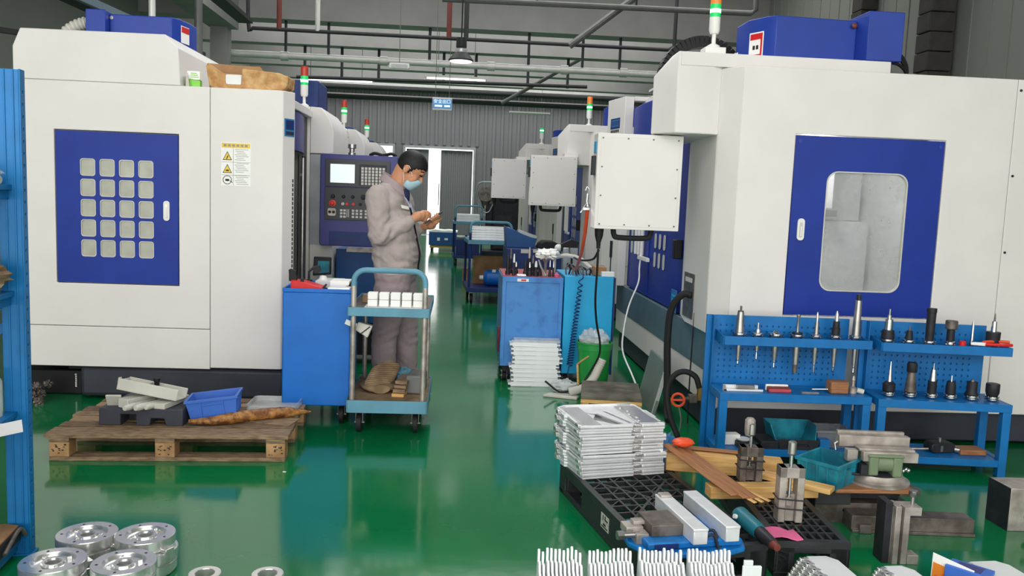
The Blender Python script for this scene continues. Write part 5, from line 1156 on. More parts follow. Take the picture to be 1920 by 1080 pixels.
rp = random.Random(11); p0 = None
names = ['bottom', 'second from the bottom', 'third from the bottom', 'fourth from the bottom', 'fifth from the bottom', 'sixth from the bottom', 'seventh from the bottom', 'eighth from the bottom', 'topmost']
for k in range(9):
    loc = (0.775 + 0.012 * rp.uniform(-1, 1), 4.01 + 0.01 * rp.uniform(-1, 1), 0.1495 + 0.0287 * k); rz = math.radians(13 + 2.0 * rp.uniform(-1, 1)); lb = '%s milled silver plate in the stack on the black pallet' % names[k]
    if p0 is None: p0 = milled_plate(lb, loc, rz)
    else: dup(p0, loc, rz, lb)

# timber beams and planks on the pallets
def plank(name, label, p, q, w, h, m, group=None, cat='plank'):
    p = Vector(p); q = Vector(q); d = q - p; L = d.length
    t = MB(); t.ob((0, 0, 0), (L, w, h)); o = t.build(name, m, bevel=0.003)
    o.data.transform(Matrix.Translation((0, 0, o.location.z))); o.location = (p + q) / 2; o.rotation_euler = d.to_track_quat('X', 'Z').to_euler(); return tag(o, label, cat, group)
plank('pine_timber', 'thick pine beam lying at the back of the black pallets', (1.06, 3.96, 0.196), (1.60, 3.84, 0.196), 0.085, 0.09, 'pine', cat='beam')
plank('pine_timber', 'thick pine beam under the upright clamps, nearer the blue vise', (1.155, 3.565, 0.178), (1.665, 3.60, 0.178), 0.075, 0.055, 'pine', cat='beam')
plank('pine_timber', 'short pine beam end beside the front teal bin', (1.44, 3.72, 0.21), (1.70, 3.50, 0.21), 0.075, 0.024, 'pine', cat='beam')
for k, (dx, w, lb) in enumerate(((0.0, 0.045, 'leftmost long brown plank leaning across the pine beams'), (0.042, 0.04, 'middle long brown plank leaning across the pine beams'), (0.08, 0.034, 'rightmost long brown plank leaning across the pine beams'))):
    plank('long_plank', lb, (1.055 + dx, 3.965 + 0.015 * k, 0.268 - 0.004 * k), (1.225 + dx * 1.05, 3.41 + 0.01 * k - 0.03 * (k > 0), 0.214 - 0.004 * k), w, 0.009, 'plank_brown', 'long brown planks on the beams')
for k in range(3):
    plank('thin_strip', ('left', 'middle', 'right')[k] + ' thin wooden strip sticking out under the brown planks', (1.24 + 0.03 * k, 3.5, 0.211), (1.30 + 0.035 * k, 3.36 + 0.01 * k, 0.20), 0.02, 0.007, 'pine', 'thin strips under the planks')
plank('pine_strip', 'thin flat pine strip behind the red pad on the beam', (1.16, 3.98, 0.252), (1.46, 3.90, 0.250), 0.05, 0.006, 'plank_brown')
b = MB(); b.lump((0, 0, 0), (0.055, 0.04, 0.022), 2, 0.15); o = b.build('red_pad', 'orange_red'); o.location = (1.135, 3.93, 0.268); tag(o, 'small red orange pad behind the brown planks', 'pad')
# upright screw clamps
def clamp(label, loc, rz, H, m):
    t = thing('upright_clamp', label, 'clamp', loc, rz, 'upright screw clamps')
    b = MB(); b.bx(-0.052, -0.03, 0, -0.022, 0.03, H); b.bx(0.022, -0.03, 0, 0.052, 0.03, H); b.bx(-0.022, -0.012, 0, 0.022, 0.03, H * 0.5); b.bx(-0.052, -0.03, H - 0.045, 0.052, 0.03, H); b.bx(-0.022, -0.03, H * 0.3, 0.006, 0.0, H * 0.46); b.build('frame', m, t, bevel=0.003)
    b = MB(); b.cyl((-0.006, -0.012, H * 0.42), (-0.006, -0.012, H + 0.05), 0.0075, n=12); b.build('screw_rod', 'chrome', t)
    b = MB(); b.lathe([(0.01, 0), (0.017, 0.008), (0.017, 0.055), (0.012, 0.06), (0, 0.06)], (-0.006, -0.012, H + 0.05), 14); b.build('cutter_head', 'steel', t)
    b = MB()
    for z in (0.06, 0.1):
        b.tube([(x, y, z + 0.01 * math.sin(3 * x * 20)) for x, y in ((-0.057, -0.035), (0.0, -0.036), (0.057, -0.035), (0.057, 0.035), (-0.057, 0.035))], 0.003, n=6, closed=True)
    b.build('wire_tie', 'iron_black', t)
    return t
clamp('upright steel clamp tied with wire, beside the pink cloth', (1.418, 3.30, 0.1495), math.radians(-4), 0.235, 'worn_steel')
t = clamp('upright grey clamp with fluted reamer, behind the brown planks', (1.368, 3.64, 0.206), math.radians(-4), 0.16, 'dark_steel')
b = MB(); b.lathe([(0.0, 0.22), (0.02, 0.22), (0.024, 0.24), (0.024, 0.29), (0.016, 0.3), (0, 0.3)], (-0.012, 0.0, -0.01), 10); b.build('reamer_head', 'worn_steel', t)
# machine vise on blue base
vr = math.radians(9)
t = thing('machine_vise', 'blue machine vise with two long steel jaws on the black pallet', 'vise', (0.90, 3.10, 0.1495), vr)
b = MB(); b.prism([(-0.235, -0.06), (-0.2, -0.13), (-0.1, -0.185), (0.12, -0.19), (0.2, -0.16), (0.225, -0.09), (0.225, 0.08), (0.15, 0.12), (-0.15, 0.12), (-0.22, 0.06)], 'xy', 0.0, 0.022)
b.bx(-0.19, -0.15, 0.022, 0.19, 0.09, 0.05); b.build('base', 'vise_blue', t, bevel=0.006)
b = MB(); b.bx(-0.165, -0.154, 0.026, -0.07, -0.15, 0.046); b.build('slot', 'navy', t, bevel=0.001)
for nm, x0, x1, y0, y1, m in (('jaw', -0.027, 0.03, -0.185, 0.19, 'worn_steel'), ('jaw', 0.108, 0.165, -0.175, 0.21, 'worn_steel')):
    b = MB(); b.bx(x0, y0, 0.05, x1, y1, 0.11); b.bx(x0 - 0.002, y0 - 0.001, 0.1, x1 + 0.002, y1, 0.112); b.build(nm, 'alu_matte', t, bevel=0.003)
b = MB(); b.bx(-0.022, 0.14, 0.112, 0.025, 0.18, 0.122); b.build('stop', 'worn_steel', t, bevel=0.002)
b = MB(); b.bx(-0.155, -0.095, 0.05, -0.029, 0.055, 0.095); b.build('slide_block', 'dark_steel', t, bevel=0.003)
b = MB(); b.bx(-0.21, -0.085, 0.018, -0.16, -0.03, 0.06); b.bx(-0.235, -0.04, 0.04, -0.165, 0.03, 0.07); b.bx(-0.2, -0.02, 0.07, -0.15, 0.02, 0.085); b.build('nut_block', 'worn_steel', t, bevel=0.003)
b = MB(); b.cyl((-0.275, -0.06, 0.05), (-0.19, -0.06, 0.05), 0.012, n=12); b.cyl((-0.28, -0.06, 0.05), (-0.255, -0.06, 0.05), 0.018, n=6); b.build('screw', 'steel', t)
b = MB(); b.tube(smooth_path([(0.035, -0.14, 0.06), (0.07, -0.15, 0.07), (0.085, -0.16, 0.03), (0.09, -0.17, 0.004)], 5), 0.006); b.tube(smooth_path([(0.05, -0.1, 0.06), (0.085, -0.12, 0.075), (0.10, -0.14, 0.03), (0.105, -0.17, 0.004)], 5), 0.006); b.build('cable', 'iron_black', t)
# die grinder, pink cloth, board
t = thing('angle_grinder', 'teal hand grinder with dark red tip lying on the pallet', 'power tool', (1.195, 3.27, 0.186))
d = Vector((0.055, -0.30, -0.02)).normalized()
b = MB(); b.lathe([(0, 0), (0.03, 0.0), (0.036, 0.01), (0.036, 0.03), (0.032, 0.04), (0.035, 0.06), (0.033, 0.15), (0.028, 0.17), (0, 0.17)], (0, 0, 0), 20, d); b.build('body', 'teal_tool', t)
b = MB(); b.lathe([(0.026, 0.16), (0.026, 0.19), (0.021, 0.27), (0, 0.275)], (0, 0, 0), 18, d); b.build('gear_head', 'iron_black', t)
b = MB(); b.lathe([(0.018, 0.27), (0.014, 0.3), (0, 0.302)], (0, 0, 0), 14, d); b.build('tip', 'pipe_red', t)
b = MB(); b.cyl((-0.03, -0.06, 0.01), (-0.04, -0.062, 0.014), 0.01, n=12); b.build('button', 'plastic_white', t)
b = MB(); P = []
for k in range(7): u = k / 6; P.append([Vector((1.27 + 0.12 * u, 3.10 + 0.1 * v - 0.03 * u, 0.1505 + 0.012 * abs(math.sin(4 * u + 3 * v)) + dz)) for v, dz in ((0, 0), (0.5, 0), (1, 0), (1, 0.004), (0.5, 0.004), (0, 0.004))])
b.rings(P); tag(b.build('pink_cloth', 'pink'), 'small pink cloth beside the tied clamp', 'cloth')
# teal bin in front
crate('storage_bin', 'teal plastic bin tilted beside the turntable vise', (1.765, 3.69, 0.19), math.radians(40), 0.235, 0.2, 0.115, 'bin_teal')
b = MB(); b.bx(1.68, 3.62, 0.10, 1.85, 3.80, 0.188); o = tag(b.build('wooden_block', 'pipe_dark', bevel=0.004), 'dark block under the front teal bin', 'block')
# rotary vise on its board
t = thing('turntable_vise', 'heavy green bodied turntable vise with steel jaws', 'vise', (2.005, 3.72, 0.1915), math.radians(-4))
b = MB(); b.lathe([(0, 0), (0.155, 0), (0.155, 0.01), (0.135, 0.014), (0.135, 0.02), (0.125, 0.03), (0.12, 0.045), (0.10, 0.05), (0, 0.05)], (0, 0, 0), 40); b.build('turntable', 'worn_steel', t)
b = MB(); b.lathe([(0.118, 0.046), (0.1, 0.055), (0, 0.055)], (0, 0, 0), 30); b.build('grease_ring', 'iron_black', t)
b = MB(); b.bx(-0.075, -0.11, 0.05, -0.03, 0.03, 0.14); b.bx(0.035, -0.11, 0.045, 0.08, 0.03, 0.14); b.cyl((-0.035, -0.07, 0.105), (0.04, -0.07, 0.105), 0.042, n=20); b.bx(-0.08, -0.112, 0.135, 0.085, 0.05, 0.15)
mat('machine_green', (112, 128, 100), 0.45, vary=0.06); b.build('yoke', 'machine_green', t, bevel=0.008)
b = MB(); b.bx(-0.10, -0.095, 0.112, 0.155, -0.06, 0.158); b.bx(-0.105, -0.06, 0.15, 0.155, 0.0, 0.164); b.bx(-0.16, -0.06, 0.10, -0.11, -0.02, 0.155); b.build('front_jaw', 'worn_steel', t, bevel=0.003)
b = MB(); b.bx(-0.175, 0.01, 0.15, 0.16, 0.05, 0.205); b.bx(-0.17, 0.05, 0.16, 0.15, 0.07, 0.218); b.build('rear_jaw', 'worn_steel', t, bevel=0.003)
b = MB(); b.tube([(-0.17, -0.08, 0.05), (-0.06, -0.1, 0.05)], 0.006); b.bx(-0.11, -0.105, 0.05, -0.08, -0.05, 0.1); b.build('lever', 'iron_black', t)
b = MB(); b.tube([(-0.17, 0.03, 0.17), (-0.19, 0.025, 0.16), (-0.185, 0.02, 0.13)], 0.005); b.build('hook', 'steel', t)
b = MB()
for k in range(3): b.sph((0.1 + 0.014 * k, -0.07 + 0.004 * k, 0.068 + 0.007 * (k % 2)), 0.01)
b.build('wing_nut', 'chrome', t)
b = MB(); b.bx(1.75, 3.57, 0.172, 2.13, 3.86, 0.191); tag(b.build('base_board', 'plank_brown', bevel=0.004), 'brown wooden board under the turntable vise', 'board')
b = MB(); b.prism([(2.06, 3.58), (2.17, 3.60), (2.2, 3.66), (2.15, 3.80), (2.1, 3.80)], 'xy', 0.155, 0.1715); tag(b.build('base_plate', 'dark_steel', bevel=0.003), 'dark flat steel plate at the right end of the brown board', 'plate')
b = MB(); b.bx(1.74, 3.71, 0.095, 2.13, 3.84, 0.154); tag(b.build('packing_block', 'iron_black', bevel=0.006), 'black packing block between board and drilled bar', 'block')
# long steel bars, tall bracket, angle block
b = MB(); b.m = 0; b.bx(1.70, 3.66, 0.0, 2.16, 3.85, 0.0945); b.m = 1
for k in range(6): b.cyl((1.84 + 0.045 * k, 3.659, 0.06), (1.84 + 0.045 * k, 3.661, 0.06), 0.007, n=12)
tag(b.build('steel_bar', ['dark_steel', 'black'], bevel=0.004), 'drilled dark steel bar lying on the floor under the board', 'bar')
t = thing('steel_bar', 'long dark steel rail on the floor behind the tall bracket', 'bar', (2.11, 3.57, 0), math.radians(-4))
b = MB(); b.prism([(-0.05, 0.0), (0.06, 0), (0.06, 0.075), (-0.035, 0.075), (-0.035, 0.014), (-0.05, 0.014)], 'yz', -0.28, 0.28); b.build('rail', 'dark_steel', t, bevel=0.002)
b = MB(); b.bx(-0.25, -0.06, 0.0, -0.195, -0.036, 0.04); b.build('foot', 'dark_steel', t, bevel=0.003)
t = thing('angle_bracket', 'tall upright steel bracket with a bolt on top', 'bracket', (1.875, 3.24, 0), math.radians(-2))
b = MB(); b.bx(-0.075, -0.02, 0, -0.045, 0.06, 0.262); b.build('back_plate', 'iron_black', t, bevel=0.002)
b = MB(); b.bx(-0.036, -0.03, 0, -0.012, 0.05, 0.248); b.bx(-0.045, -0.01, 0.0, -0.036, 0.05, 0.24); b.build('guide', 'worn_steel', t, bevel=0.002)
b = MB(); b.plate([(0.0, 0), (0.026, 0), (0.026, 0.21), (0.072, 0.21), (0.072, 0.246), (0.0, 0.246)], [], 'xz', -0.03, 0.045); b.bx(-0.012, 0.0, 0, 0.0, 0.045, 0.246); b.build('angle_arm', 'worn_steel', t, bevel=0.002)
b = MB(); b.cyl((0.05, 0.01, 0.246), (0.05, 0.01, 0.278), 0.008, n=10); b.lathe([(0, 0.278), (0.012, 0.278), (0.018, 0.29), (0.018, 0.305), (0, 0.306)], (0.05, 0.01, 0), 12); b.cyl((0.055, -0.0305, 0.228), (0.055, -0.03, 0.228), 0.005, n=10); b.build('bolt', 'steel', t)
b = MB(); b.bx(0.028, -0.03, 0, 0.075, 0.03, 0.04); b.build('foot', 'worn_steel', t, bevel=0.002)
t = thing('angle_block', 'dark and grey drilled steel block at the right edge of the picture', 'block', (2.72, 3.68, 0), 0.0)
b = MB(); b.bx(-0.13, -0.1, 0, 0.18, 0.06, 0.205); b.build('body', 'worn_steel', t, bevel=0.003)
b = MB()
for z in (0.07, 0.15):
    b.cyl((-0.04, -0.1006, z), (-0.04, -0.099, z), 0.016, n=14); b.cyl((0.08, -0.1006, z), (0.08, -0.099, z), 0.016, n=14)
b.build('bolt_hole', 'black', t)
b = MB(); b.bx(-0.133, -0.1, 0.0, -0.13, 0.06, 0.205)
for z in (0.08, 0.13, 0.17): b.cyl((-0.1335, 0.01, z), (-0.133, 0.01, z), 0.008, n=10)
b.build('side_face', 'iron_black', t)

# ------------------------------------------------------------------ finned aluminium parts along the bottom edge
def fin(label, loc):
    t = MB(); pr = [(-0.16, 0.0), (0.0, 0.0), (0.0, 0.15), (-0.004, 0.172), (0.0, 0.195), (-0.002, 0.217), (-0.011, 0.224), (-0.02, 0.217), (-0.022, 0.19), (-0.03, 0.18), (-0.045, 0.193), (-0.056, 0.188), (-0.068, 0.165), (-0.16, 0.13)]
    t.prism(pr, 'yz', 0.0, 0.0085); t.prism([(y * 0.5 - 0.005, z * 0.8) for y, z in pr], 'yz', 0.0085, 0.0125)
    o = t.build('finned_part', 'alu_white', bevel=0.0012); o.data.transform(Matrix.Translation((0, 0.08, 0))); o.location = loc; return tag(o, label, 'metal part', 'white finned metal parts in four rows')
f0 = None; rf = random.Random(2)
for g, x0 in enumerate((0.32, 0.50, 0.681, 0.857)):
    lb = 'thin white finned part in the %s bundle along the bottom edge' % ('first', 'second', 'third', 'fourth')[g]
    for k in range(11):
        loc = (x0 + 0.0146 * k, 2.66 + 0.004 * rf.uniform(-1, 1), 0.0005)
        if f0 is None: f0 = fin(lb, loc)
        else:
            o = f0.copy(); COL.objects.link(o); o.location = loc; o['label'] = lb; o.scale.z = 1 + 0.05 * rf.uniform(-1, 1)
b = MB(); b.prism(rrect(1.032, 0.0, 1.10, 0.2, 0.004), 'xz', 2.74, 2.75); b.bx(1.035, 2.74, 0.2, 1.068, 2.75, 0.22); tag(b.build('white_metal_part', 'alu_white', bevel=0.002), 'small white upright metal part at the end of the finned bundles', 'metal part')
def panel_part(name, label, loc, rz, w, L, group):
    t = thing(name, label, 'metal part', loc, rz, group)
    b = MB(); b.prism([(-w / 2, -L), (w / 2, -L), (w / 2, -0.04), (w / 2 - 0.03, 0), (-w / 2 + 0.01, 0)], 'xy', 0.004, 0.012); b.build('sheet', 'alu_white', t, bevel=0.0012)
    for k in range(6):
        b = MB(); b.ob((-w / 2 - 0.008, -0.02 - 0.05 * k, 0.008), (0.03, 0.016, 0.012), (0, 0, 0.3)); b.cyl((-w / 2 - 0.022, -0.02 - 0.05 * k, 0.002), (-w / 2 - 0.022, -0.02 - 0.05 * k, 0.014), 0.008, n=10); b.build('hinge_lug', 'aluminium', t, bevel=0.001)
    return t
gp = 'flat white hinged panels at the bottom right'
for nm, x, y, z0, rz, w, n in (('left pile beside the clamp', 1.445, 3.06, 0.05, 2, 0.12, 8), ('small middle pile before the bracket', 1.71, 2.98, 0.06, 2, 0.11, 8), ('right pile by the packages', 2.10, 3.03, 0.06, 4, 0.15, 8)):
    q = None
    for k in range(n):
        lb = '%s white panel in the %s' % (('bottom', 'second', 'third', 'fourth', 'fifth', 'sixth', 'seventh')[k] if k < n - 1 else 'topmost', nm); loc = (x - 0.006 * (n - k), y - 0.004 * k, 0.0005 + 0.0142 * k + (0.05 if False else 0)); 
        loc = (loc[0], loc[1], loc[2] + (0.0))
        if q is None: q = panel_part('hinged_sheet', lb, loc, math.radians(rz), w, 0.34, gp)
        else: dup(q, loc, math.radians(rz + (k % 2) * 1.5), lb)
# packages
t = thing('printed_packet', 'yellow and white printed packet standing by the right panels', 'packet', (1.92, 2.93, 0.0005), math.radians(-52))
b = MB(); b.hexa([(-0.075, -0.008, 0), (0.075, -0.008, 0), (0.075, 0.008, 0), (-0.075, 0.008, 0), (-0.075, -0.002, 0.15), (0.075, -0.002, 0.13), (0.075, 0.002, 0.13), (-0.075, 0.002, 0.15)]); b.build('packet', 'paper', t, bevel=0.001)
b = MB(); b.m = 0; b.bx(-0.07, -0.0092, 0.02, 0.07, -0.0075, 0.045); b.hexa([(-0.07, -0.0092, 0.045), (0.07, -0.0092, 0.045), (0.07, -0.0075, 0.045), (-0.07, -0.0075, 0.045), (-0.07, -0.0052, 0.115), (0.07, -0.0052, 0.10), (0.07, -0.0035, 0.10), (-0.07, -0.0035, 0.115)]); b.m = 1
for k in range(3): b.hexa([(-0.06, -0.0085 + 0.0012 * k, 0.06 + 0.015 * k), (0.0, -0.0085 + 0.0012 * k, 0.06 + 0.015 * k), (0.0, -0.006 + 0.0012 * k, 0.06 + 0.015 * k), (-0.06, -0.006 + 0.0012 * k, 0.06 + 0.015 * k), (-0.06, -0.008 + 0.0012 * k, 0.067 + 0.015 * k), (0.0, -0.008 + 0.0012 * k, 0.067 + 0.015 * k), (0.0, -0.006 + 0.0012 * k, 0.067 + 0.015 * k), (-0.06, -0.006 + 0.0012 * k, 0.067 + 0.015 * k)])
b.build('print', ['orange', 'orange_red'], t)
t = thing('blue_box', 'blue carton lying between the packet and the right panels', 'box', (1.985, 2.90, 0.0005), math.radians(-48))
b = MB(); b.bx(-0.09, -0.045, 0, 0.06, 0.045, 0.125); b.build('carton', 'bin_blue', t, bevel=0.003)
b = MB(); b.bx(-0.06, -0.03, 0.125, 0.03, 0.03, 0.1258); b.build('print', 'violet_blue', t)
# ------------------------------------------------------------------ cabinets and clutter by the right machine
t = thing('tool_cabinet', 'worn light blue steel cabinet with red mat, in the middle of the aisle', 'cabinet', (0.60, 6.5, 0))
b = MB(); b.bx(-0.245, 0, 0.13, 0.235, 0.7, 0.835); b.build('body', 'worn_blue', t, bevel=0.006)
b = MB(); b.plate(rect(-0.245, 0.13, 0.235, 0.842), [rect(-0.215, 0.15, 0.205, 0.80)], 'xz', -0.012, 0.0); b.build('door_frame', 'worn_blue', t, bevel=0.002)
b = MB(); b.bx(-0.24, 0.01, 0.836, 0.23, 0.69, 0.845); b.build('mat', 'red_worn', t)
b = MB(); b.m = 0; b.bx(-0.13, -0.0135, 0.805, -0.04, -0.012, 0.828); b.m = 1; b.bx(-0.10, -0.0145, 0.81, -0.06, -0.0135, 0.823); b.build('label_sticker', ['paper', 'red'], t)
b = MB(); b.bx(-0.22, 0.02, 0.08, 0.2, 0.66, 0.13); b.build('plinth', 'black', t)
for x in (-0.2, 0.18):
    for y in (0.08, 0.6): castor(t, x, y, 0.08, 1.0)
t = thing('tool_cabinet', 'plain cyan blue cabinet behind the green bucket', 'cabinet', (1.05, 6.48, 0))
b = MB(); b.bx(-0.205, 0, 0.08, 0.185, 0.6, 0.862); b.build('body', 'cyan_blue', t, bevel=0.006)
b = MB(); b.bx(0.187, -0.002, 0.08, 0.2, 0.6, 0.858); b.build('side_frame', 'navy', t)
for x in (-0.16, 0.15):
    for y in (0.08, 0.5): castor(t, x, y, 0.08, 1.0)
ZA = 0.8455; rc = random.Random(21)
grp = 'tool holders crowded on the light blue cabinet'
def sm_tool(lb, x, y, h, r, cap):
    t = thing('tool_holder', lb, 'tool holder', (x, y, ZA), 0, grp)
    b = MB(); b.lathe([(0, 0), (r, 0), (r, 0.03), (r * 0.75, 0.035), (r * 0.7, h * 0.6), (0, h * 0.6)], (0, 0, 0), 12); b.build('body', 'iron_black', t)
    b = MB(); b.lathe([(r * 0.6, h * 0.6), (r * 0.55, h * 0.8), (r * 0.3, h), (0, h)], (0, 0, 0), 12); b.build('nose', cap, t)
tl = [(0.40, 6.62, 0.15, 0.02, 'iron_black', 'black round topped tool at the left end of the light blue cabinet'), (0.43, 6.75, 0.2, 0.016, 'dark_steel', 'tall thin dark tool at the back left of the light blue cabinet'), (0.445, 6.57, 0.17, 0.014, 'paper', 'white capped slim tool near the left end of the light blue cabinet'),
      (0.47, 6.68, 0.1, 0.018, 'chrome', 'short chrome tipped tool on the left half of the light blue cabinet'), (0.54, 6.60, 0.12, 0.02, 'iron_black', 'first black tool of the middle cluster on the light blue cabinet'), (0.57, 6.56, 0.11, 0.019, 'chrome', 'front chrome tipped tool of the middle cluster on the light blue cabinet'),
      (0.575, 6.68, 0.22, 0.018, 'worn_steel', 'tallest grey tipped tool in the middle cluster on the light blue cabinet'), (0.60, 6.62, 0.16, 0.018, 'dark_steel', 'dark tipped tool in the middle cluster on the light blue cabinet'), (0.62, 6.56, 0.12, 0.02, 'plastic_white', 'white nosed tool at the front of the middle cluster on the light blue cabinet'),
      (0.655, 6.60, 0.1, 0.018, 'iron_black', 'short black tool left of the white rag stand'), (0.73, 6.55, 0.13, 0.012, 'chrome', 'slim chrome tool under the right side of the white rag'), (0.76, 6.57, 0.12, 0.01, 'chrome', 'second slim chrome tool under the right side of the white rag')]
for x, y, h, r, c, lb in tl: sm_tool(lb, x, y, h, r, c)
b = MB(); b.tube([(0.64, 6.57, ZA + 0.13), (0.66, 6.55, ZA + 0.07), (0.70, 6.53, ZA + 0.008)], 0.008); tag(b.build('steel_rod', 'worn_steel'), 'slanting steel rod below the white rag', 'rod')
b = MB(); b.lathe([(0, 0), (0.05, 0.0), (0.045, 0.012), (0.008, 0.014), (0.012, 0.1), (0.03, 0.13), (0, 0.135)], (0.705, 6.66, ZA), 14); tag(b.build('parts_stand', 'worn_steel'), 'grey stand carrying the white rag on the cabinet', 'stand')
b = MB(); b.lump((0.715, 6.66, ZA + 0.172), (0.095, 0.06, 0.04), 13, 0.5, freq=4); tag(b.build('white_rag', 'paper'), 'crumpled white rag on the light blue cabinet', 'rag')
b = MB(); b.bx(0.47, 6.53, ZA, 0.54, 6.58, ZA + 0.012); tag(b.build('small_plate', 'alu_matte'), 'small grey plate lying between tools on the red mat', 'plate')
b = MB(); b.lathe([(0, 0), (0.02, 0), (0.022, 0.02), (0.008, 0.028), (0.006, 0.04), (0, 0.042)], (0.785, 6.53, ZA), 12); tag(b.build('pink_plug', 'pink'), 'small pink plug at the front corner of the red mat', 'plug')
ZC = 0.8625
b = MB(); b.tube(smooth_path([(0.80, 6.85, 0.98), (0.90, 6.82, 1.0), (1.0, 6.78, 0.98), (1.06, 6.72, 0.93), (1.10, 6.66, 0.9)], 6), 0.017); b.cyl((0.80, 6.85, ZA - 0.01), (0.80, 6.85, 0.985), 0.012, n=8); tag(b.build('flexible_hose', 'plastic_offwhite'), 'pale flexible coolant hose bending over the cyan cabinet', 'hose')
for k in range(9):
    x = 0.86 + 0.028 * k; y = 6.54 + 0.05 * (k % 3); h = 0.09 - 0.005 * k
    b = MB(); b.tube(smooth_path([(x, y, ZC + 0.005), (x + 0.015 * math.sin(k), y + 0.02, ZC + h * 0.6), (x + 0.03 * math.cos(k * 2), y + 0.03, ZC + h), (x + 0.05, y + 0.02, ZC + h * 0.7), (x + 0.055, y - 0.01, ZC + 0.006)], 5), 0.006 + 0.002 * (k % 2), n=7)
    tag(b.build('bent_clamp', ('dark_steel', 'iron_black', 'worn_steel')[k % 3]), 'small bent metal clamp in the heap on the cyan cabinet', 'clamp', 'bent metal clamps heaped on the cyan cabinet')
b = MB(); b.ob((1.13, 6.60, ZC + 0.04), (0.1, 0.08, 0.07), (0.1, 0.05, 0.2)); tag(b.build('cardboard_scrap', 'cardboard', bevel=0.004), 'brown torn carton on the cyan cabinet', 'box')
b = MB(); b.ob((1.19, 6.53, ZC + 0.02), (0.1, 0.05, 0.038), (0, 0, 0.05)); tag(b.build('paper_box', 'paper', bevel=0.002), 'white paper box at the right end of the cyan cabinet', 'box')
# coiled air line
N_ = 26; pts = []
for k in range(N_ * 10 + 1):
    u = k / (N_ * 10); a = 2 * PI * k / 10; wx = 0.016 + 0.006 * u
    v = u ** 0.72
    pts.append((0.965 - 0.06 * v + wx * math.cos(a), 6.42 + 0.018 * math.sin(a), 0.862 - 0.70 * v))
b = MB(); b.tube([(0.985, 6.50, 0.878), (0.98, 6.44, 0.87)] + pts + [(0.90, 6.42, 0.15), (0.89, 6.40, 0.1)], 0.0045, n=6); tag(b.build('coiled_hose', 'navy'), 'dark blue coiled air hose hanging before the cyan cabinet', 'hose')
# green bucket with bag
t = thing('bucket', 'green plastic bucket filled with clear plastic wrap', 'bucket', (1.065, 6.25, 0))
b = MB(); b.lathe([(0, 0.006), (0.105, 0.006), (0.126, 0.33), (0.134, 0.33), (0.134, 0.372), (0.139, 0.375), (0.139, 0.385), (0.131, 0.387), (0.128, 0.35), (0.11, 0.02), (0, 0.02)], (0, 0, 0), 32)
b.lathe([(0.105, 0.006), (0.105, 0), (0.1, 0), (0.1, 0.006)], (0, 0, 0), 32); b.build('shell', 'green_bucket', t)
b = MB(); b.tube([(-0.128, -0.03, 0.21), (-0.10, -0.075, 0.25), (-0.06, -0.115, 0.29)], 0.007); b.tube([(-0.128, -0.03, 0.21), (-0.118, -0.05, 0.05)], 0.009); b.build('handle', 'pine', t)
b = MB(); b.lump((1.065, 6.25, 0.405), (0.108, 0.108, 0.07), 4, 0.4, freq=4); tag(b.build('plastic_wrap', 'clear_plastic'), 'crumpled clear plastic wrap heaped in the green bucket', 'plastic wrap')
# clear ribbed hose before the bucket
b = MB(); b.tube(smooth_path([(0.86, 6.02, 0.04), (0.95, 5.99, 0.08), (1.02, 5.98, 0.15), (1.06, 5.98, 0.24), (1.085, 5.98, 0.30)], 8), [0.03 + 0.003 * (k % 2) for k in range(33)], n=12); tag(b.build('ribbed_hose', 'plastic_offwhite'), 'pale ribbed hose curving in front of the green bucket', 'hose')
# bundle of white profiles
for k in range(10):
    t = MB(); z = 0.0005 + 0.0345 * k; dx = 0.02 * rc.uniform(-1, 1)
    t.prism([(0.452 + dx, z), (0.80 + dx, z), (0.80 + dx, z + 0.012), (0.825 + dx, z + 0.012), (0.825 + dx, z + 0.022), (0.80 + dx, z + 0.022), (0.80 + dx, z + 0.034), (0.452 + dx, z + 0.034), (0.452 + dx, z + 0.026), (0.432 + dx, z + 0.026), (0.432 + dx, z + 0.01), (0.452 + dx, z + 0.01)], 'xz', 6.34, 6.47)
    t.bx(0.47 + dx, 6.336, z + 0.006, 0.62 + dx, 6.34, z + 0.012)
    tag(t.build('white_profile', 'alu_white', bevel=0.0015), '%s white metal profile in the stack before the light blue cabinet' % ('bottom', 'second', 'third', 'fourth', 'fifth', 'sixth', 'seventh', 'eighth', 'ninth', 'topmost')[k], 'metal part', 'stacked white metal profiles')
b = MB(); b.bx(0.455, 6.35, 0.3465, 0.815, 6.47, 0.365); tag(b.build('clear_sheet', 'clear_plastic'), 'clear plastic sheet on top of the white profiles', 'sheet')
b = MB(); b.lump((0.84, 6.2, 0.04), (0.1, 0.07, 0.05), 8, 0.4); tag(b.build('plastic_film', 'clear_plastic'), 'loose clear plastic film on the floor beside the profiles', 'plastic film')
b = MB(); b.prism([(0.66, 6.02), (0.9, 5.93), (0.93, 6.0), (0.85, 6.06), (0.72, 6.08)], 'xy', 0.0005, 0.02); tag(b.build('foam_sheet', 'plastic_offwhite', bevel=0.004), 'crumpled pale sheet on the floor left of the low stool', 'sheet')
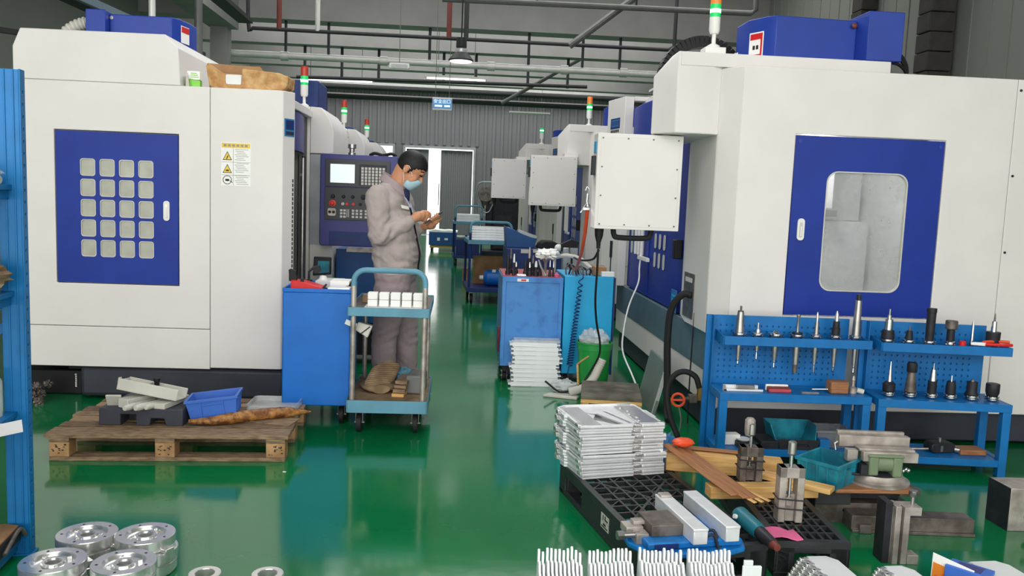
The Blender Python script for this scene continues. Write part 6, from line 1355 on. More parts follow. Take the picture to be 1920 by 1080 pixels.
# low wooden stool and leaning plate
t = thing('wooden_stool', 'low wooden stool with dark worn top on the floor', 'stool', (1.10, 5.66, 0), math.radians(-9))
b = MB(); b.bx(-0.21, -0.24, 0.125, 0.20, 0.25, 0.15); mat('worn_top', (112, 106, 92), 0.7, c2=(78, 74, 62), scale=9); b.build('top', 'worn_top', t, bevel=0.004)
b = MB(); b.bx(-0.21, -0.24, 0.1, 0.20, -0.22, 0.125); b.bx(-0.21, -0.22, 0.08, -0.19, 0.25, 0.125); b.bx(0.18, -0.22, 0.08, 0.2, 0.25, 0.125); b.build('apron', 'pine', t, bevel=0.002)
for x in (-0.20, 0.15):
    for y in (-0.235, 0.19):
        b = MB(); b.bx(x, y, 0, x + 0.045, y + 0.045, 0.124); b.build('leg', 'pine', t, bevel=0.003)
t = thing('metal_sheet', 'grey green metal sheet leaning against the right machine', 'sheet', (1.38, 5.8, 0))
A = [Vector((1.371, 5.545, 0)), Vector((1.379, 6.068, 0)), Vector((1.446, 6.01, 0.377)), Vector((1.456, 5.60, 0.361))]; n_ = Vector((0.97, 0.0, -0.18)) * 0.02
mat('sheet_grey', (128, 142, 134), 0.4, metal=0.35, vary=0.08)
b = MB(); b.hexa([p for p in A[:1]] + [A[0] + n_, A[1] + n_, A[1]] + [A[3], A[3] + n_, A[2] + n_, A[2]]); b.build('sheet', 'sheet_grey', t, world=True, bevel=0.002)
b = MB(); d = (A[3] - A[0]); b.ob((A[0] + A[3]) / 2 + n_ / 2 + Vector((0, -0.006, 0)), (0.026, 0.012, d.length), (0, math.atan2(d.x, d.z), 0)); b.build('edge_strip', 'alu_matte', t, world=True)
# hoses and cables
def cable(name, label, pts, r, m, n=8, seg=8):
    b = MB(); b.tube(smooth_path(pts, seg), r, n=n); return tag(b.build(name, m), label, 'hose' if 'hose' in name else 'cable')
cable('drain_hose', 'thick grey hose hanging from the inlet plate of the right machine', [(1.552, 5.40, 0.86), (1.50, 5.42, 0.86), (1.44, 5.46, 0.76), (1.43, 5.48, 0.55), (1.44, 5.47, 0.3), (1.43, 5.4, 0.1), (1.42, 5.3, 0.03)], 0.024, 'rubber', 10)
cable('cable', 'thin black cord running straight down from the inlet plate', [(1.56, 5.33, 0.75), (1.556, 5.33, 0.45), (1.556, 5.33, 0.2), (1.556, 5.32, 0.01)], 0.005, 'rubber')
cable('air_hose', 'dark hose looping up from the floor to the brass fitting', [(1.40, 4.98, 0.015), (1.36, 5.06, 0.14), (1.355, 5.12, 0.28), (1.39, 5.12, 0.37), (1.45, 5.10, 0.405), (1.515, 5.07, 0.38), (1.54, 5.05, 0.31)], 0.018, 'rubber', 10)
t = thing('gate_valve', 'brass pipe fitting with red round valve wheel on the right machine', 'valve', (1.5, 5.05, 0.2))
b = MB(); b.cyl((1.543, 5.05, 0.235), (1.54, 5.05, 0.315), 0.016, n=12); b.cyl((1.543, 5.05, 0.255), (1.543, 5.05, 0.28), 0.02, n=8); mat('brass', (188, 150, 84), 0.3, metal=0.9, vary=0.1); b.build('fitting', 'brass', t, world=True)
b = MB(); b.cyl((1.64, 5.07, 0.245), (1.42, 5.07, 0.235), 0.011, n=10); b.bx(1.48, 5.045, 0.215, 1.53, 5.095, 0.265); b.build('valve_body', 'dark_steel', t, world=True, bevel=0.003)
b = MB(); c = (1.405, 5.04, 0.235); b.tube([(c[0] + 0.038 * math.cos(a) * 0.95, c[1] - 0.012 * math.cos(a), c[2] + 0.04 * math.sin(a)) for a in [2 * PI * k / 24 for k in range(24)]], 0.008, n=8, closed=True); b.ob((c[0], c[1], c[2]), (0.075, 0.008, 0.012)); b.build('hand_wheel', 'orange_red', t, world=True)
cable('cable', 'thin grey cord hanging below the red valve wheel', [(1.41, 5.03, 0.19), (1.425, 5.02, 0.12), (1.42, 5.02, 0.05), (1.40, 5.02, 0.01)], 0.005, 'pipe_grey')
cable('cable', 'black cable dropping from the near pendant panel past the bucket', [(0.895, 5.29, 1.15), (0.90, 5.32, 1.0), (0.92, 5.45, 0.8), (0.97, 5.65, 0.62), (1.035, 5.85, 0.45), (1.05, 5.95, 0.33), (1.0, 6.0, 0.2), (0.93, 6.0, 0.1), (0.8, 6.05, 0.03), (0.68, 6.1, 0.1)], 0.0075, 'rubber')
cable('cable', 'black cable sagging from the near pendant panel toward the second machine', [(0.90, 5.30, 1.14), (0.91, 5.6, 1.06), (0.93, 6.4, 1.0), (1.0, 7.4, 0.98), (1.10, 8.2, 0.99), (1.16, 8.6, 1.05)], 0.0075, 'rubber')
cable('cable', 'white cable curving down from the door handle of the right machine', [(1.57, 7.08, 0.97), (1.56, 7.06, 0.9), (1.54, 6.98, 0.78), (1.42, 6.75, 0.6), (1.335, 6.5, 0.42), (1.32, 6.4, 0.28), (1.36, 6.2, 0.14), (1.40, 6.08, 0.02)], 0.007, 'plastic_white')
t = thing('air_gun', 'chrome air gun with orange hose hanging beside the near pendant panel', 'air gun', (0.83, 5.42, 1.4))
b = MB(); b.bx(0.80, 5.38, 1.395, 0.845, 5.40, 1.41); b.tube([(0.835, 5.39, 1.40), (0.825, 5.40, 1.45), (0.83, 5.41, 1.50)], 0.008); b.tube([(0.83, 5.41, 1.50), (0.84, 5.4, 1.53), (0.82, 5.4, 1.545), (0.812, 5.4, 1.52)], 0.004); b.tube([(0.83, 5.40, 1.44), (0.80, 5.39, 1.40), (0.785, 5.39, 1.375)], 0.006); b.sph((0.83, 5.40, 1.42), 0.018); b.build('gun', 'chrome', t, world=True)
b = MB(); b.tube([(0.832, 5.41, 1.40), (0.838, 5.5, 1.25), (0.85, 5.7, 1.1), (0.885, 6.1, 0.98), (0.93, 6.55, 0.90)], [0.013, 0.012, 0.0105, 0.01, 0.01], n=10); b.build('hose', 'orange_red', t, world=True)

# ------------------------------------------------------------------ further down the aisle
def far_cart(label, loc, rz, w, L, ztop, zh, load):
    t = thing('platform_cart', label, 'cart', loc, rz)
    b = MB(); b.bx(-w / 2, 0, 0.16, w / 2, L, 0.22); b.build('lower_deck', 'navy', t, bevel=0.004)
    b = MB(); b.bx(-w / 2, 0, ztop - 0.055, w / 2, L, ztop); b.build('upper_deck', 'cart_blue', t, bevel=0.004)
    for x in (-w / 2 + 0.03, w / 2 - 0.03):
        b = MB(); b.tube([(x, 0.03, 0.2), (x, 0.03, ztop + 0.1)], 0.018, n=10); b.build('post', 'navy', t)
        b = MB(); b.tube([(x, L - 0.03, 0.2), (x, L - 0.03, ztop + 0.02)], 0.018, n=10); b.build('post', 'navy', t)
    b = MB(); a = w / 2 - 0.03; b.tube([(-a, 0.03, ztop + 0.08)] + arc3((-a + 0.08, 0.03, zh - 0.08), 0.08, PI, PI / 2, 5, (1, 0, 0), (0, 0, 1)) + arc3((a - 0.08, 0.03, zh - 0.08), 0.08, PI / 2, 0, 5, (1, 0, 0), (0, 0, 1)) + [(a, 0.03, ztop + 0.08)], 0.018, n=10); b.build('handle', 'cart_blue', t)
    for x in (-w / 2 + 0.07, w / 2 - 0.07):
        for y in (0.1, L - 0.1): castor(t, x, y, 0.16, 1.2)
    return t
far_cart('blue platform cart loaded with silver profiles, in front of the navy tank', (0.44, 11.3, 0), math.radians(3), 0.62, 1.0, 0.87, 1.12, None)
for k in range(5):
    b = MB(); b.bx(0.17, 11.36, 0.871 + 0.034 * k, 0.72, 12.05, 0.871 + 0.034 * k + 0.033); tag(b.build('silver_profile', 'alu_matte', bevel=0.004), '%s silver profile on the nearer far cart' % ('bottom', 'second', 'middle', 'fourth', 'topmost')[k], 'metal part', 'silver profiles on the nearer far cart')
far_cart('blue platform cart with white parts, farther down the aisle', (0.20, 17.5, 0), math.radians(2), 0.62, 1.1, 0.93, 1.26, None)
for k in range(3):
    b = MB(); b.bx(-0.05, 17.6, 0.931 + 0.05 * k, 0.43, 18.3, 0.931 + 0.05 * k + 0.049); tag(b.build('white_board', 'alu_white', bevel=0.004), '%s white slab on the farther cart' % ('bottom', 'middle', 'top')[k], 'metal part', 'white slabs on the farther cart')
b = MB(); b.bx(-0.05, 17.58, 0.221, 0.44, 18.4, 0.55); tag(b.build('blue_crate', 'navy', bevel=0.006), 'dark blue crate on the lower deck of the farther cart', 'crate')
b = MB(); b.bx(0.22, 11.9, 0.221, 0.66, 11.93, 0.62); tag(b.build('cardboard_sheet', 'cardboard'), 'brown board standing on the lower deck of the nearer far cart', 'cardboard')
t = thing('blue_jug', 'blue jug lying before the brown board on the nearer far cart', 'jug', (0.48, 11.6, 0.221))
b = MB(); b.lathe([(0, -0.17), (0.08, -0.16), (0.11, -0.12), (0.11, 0.16), (0.09, 0.18), (0, 0.18)], (0.05, 0.0, 0.115), 20, (1, 0, 0)); b.build('body', 'cabinet_blue', t)
b = MB(); b.lathe([(0, -0.23), (0.03, -0.22), (0.035, -0.17), (0, -0.16)], (0.05, 0, 0.115), 14, (1, 0, 0)); b.bx(0.0, -0.08, 0.2, 0.05, 0.0, 0.235); b.build('cap', 'plastic_white', t)
t = thing('parts_trolley', 'blue box trolley with white sheets near the far door', 'trolley', (-0.42, 21.9, 0))
b = MB(); b.bx(-0.36, 0, 0.16, 0.37, 0.8, 0.5); b.build('box', 'deep_blue', t, bevel=0.01)
b = MB(); b.bx(-0.14, -0.005, 0.28, -0.07, 0.0, 0.36); b.bx(0.05, -0.005, 0.30, 0.14, 0.0, 0.35); b.build('marking', 'plastic_white', t)
b = MB(); b.bx(-0.33, 0.05, 0.09, 0.36, 0.75, 0.16); b.build('deck', 'pine', t)
for x in (-0.28, 0.3):
    for y in (0.1, 0.7): castor(t, x, y, 0.09, 1.5)
b = MB(); b.prism([(-0.80, 0.501), (-0.03, 0.501), (-0.03, 0.54), (-0.25, 0.565), (-0.4, 0.55), (-0.62, 0.57), (-0.80, 0.53)], 'xz', 21.92, 22.65); tag(b.build('white_sheets', 'paper', bevel=0.005), 'loose white sheets heaped on the blue box trolley', 'sheets')
t = thing('coolant_tank', 'navy coolant tank beside the second right machine', 'tank', (0.86, 9.55, 0))
b = MB(); b.bx(-0.30, 0, 0.1, 0.42, 0.9, 0.88); b.build('body', 'navy', t, bevel=0.01)
b = MB(); b.bx(-0.14, -0.004, 0.83, -0.05, 0, 0.875); b.bx(0.0, -0.004, 0.84, 0.05, 0, 0.88); b.bx(0.33, -0.004, 0.84, 0.38, 0, 0.88); b.build('label_sticker', 'plastic_offwhite', t)
b = MB(); b.bx(-0.27, 0.05, 0.0, 0.39, 0.85, 0.1); b.build('plinth', 'black', t)
t = thing('chip_bin', 'teal blue metal chip bin on the navy coolant tank', 'bin', (0.76, 9.75, 0.8805))
b = MB(); b.prism([(-0.2, 0), (0.12, 0), (0.16, 0.11), (0.05, 0.13), (-0.1, 0.2), (-0.22, 0.24)], 'xz', 0, 0.4); b.build('shell', 'deep_blue', t, bevel=0.006)
b = MB(); b.ob((0.05, 0.15, 0.155), (0.24, 0.2, 0.04), (0, 0.3, 0)); b.build('lid', 'galvanised', t, bevel=0.004)
b = MB(); b.prism([(0.93, 0.8805), (1.2, 0.8805), (1.2, 0.93), (1.12, 0.965), (1.0, 0.97), (0.95, 0.93)], 'xz', 9.7, 10.05); tag(b.build('black_tray', 'black', bevel=0.01), 'black tray of tools at the right of the navy tank', 'tray')
t = thing('spray_holder', 'white spray bottle holder with dark nozzle on the second right machine', 'holder', (1.13, 8.2, 0.73))
b = MB(); b.bx(-0.1, -0.05, 0.0, 0.05, 0.05, 0.26); b.build('body', 'galvanised', t, bevel=0.008)
b = MB(); b.prism([(-0.12, 0.22), (0.04, 0.26), (0.06, 0.32), (-0.02, 0.34), (-0.12, 0.29)], 'xz', -0.04, 0.04); b.bx(-0.02, -0.052, 0.03, 0.0, -0.05, 0.2); b.build('nozzle', 'black', t)
b = MB(); b.sph((-0.14, 0, 0.25), 0.04); b.build('cap', 'plastic_white', t)
b = MB(); b.bx(0.05, -0.03, 0.05, 0.33, 0.03, 0.1); b.build('bracket', 'galvanised', t)
# dark machine with round guard at the far end of the right row
t = thing('drilling_machine', 'dark upright drilling machine with round guard at the far right row', 'machine', (0.70, 18.9, 0))
b = MB(); b.bx(-0.18, 0, 0, 0.75, 0.8, 0.25); b.bx(0.05, 0.3, 0.25, 0.75, 0.8, 1.9); b.bx(-0.1, 0.1, 0.7, 0.05, 0.5, 1.3); b.build('column', 'iron_black', t, bevel=0.02)
b = MB(); b.bx(0.12, 0.27, 0.3, 0.5, 0.3, 1.05); b.build('door', 'pipe_dark', t)
b = MB(); b.cyl((-0.12, 0.02, 1.52), (-0.12, 0.16, 1.52), 0.17, n=28); b.bx(-0.19, 0.16, 1.3, 0.1, 0.4, 1.7); b.lathe([(0.12, 0), (0.07, -0.14), (0.06, -0.2), (0, -0.2)], (-0.12, 0.15, 1.4), 16); b.build('motor_head', 'dark_steel', t, bevel=0.01)
b = MB(); b.tube(smooth_path([(-0.3, 0.05, 1.1), (-0.33, 0.05, 1.5), (-0.28, 0.05, 1.76), (0.0, 0.05, 1.8), (0.2, 0.1, 1.8)], 6), 0.018); b.tube(smooth_path([(-0.31, 0.05, 1.35), (-0.2, 0.02, 1.15), (-0.05, 0.02, 1.12), (0.05, 0.05, 1.3)], 6), 0.016); b.build('hose', 'galvanised', t)
b = MB()
for k in range(6): b.bx(-0.22 + 0.04 * (k % 3), 0.0, 0.75 + 0.09 * k, -0.16 + 0.05 * (k % 2), 0.1, 0.82 + 0.09 * k)
b.build('fittings', 'worn_steel', t, bevel=0.006)
b = MB(); b.cyl((0.14, 14.4, 0.0), (0.14, 14.4, 0.22), 0.06, n=18); tag(b.build('cardboard_tube', 'cardboard'), 'short cardboard tube standing on the floor by the far carts', 'tube')
b = MB(); b.prism([(-0.115, 4.62), (-0.10, 4.615), (-0.097, 4.625), (-0.112, 4.63)], 'xy', 0.0003, 0.002); o = b.build('paper_scrap', 'paper'); o.location = (-0.86, 4.24, 0.0003); tag(o, 'tiny white paper scrap on the floor right of the pallet', 'scrap')
b = MB(); b.lump((1.17, 4.36, 0.1), (0.07, 0.07, 0.105), 17, 0.3); tag(b.build('blue_bag', 'sign_blue'), 'crumpled blue bag on the floor behind the stacked silver plates', 'bag')
b = MB(); b.prism([(6.62, 0.42), (6.78, 0.40), (6.76, 0.24), (6.70, 0.20), (6.65, 0.3)], 'yz', 0.342, 0.354); tag(b.build('red_cloth', 'red_worn', bevel=0.003), 'dark red cloth hanging on the side of the light blue cabinet', 'cloth')
# ------------------------------------------------------------------ the man with the phone
from mathutils import noise as mnoise
pm = thing('person', 'person in grey work jacket and trousers with a face mask, looking down at a phone', 'person', (-0.43, 5.92, 0), math.radians(-9))
HC = Vector((0.082, 0.0, 1.628)); HR = Matrix.Rotation(math.radians(33), 3, 'Y')
def hd(x, y, z): return HC + HR @ Vector((x, y, z))
def capsules(caps, voxel, smooth_it=6, disp=None):
    """several tapered limbs fused into one continuous skin, returned as a mesh"""
    b = MB()
    for c in caps:
        if len(c) == 4 and isinstance(c[1], (int, float)) is False and isinstance(c[3], (int, float)):
            p, q, r0, r1 = Vector(c[0]), Vector(c[1]), c[2], c[3]
            d = q - p; L = d.length; d = d.normalized(); a = d.orthogonal().normalized(); e = d.cross(a); R = []
            for t, off, f in [(r0, -math.cos(k * PI / 10) * r0, math.sin(k * PI / 10)) for k in (1, 2, 3, 4, 5)]: R.append((off, r0 * f))
            R += [(L * k / 4, r0 + (r1 - r0) * k / 4) for k in (1, 2, 3)]
            for k in (5, 6, 7, 8, 9): R.append((L - math.cos(k * PI / 10) * r1, r1 * math.sin(k * PI / 10)))
            b.rings([[p + d * o + (a * math.cos(2 * PI * k / 16) + e * math.sin(2 * PI * k / 16)) * rr for k in range(16)] for o, rr in R])
        else:                                    # ('e', centre, radii, rotation matrix)
            ctr, rad, rot = Vector(c[1]), c[2], c[3]; R = []
            for i in range(1, 14):
                t = PI * i / 14
                R.append([ctr + rot @ Vector((rad[0] * math.sin(t) * math.cos(2 * PI * k / 24), rad[1] * math.sin(t) * math.sin(2 * PI * k / 24), -rad[2] * math.cos(t))) for k in range(24)])
            b.rings(R)
    bmesh.ops.recalc_face_normals(b.bm, faces=b.bm.faces)
    me = bpy.data.meshes.new('tmp'); b.bm.to_mesh(me); b.bm.free()
    o = bpy.data.objects.new('tmp', me); COL.objects.link(o)
    m1 = o.modifiers.new('r', 'REMESH'); m1.mode = 'VOXEL'; m1.voxel_size = voxel
    m2 = o.modifiers.new('s', 'SMOOTH'); m2.factor = 0.5; m2.iterations = smooth_it
    dg = bpy.context.evaluated_depsgraph_get(); dg.update()
    out = bpy.data.meshes.new_from_object(o.evaluated_get(dg)); bpy.data.objects.remove(o)
    if disp:
        out.update(); ns = [v.normal.copy() for v in out.vertices]
        for v, n in zip(out.vertices, ns): v.co += n * disp(v.co)
    out.polygons.foreach_set('use_smooth', [True] * len(out.polygons))
    return out
def skin_obj(name, me, m, parent):
    me.name = name; me.materials.clear(); me.materials.append(M[m])
    o = bpy.data.objects.new(name, me); COL.objects.link(o); o.parent = parent; return o
I3 = Matrix.Identity(3)
shR, shL = (-0.10, -0.185, 1.42), (-0.07, 0.19, 1.42)
elR, elL = (-0.065, -0.245, 1.17), (0.0, 0.26, 1.16)
wrR, wrL = (0.125, -0.135, 1.275), (0.15, 0.085, 1.225)
ph = Vector((0.252, -0.01, 1.295)); pu = Vector((math.cos(0.62), 0.0, math.sin(0.62))); pn = Vector((-math.sin(0.62), 0, math.cos(0.62))); pw = Vector((0, 1, 0))
def P3(u, w, n): return ph + pu * u + pw * w + pn * n
def finger(pts, r): return [(pts[i], pts[i + 1], r * (1 - 0.08 * i), r * (1 - 0.08 * (i + 1))) for i in range(len(pts) - 1)]
body = [
    ('e', hd(-0.003, 0, 0.03), (0.106, 0.077, 0.096), HR), ('e', hd(0.03, 0, -0.045), (0.064, 0.058, 0.075), HR), (hd(0.045, -0.02, -0.10), hd(0.045, 0.02, -0.10), 0.03, 0.03), (hd(0.062, 0, -0.105), hd(0.06, 0, -0.10), 0.024, 0.024),
    (hd(0.096, 0, 0.0), hd(0.112, 0, -0.036), 0.009, 0.014), (hd(0.09, -0.03, 0.022), hd(0.09, 0.03, 0.022), 0.013, 0.013), (hd(0.065, -0.038, -0.035), hd(0.05, -0.045, -0.06), 0.024, 0.02), (hd(0.065, 0.038, -0.035), hd(0.05, 0.045, -0.06), 0.024, 0.02),
    ('e', hd(-0.012, -0.079, -0.012), (0.021, 0.008, 0.032), HR), ('e', hd(-0.012, 0.079, -0.012), (0.021, 0.008, 0.032), HR),
    (hd(-0.03, 0, -0.05), (-0.025, 0, 1.46), 0.06, 0.064), ((-0.07, 0, 1.42), hd(-0.05, 0, -0.03), 0.06, 0.05),
    ((-0.06, -0.1, 1.35), (-0.05, 0.1, 1.35), 0.085, 0.085), ((-0.04, -0.06, 1.2), (-0.03, 0.06, 1.2), 0.11, 0.11), ((-0.0, -0.06, 1.0), (0, 0.06, 1.0), 0.12, 0.12), ((-0.01, -0.08, 0.9), (-0.01, 0.08, 0.9), 0.11, 0.11),
    (shR, elR, 0.055, 0.045), (elR, wrR, 0.043, 0.027), (shL, elL, 0.055, 0.045), (elL, wrL, 0.043, 0.027),
    ((-0.01, -0.09, 0.86), (-0.05, -0.1, 0.46), 0.085, 0.055), ((-0.05, -0.1, 0.46), (-0.04, -0.1, 0.09), 0.052, 0.036), ((0.0, 0.09, 0.86), (0.06, 0.1, 0.46), 0.085, 0.055), ((0.06, 0.1, 0.46), (0.07, 0.1, 0.09), 0.052, 0.036),
]
kR = [Vector((0.188, -0.078 + 0.002 * i, 1.338 - 0.017 * i)) for i in range(4)]
body += [(wrR, (0.165, -0.10, 1.308), 0.026, 0.031), ((0.15, -0.108, 1.302), (0.186, -0.082, 1.312), 0.03, 0.028), ((0.145, -0.105, 1.29), (0.182, -0.08, 1.295), 0.028, 0.024)]
body += finger([kR[0], Vector((0.222, -0.062, 1.338)), Vector((0.24, -0.045, 1.322)), P3(-0.012, -0.02, 0.010)], 0.0095)
body += finger([kR[1], Vector((0.222, -0.066, 1.318)), Vector((0.226, -0.052, 1.298)), Vector((0.208, -0.05, 1.288))], 0.0095)
body += finger([kR[2], Vector((0.216, -0.068, 1.300)), Vector((0.216, -0.056, 1.282)), Vector((0.2, -0.055, 1.276))], 0.009)
body += finger([kR[3], Vector((0.206, -0.07, 1.284)), Vector((0.204, -0.06, 1.27)), Vector((0.19, -0.06, 1.268))], 0.008)
body += finger([Vector((0.165, -0.085, 1.318)), Vector((0.2, -0.056, 1.335)), Vector((0.222, -0.045, 1.318))], 0.010)
body += [(wrL, P3(-0.045, 0.055, -0.035), 0.026, 0.03), (P3(-0.05, 0.045, -0.032), P3(0.0, 0.01, -0.028), 0.028, 0.024), (P3(-0.01, 0.04, -0.03), P3(0.03, 0.02, -0.026), 0.022, 0.018)]
for i, u in enumerate((0.045, 0.025, 0.005, -0.015)):
    body += finger([P3(u - 0.008, 0.012, -0.024), P3(u, -0.025, -0.018), P3(u + 0.002, -0.0465, -0.008), P3(u + 0.002, -0.046, 0.008)], 0.0088 - 0.0005 * i)
body += finger([P3(-0.03, 0.045, -0.02), P3(0.0, 0.05, -0.004), P3(0.025, 0.047, 0.01)], 0.0105)
skin_obj('body', capsules(body, 0.0052, 4), 'skin', pm)
def folds(co):
    a = 0.008 * mnoise.noise(Vector((co.x * 7 + co.z * 9, co.y * 7, co.z * 11 - co.x * 8)))
    a += 0.006 * mnoise.noise(Vector((co.x * 20, co.y * 18, co.z * 30 + co.x * 18)))
    for (p, w) in ((Vector(elR) + Vector((0.03, -0.02, 0.02)), 0.10), (Vector(elL), 0.09)):
        d = (co - p).length
        if d < w * 1.6: a += 0.007 * (1 - d / (w * 1.6)) * math.sin((co.x * 75 - co.z * 70 + co.y * 30) + 2.5 * mnoise.noise(co * 11))
    d = abs(co.z - 0.98)
    if d < 0.09: a += 0.005 * (1 - d / 0.09) * math.sin(co.z * 90 + 40 * co.x + 5 * mnoise.noise(co * 7))
    return a
jk = [((-0.05, -0.105, 1.375), (-0.03, 0.12, 1.375), 0.118, 0.118), ((-0.05, -0.09, 1.27), (-0.03, 0.09, 1.27), 0.142, 0.142), ((-0.02, -0.08, 1.15), (-0.02, 0.08, 1.15), 0.158, 0.158), ((0.0, -0.075, 1.04), (0.0, 0.075, 1.04), 0.16, 0.16), ((0.0, -0.08, 0.975), (0.0, 0.08, 0.975), 0.148, 0.148),
      ((-0.065, -0.06, 1.455), (-0.055, 0.06, 1.455), 0.082, 0.082),
      (shR, elR, 0.088, 0.075), (elR, (0.105, -0.145, 1.262), 0.078, 0.05), (shL, elL, 0.088, 0.075), (elL, (0.135, 0.10, 1.22), 0.078, 0.046)]
jo = skin_obj('jacket', capsules(jk, 0.008, 5, folds), 'jacket_grey', pm)
# waistband, collar, chest strip, zip, badge
b = MB(); P = []
for z, f in ((0.895, 0.97), (0.9, 1.0), (0.945, 1.0), (0.955, 0.97)):
    P.append([Vector((0.0 + 0.150 * f * math.cos(t), 0.225 * f * math.sin(t), z + 0.004 * math.sin(5 * t))) for t in [2 * PI * k / 40 for k in range(40)]])
b.rings(P); b.build('waistband', 'jacket_grey', jo)
b = MB(); P = []
for k in range(33):
    t = math.radians(38) + (2 * PI - math.radians(76)) * k / 32
    c = Vector((-0.028 + 0.08 * math.cos(t), 0.074 * math.sin(t), 1.548 - 0.05 * math.cos(t))); o = Vector((math.cos(t), math.sin(t), 0))
    P.append([c + o * 0.004, c + o * 0.03 + Vector((0, 0, -0.045 - 0.03 * max(0, math.cos(t)))), c + o * 0.028 + Vector((0, 0, -0.05 - 0.03 * max(0, math.cos(t)))), c - o * 0.006 + Vector((0, 0, -0.01)), c + Vector((0, 0, 0.006))])
b.rings(P); b.build('collar', 'trouser_grey', jo)
b = MB(); b.hexa([(0.058, -0.150, 1.355), (0.098, -0.085, 1.345), (0.098, -0.08, 1.345), (0.058, -0.14, 1.355), (0.052, -0.148, 1.378), (0.092, -0.086, 1.368), (0.092, -0.08, 1.368), (0.052, -0.14, 1.378)]); b.build('chest_strip', 'paper', jo, bevel=0.002)
b = MB(); b.hexa([(0.072, -0.158, 1.27), (0.118, -0.086, 1.262), (0.113, -0.08, 1.262), (0.068, -0.14, 1.27), (0.06, -0.153, 1.34), (0.104, -0.086, 1.332), (0.1, -0.08, 1.332), (0.055, -0.14, 1.34)]); b.build('chest_pocket', 'jacket_grey', jo, bevel=0.004)
b = MB(); b.hexa([(-0.196, -0.135, 1.375), (-0.172, -0.175, 1.375), (-0.168, -0.17, 1.375), (-0.19, -0.13, 1.375), (-0.18, -0.13, 1.43), (-0.158, -0.168, 1.43), (-0.152, -0.162, 1.43), (-0.175, -0.125, 1.43)]); b.build('shoulder_patch', 'paper', jo, bevel=0.002)
b = MB(); b.tube(smooth_path([(0.085, -0.02, 1.37), (0.112, -0.02, 1.28), (0.142, -0.02, 1.15), (0.166, -0.02, 1.04), (0.158, -0.02, 0.95), (0.165, -0.03, 0.905)], 6), 0.007, n=6); b.sph((0.168, -0.032, 0.9), (0.011, 0.011, 0.016)); b.build('zip', 'black', jo)
b = MB()
for s, e in ((-1, (0.15, -0.015, 1.25)), (1, (0.155, 0.0, 1.245))): b.tube(smooth_path([(-0.06, 0.07 * s, 1.5), (0.02, 0.068 * s, 1.462), (0.072, 0.035 * s, 1.40), (0.105, 0.01 * s, 1.32), e], 6), 0.0065, n=6)
mat('lanyard_blue', (140, 152, 196), 0.6, c2=(210, 214, 226), scale=60); b.build('lanyard', 'lanyard_blue', jo)
b = MB(); P = []
for z, rx, ry in ((1.33, 0.07, 0.06), (1.40, 0.078, 0.068), (1.455, 0.082, 0.07), (1.485, 0.072, 0.066)): P.append([Vector((-0.005 + rx * math.cos(t) * 1.05, ry * math.sin(t), z + 0.0 * math.cos(t))) for t in [2 * PI * k / 24 for k in range(24)]])
b.rings(P); b.build('undershirt', 'shirt_navy', pm)
def tf(co):
    a = 0.007 * mnoise.noise(Vector((co.x * 9, co.y * 9, co.z * 13 + co.x * 10))) + 0.004 * mnoise.noise(Vector((co.x * 24, co.y * 20, co.z * 34)))
    if co.z < 0.3: a += 0.006 * (0.3 - co.z) / 0.25 * math.sin(co.z * 110 + 4 * co.x * 20 + 2 * mnoise.noise(co * 8))
    d = abs(co.z - 0.47)
    if d < 0.12: a += 0.005 * (1 - d / 0.12) * math.sin(co.z * 100 - co.x * 50)
    return a
tr_ = [((-0.005, -0.085, 0.9), (-0.005, 0.085, 0.9), 0.138, 0.138), ((-0.01, -0.09, 0.8), (-0.03, -0.1, 0.6), 0.128, 0.105), ((-0.03, -0.1, 0.6), (-0.06, -0.1, 0.42), 0.105, 0.088), ((-0.06, -0.1, 0.42), (-0.045, -0.1, 0.15), 0.088, 0.086), ((-0.045, -0.1, 0.15), (-0.04, -0.1, 0.11), 0.086, 0.075),
       ((0.0, 0.09, 0.8), (0.035, 0.1, 0.6), 0.128, 0.1), ((0.035, 0.1, 0.6), (0.06, 0.1, 0.42), 0.1, 0.082), ((0.06, 0.1, 0.42), (0.07, 0.1, 0.15), 0.082, 0.082), ((0.07, 0.1, 0.15), (0.075, 0.1, 0.12), 0.082, 0.075)]
to_ = skin_obj('trousers', capsules(tr_, 0.008, 5, tf), 'trouser_grey', pm)
b = MB(); b.prism(rrect(-0.06, 0.62, 0.05, 0.76, 0.01), 'xz', -0.235, -0.222); b.xf(Matrix.Rotation(0.0, 4, 'Z')); b.build('leg_pocket', 'trouser_grey', to_, bevel=0.004)
for s, x0 in ((-1, -0.06), (1, 0.06)):
    b = MB(); P = []
    for u, w, h in ((-0.085, 0.03, 0.05), (-0.06, 0.04, 0.075), (0.0, 0.043, 0.095), (0.06, 0.047, 0.075), (0.12, 0.05, 0.055), (0.165, 0.04, 0.045), (0.185, 0.02, 0.035)):
        P.append([Vector((x0 + u, 0.1 * s + w * math.cos(t), max(0.012, 0.012 + h * max(0, math.sin(t)) ** 0.8) if math.sin(t) > -0.2 else 0.012)) for t in [2 * PI * k / 20 for k in range(20)]])
    b.rings(P); sh_ = b.build('shoe', 'iron_black', pm)
    b = MB(); b.prism([(x0 - 0.09, 0.1 * s - 0.03), (x0 + 0.02, 0.1 * s - 0.047), (x0 + 0.14, 0.1 * s - 0.052), (x0 + 0.188, 0.1 * s - 0.022), (x0 + 0.188, 0.1 * s + 0.022), (x0 + 0.14, 0.1 * s + 0.052), (x0 + 0.02, 0.1 * s + 0.047), (x0 - 0.09, 0.1 * s + 0.03)], 'xy', 0.0005, 0.02); b.build('sole', 'plastic_offwhite', sh_, bevel=0.004)
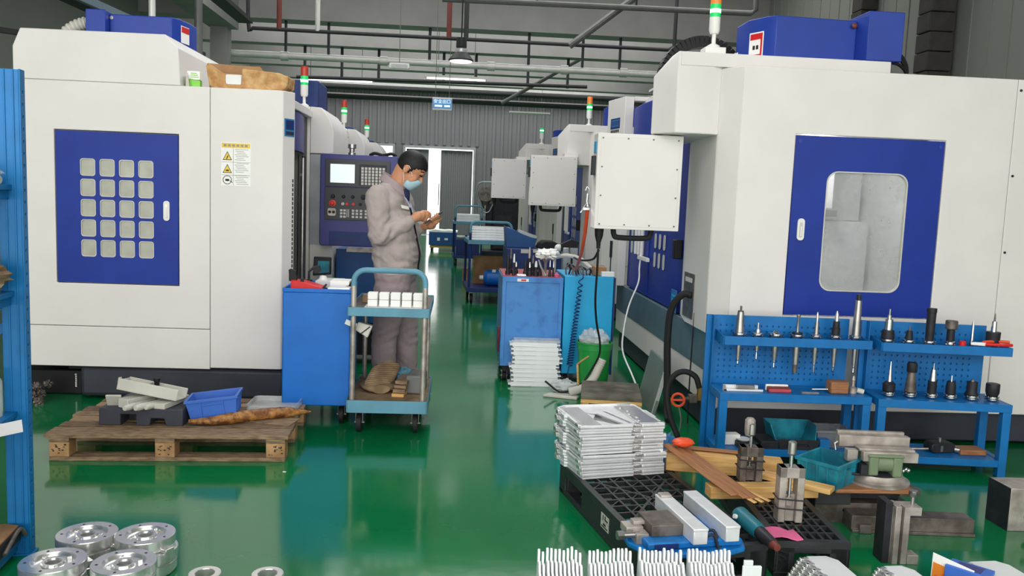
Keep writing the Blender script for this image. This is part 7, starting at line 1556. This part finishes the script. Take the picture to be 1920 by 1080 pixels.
# hair cap, brows, lids, mask with ear loops
bm_ = MB(); n1, m1_ = 56, 40; c0 = Vector((-0.004, 0, 0.032)); R = []
for i in range(1, m1_):
    t = PI * i / m1_; R.append([c0 + Vector((0.1095 * math.sin(t) * math.cos(2 * PI * k / n1), 0.081 * math.sin(t) * math.sin(2 * PI * k / n1), -0.1005 * math.cos(t))) for k in range(n1)])
bm_.rings(R)
def hairline(p):
    x, z = p.x, p.z
    if x > 0.05: lim = 0.034 + (x - 0.05) * 0.3
    elif x > 0.018: lim = -0.012 + (x - 0.018) * 1.4
    elif x > 0.006: lim = -0.03
    elif x > -0.035: lim = 0.012
    else: lim = -0.072
    return z > lim + 0.004 * mnoise.noise(p * 90)
fs = [f for f in bm_.bm.faces if not hairline(f.calc_center_median())]
bmesh.ops.delete(bm_.bm, geom=fs, context='FACES')
bm_.xf(Matrix.Translation(HC) @ HR.to_4x4())
ho = bm_.build('hair', 'hair', pm); md = ho.modifiers.new('thick', 'SOLIDIFY'); md.thickness = 0.006; md.offset = -1
for s in (-1, 1):
    b = MB(); b.tube(smooth_path([hd(0.094, 0.012 * s, 0.03), hd(0.095, 0.03 * s, 0.036), hd(0.08, 0.052 * s, 0.03)], 4), 0.004, n=6); b.build('eyebrow', 'hair', pm)
for s in (-1, 1):
    b = MB(); b.tube(smooth_path([hd(0.099, 0.018 * s, 0.006), hd(0.0985, 0.031 * s, 0.003), hd(0.086, 0.046 * s, 0.005)], 4), 0.0035, n=6); b.build('eye', 'hair', pm)
b = MB(); P = []
for (z, xf_, wd, back) in ((-0.026, 0.117, 0.026, 0.088), (-0.038, 0.122, 0.044, 0.065), (-0.056, 0.118, 0.058, 0.042), (-0.078, 0.109, 0.063, 0.03), (-0.1, 0.099, 0.06, 0.028), (-0.12, 0.088, 0.048, 0.03), (-0.13, 0.076, 0.03, 0.038)):
    row = []
    for k in range(17):
        a = -1 + 2 * k / 16; s_ = math.copysign(abs(a) ** 1.0, a)
        row.append(hd(back + (xf_ - back) * math.cos(s_ * PI / 2) ** 0.8, wd * math.sin(s_ * PI / 2), z + 0.002 * math.sin(z * 600)))
    P.append(row)
V = [[b.bm.verts.new(p) for p in r] for r in P]
for i in range(len(V) - 1):
    for k in range(16): b._f([V[i][k], V[i][k + 1], V[i + 1][k + 1], V[i + 1][k]], (0, 1, 2, 3))
mo = b.build('face_mask', 'mask_blue', pm); md = mo.modifiers.new('thick', 'SOLIDIFY'); md.thickness = 0.003
b = MB()
for s in (-1, 1):
    b.tube(smooth_path([hd(0.056, 0.05 * s, -0.034), hd(0.03, 0.066 * s, -0.01), hd(0.0, 0.083 * s, 0.018), hd(-0.018, 0.087 * s, 0.012)], 4), 0.0018, n=5)
    b.tube(smooth_path([hd(0.022, 0.064 * s, -0.1), hd(0.01, 0.068 * s, -0.075), hd(-0.01, 0.08 * s, -0.045), hd(-0.022, 0.086 * s, -0.01)], 4), 0.0018, n=5)
b.build('ear_loops', 'paper', mo)
# the phone in his hand
t = thing('mobile_phone', 'brown grey mobile phone held in the man\'s hands', 'phone', tuple(Matrix.Translation((-0.43, 5.92, 0)) @ Matrix.Rotation(math.radians(-9), 4, 'Z') @ ph), math.radians(-9))
b = MB(); q = [(-0.076, -0.037), (0.076, -0.037), (0.076, 0.037), (-0.076, 0.037)]
b.hexa([pu * u + pw * w + pn * -0.0045 for u, w in q] + [pu * u + pw * w + pn * 0.0045 for u, w in q]); mat('phone_case', (96, 82, 80), 0.4, vary=0.06); b.build('case', 'phone_case', t, bevel=0.003)
b = MB(); q = [(-0.07, -0.033), (0.07, -0.033), (0.07, 0.033), (-0.07, 0.033)]
b.hexa([pu * u + pw * w + pn * 0.0045 for u, w in q] + [pu * u + pw * w + pn * 0.0052 for u, w in q]); b.build('screen', 'grey_glass', t)
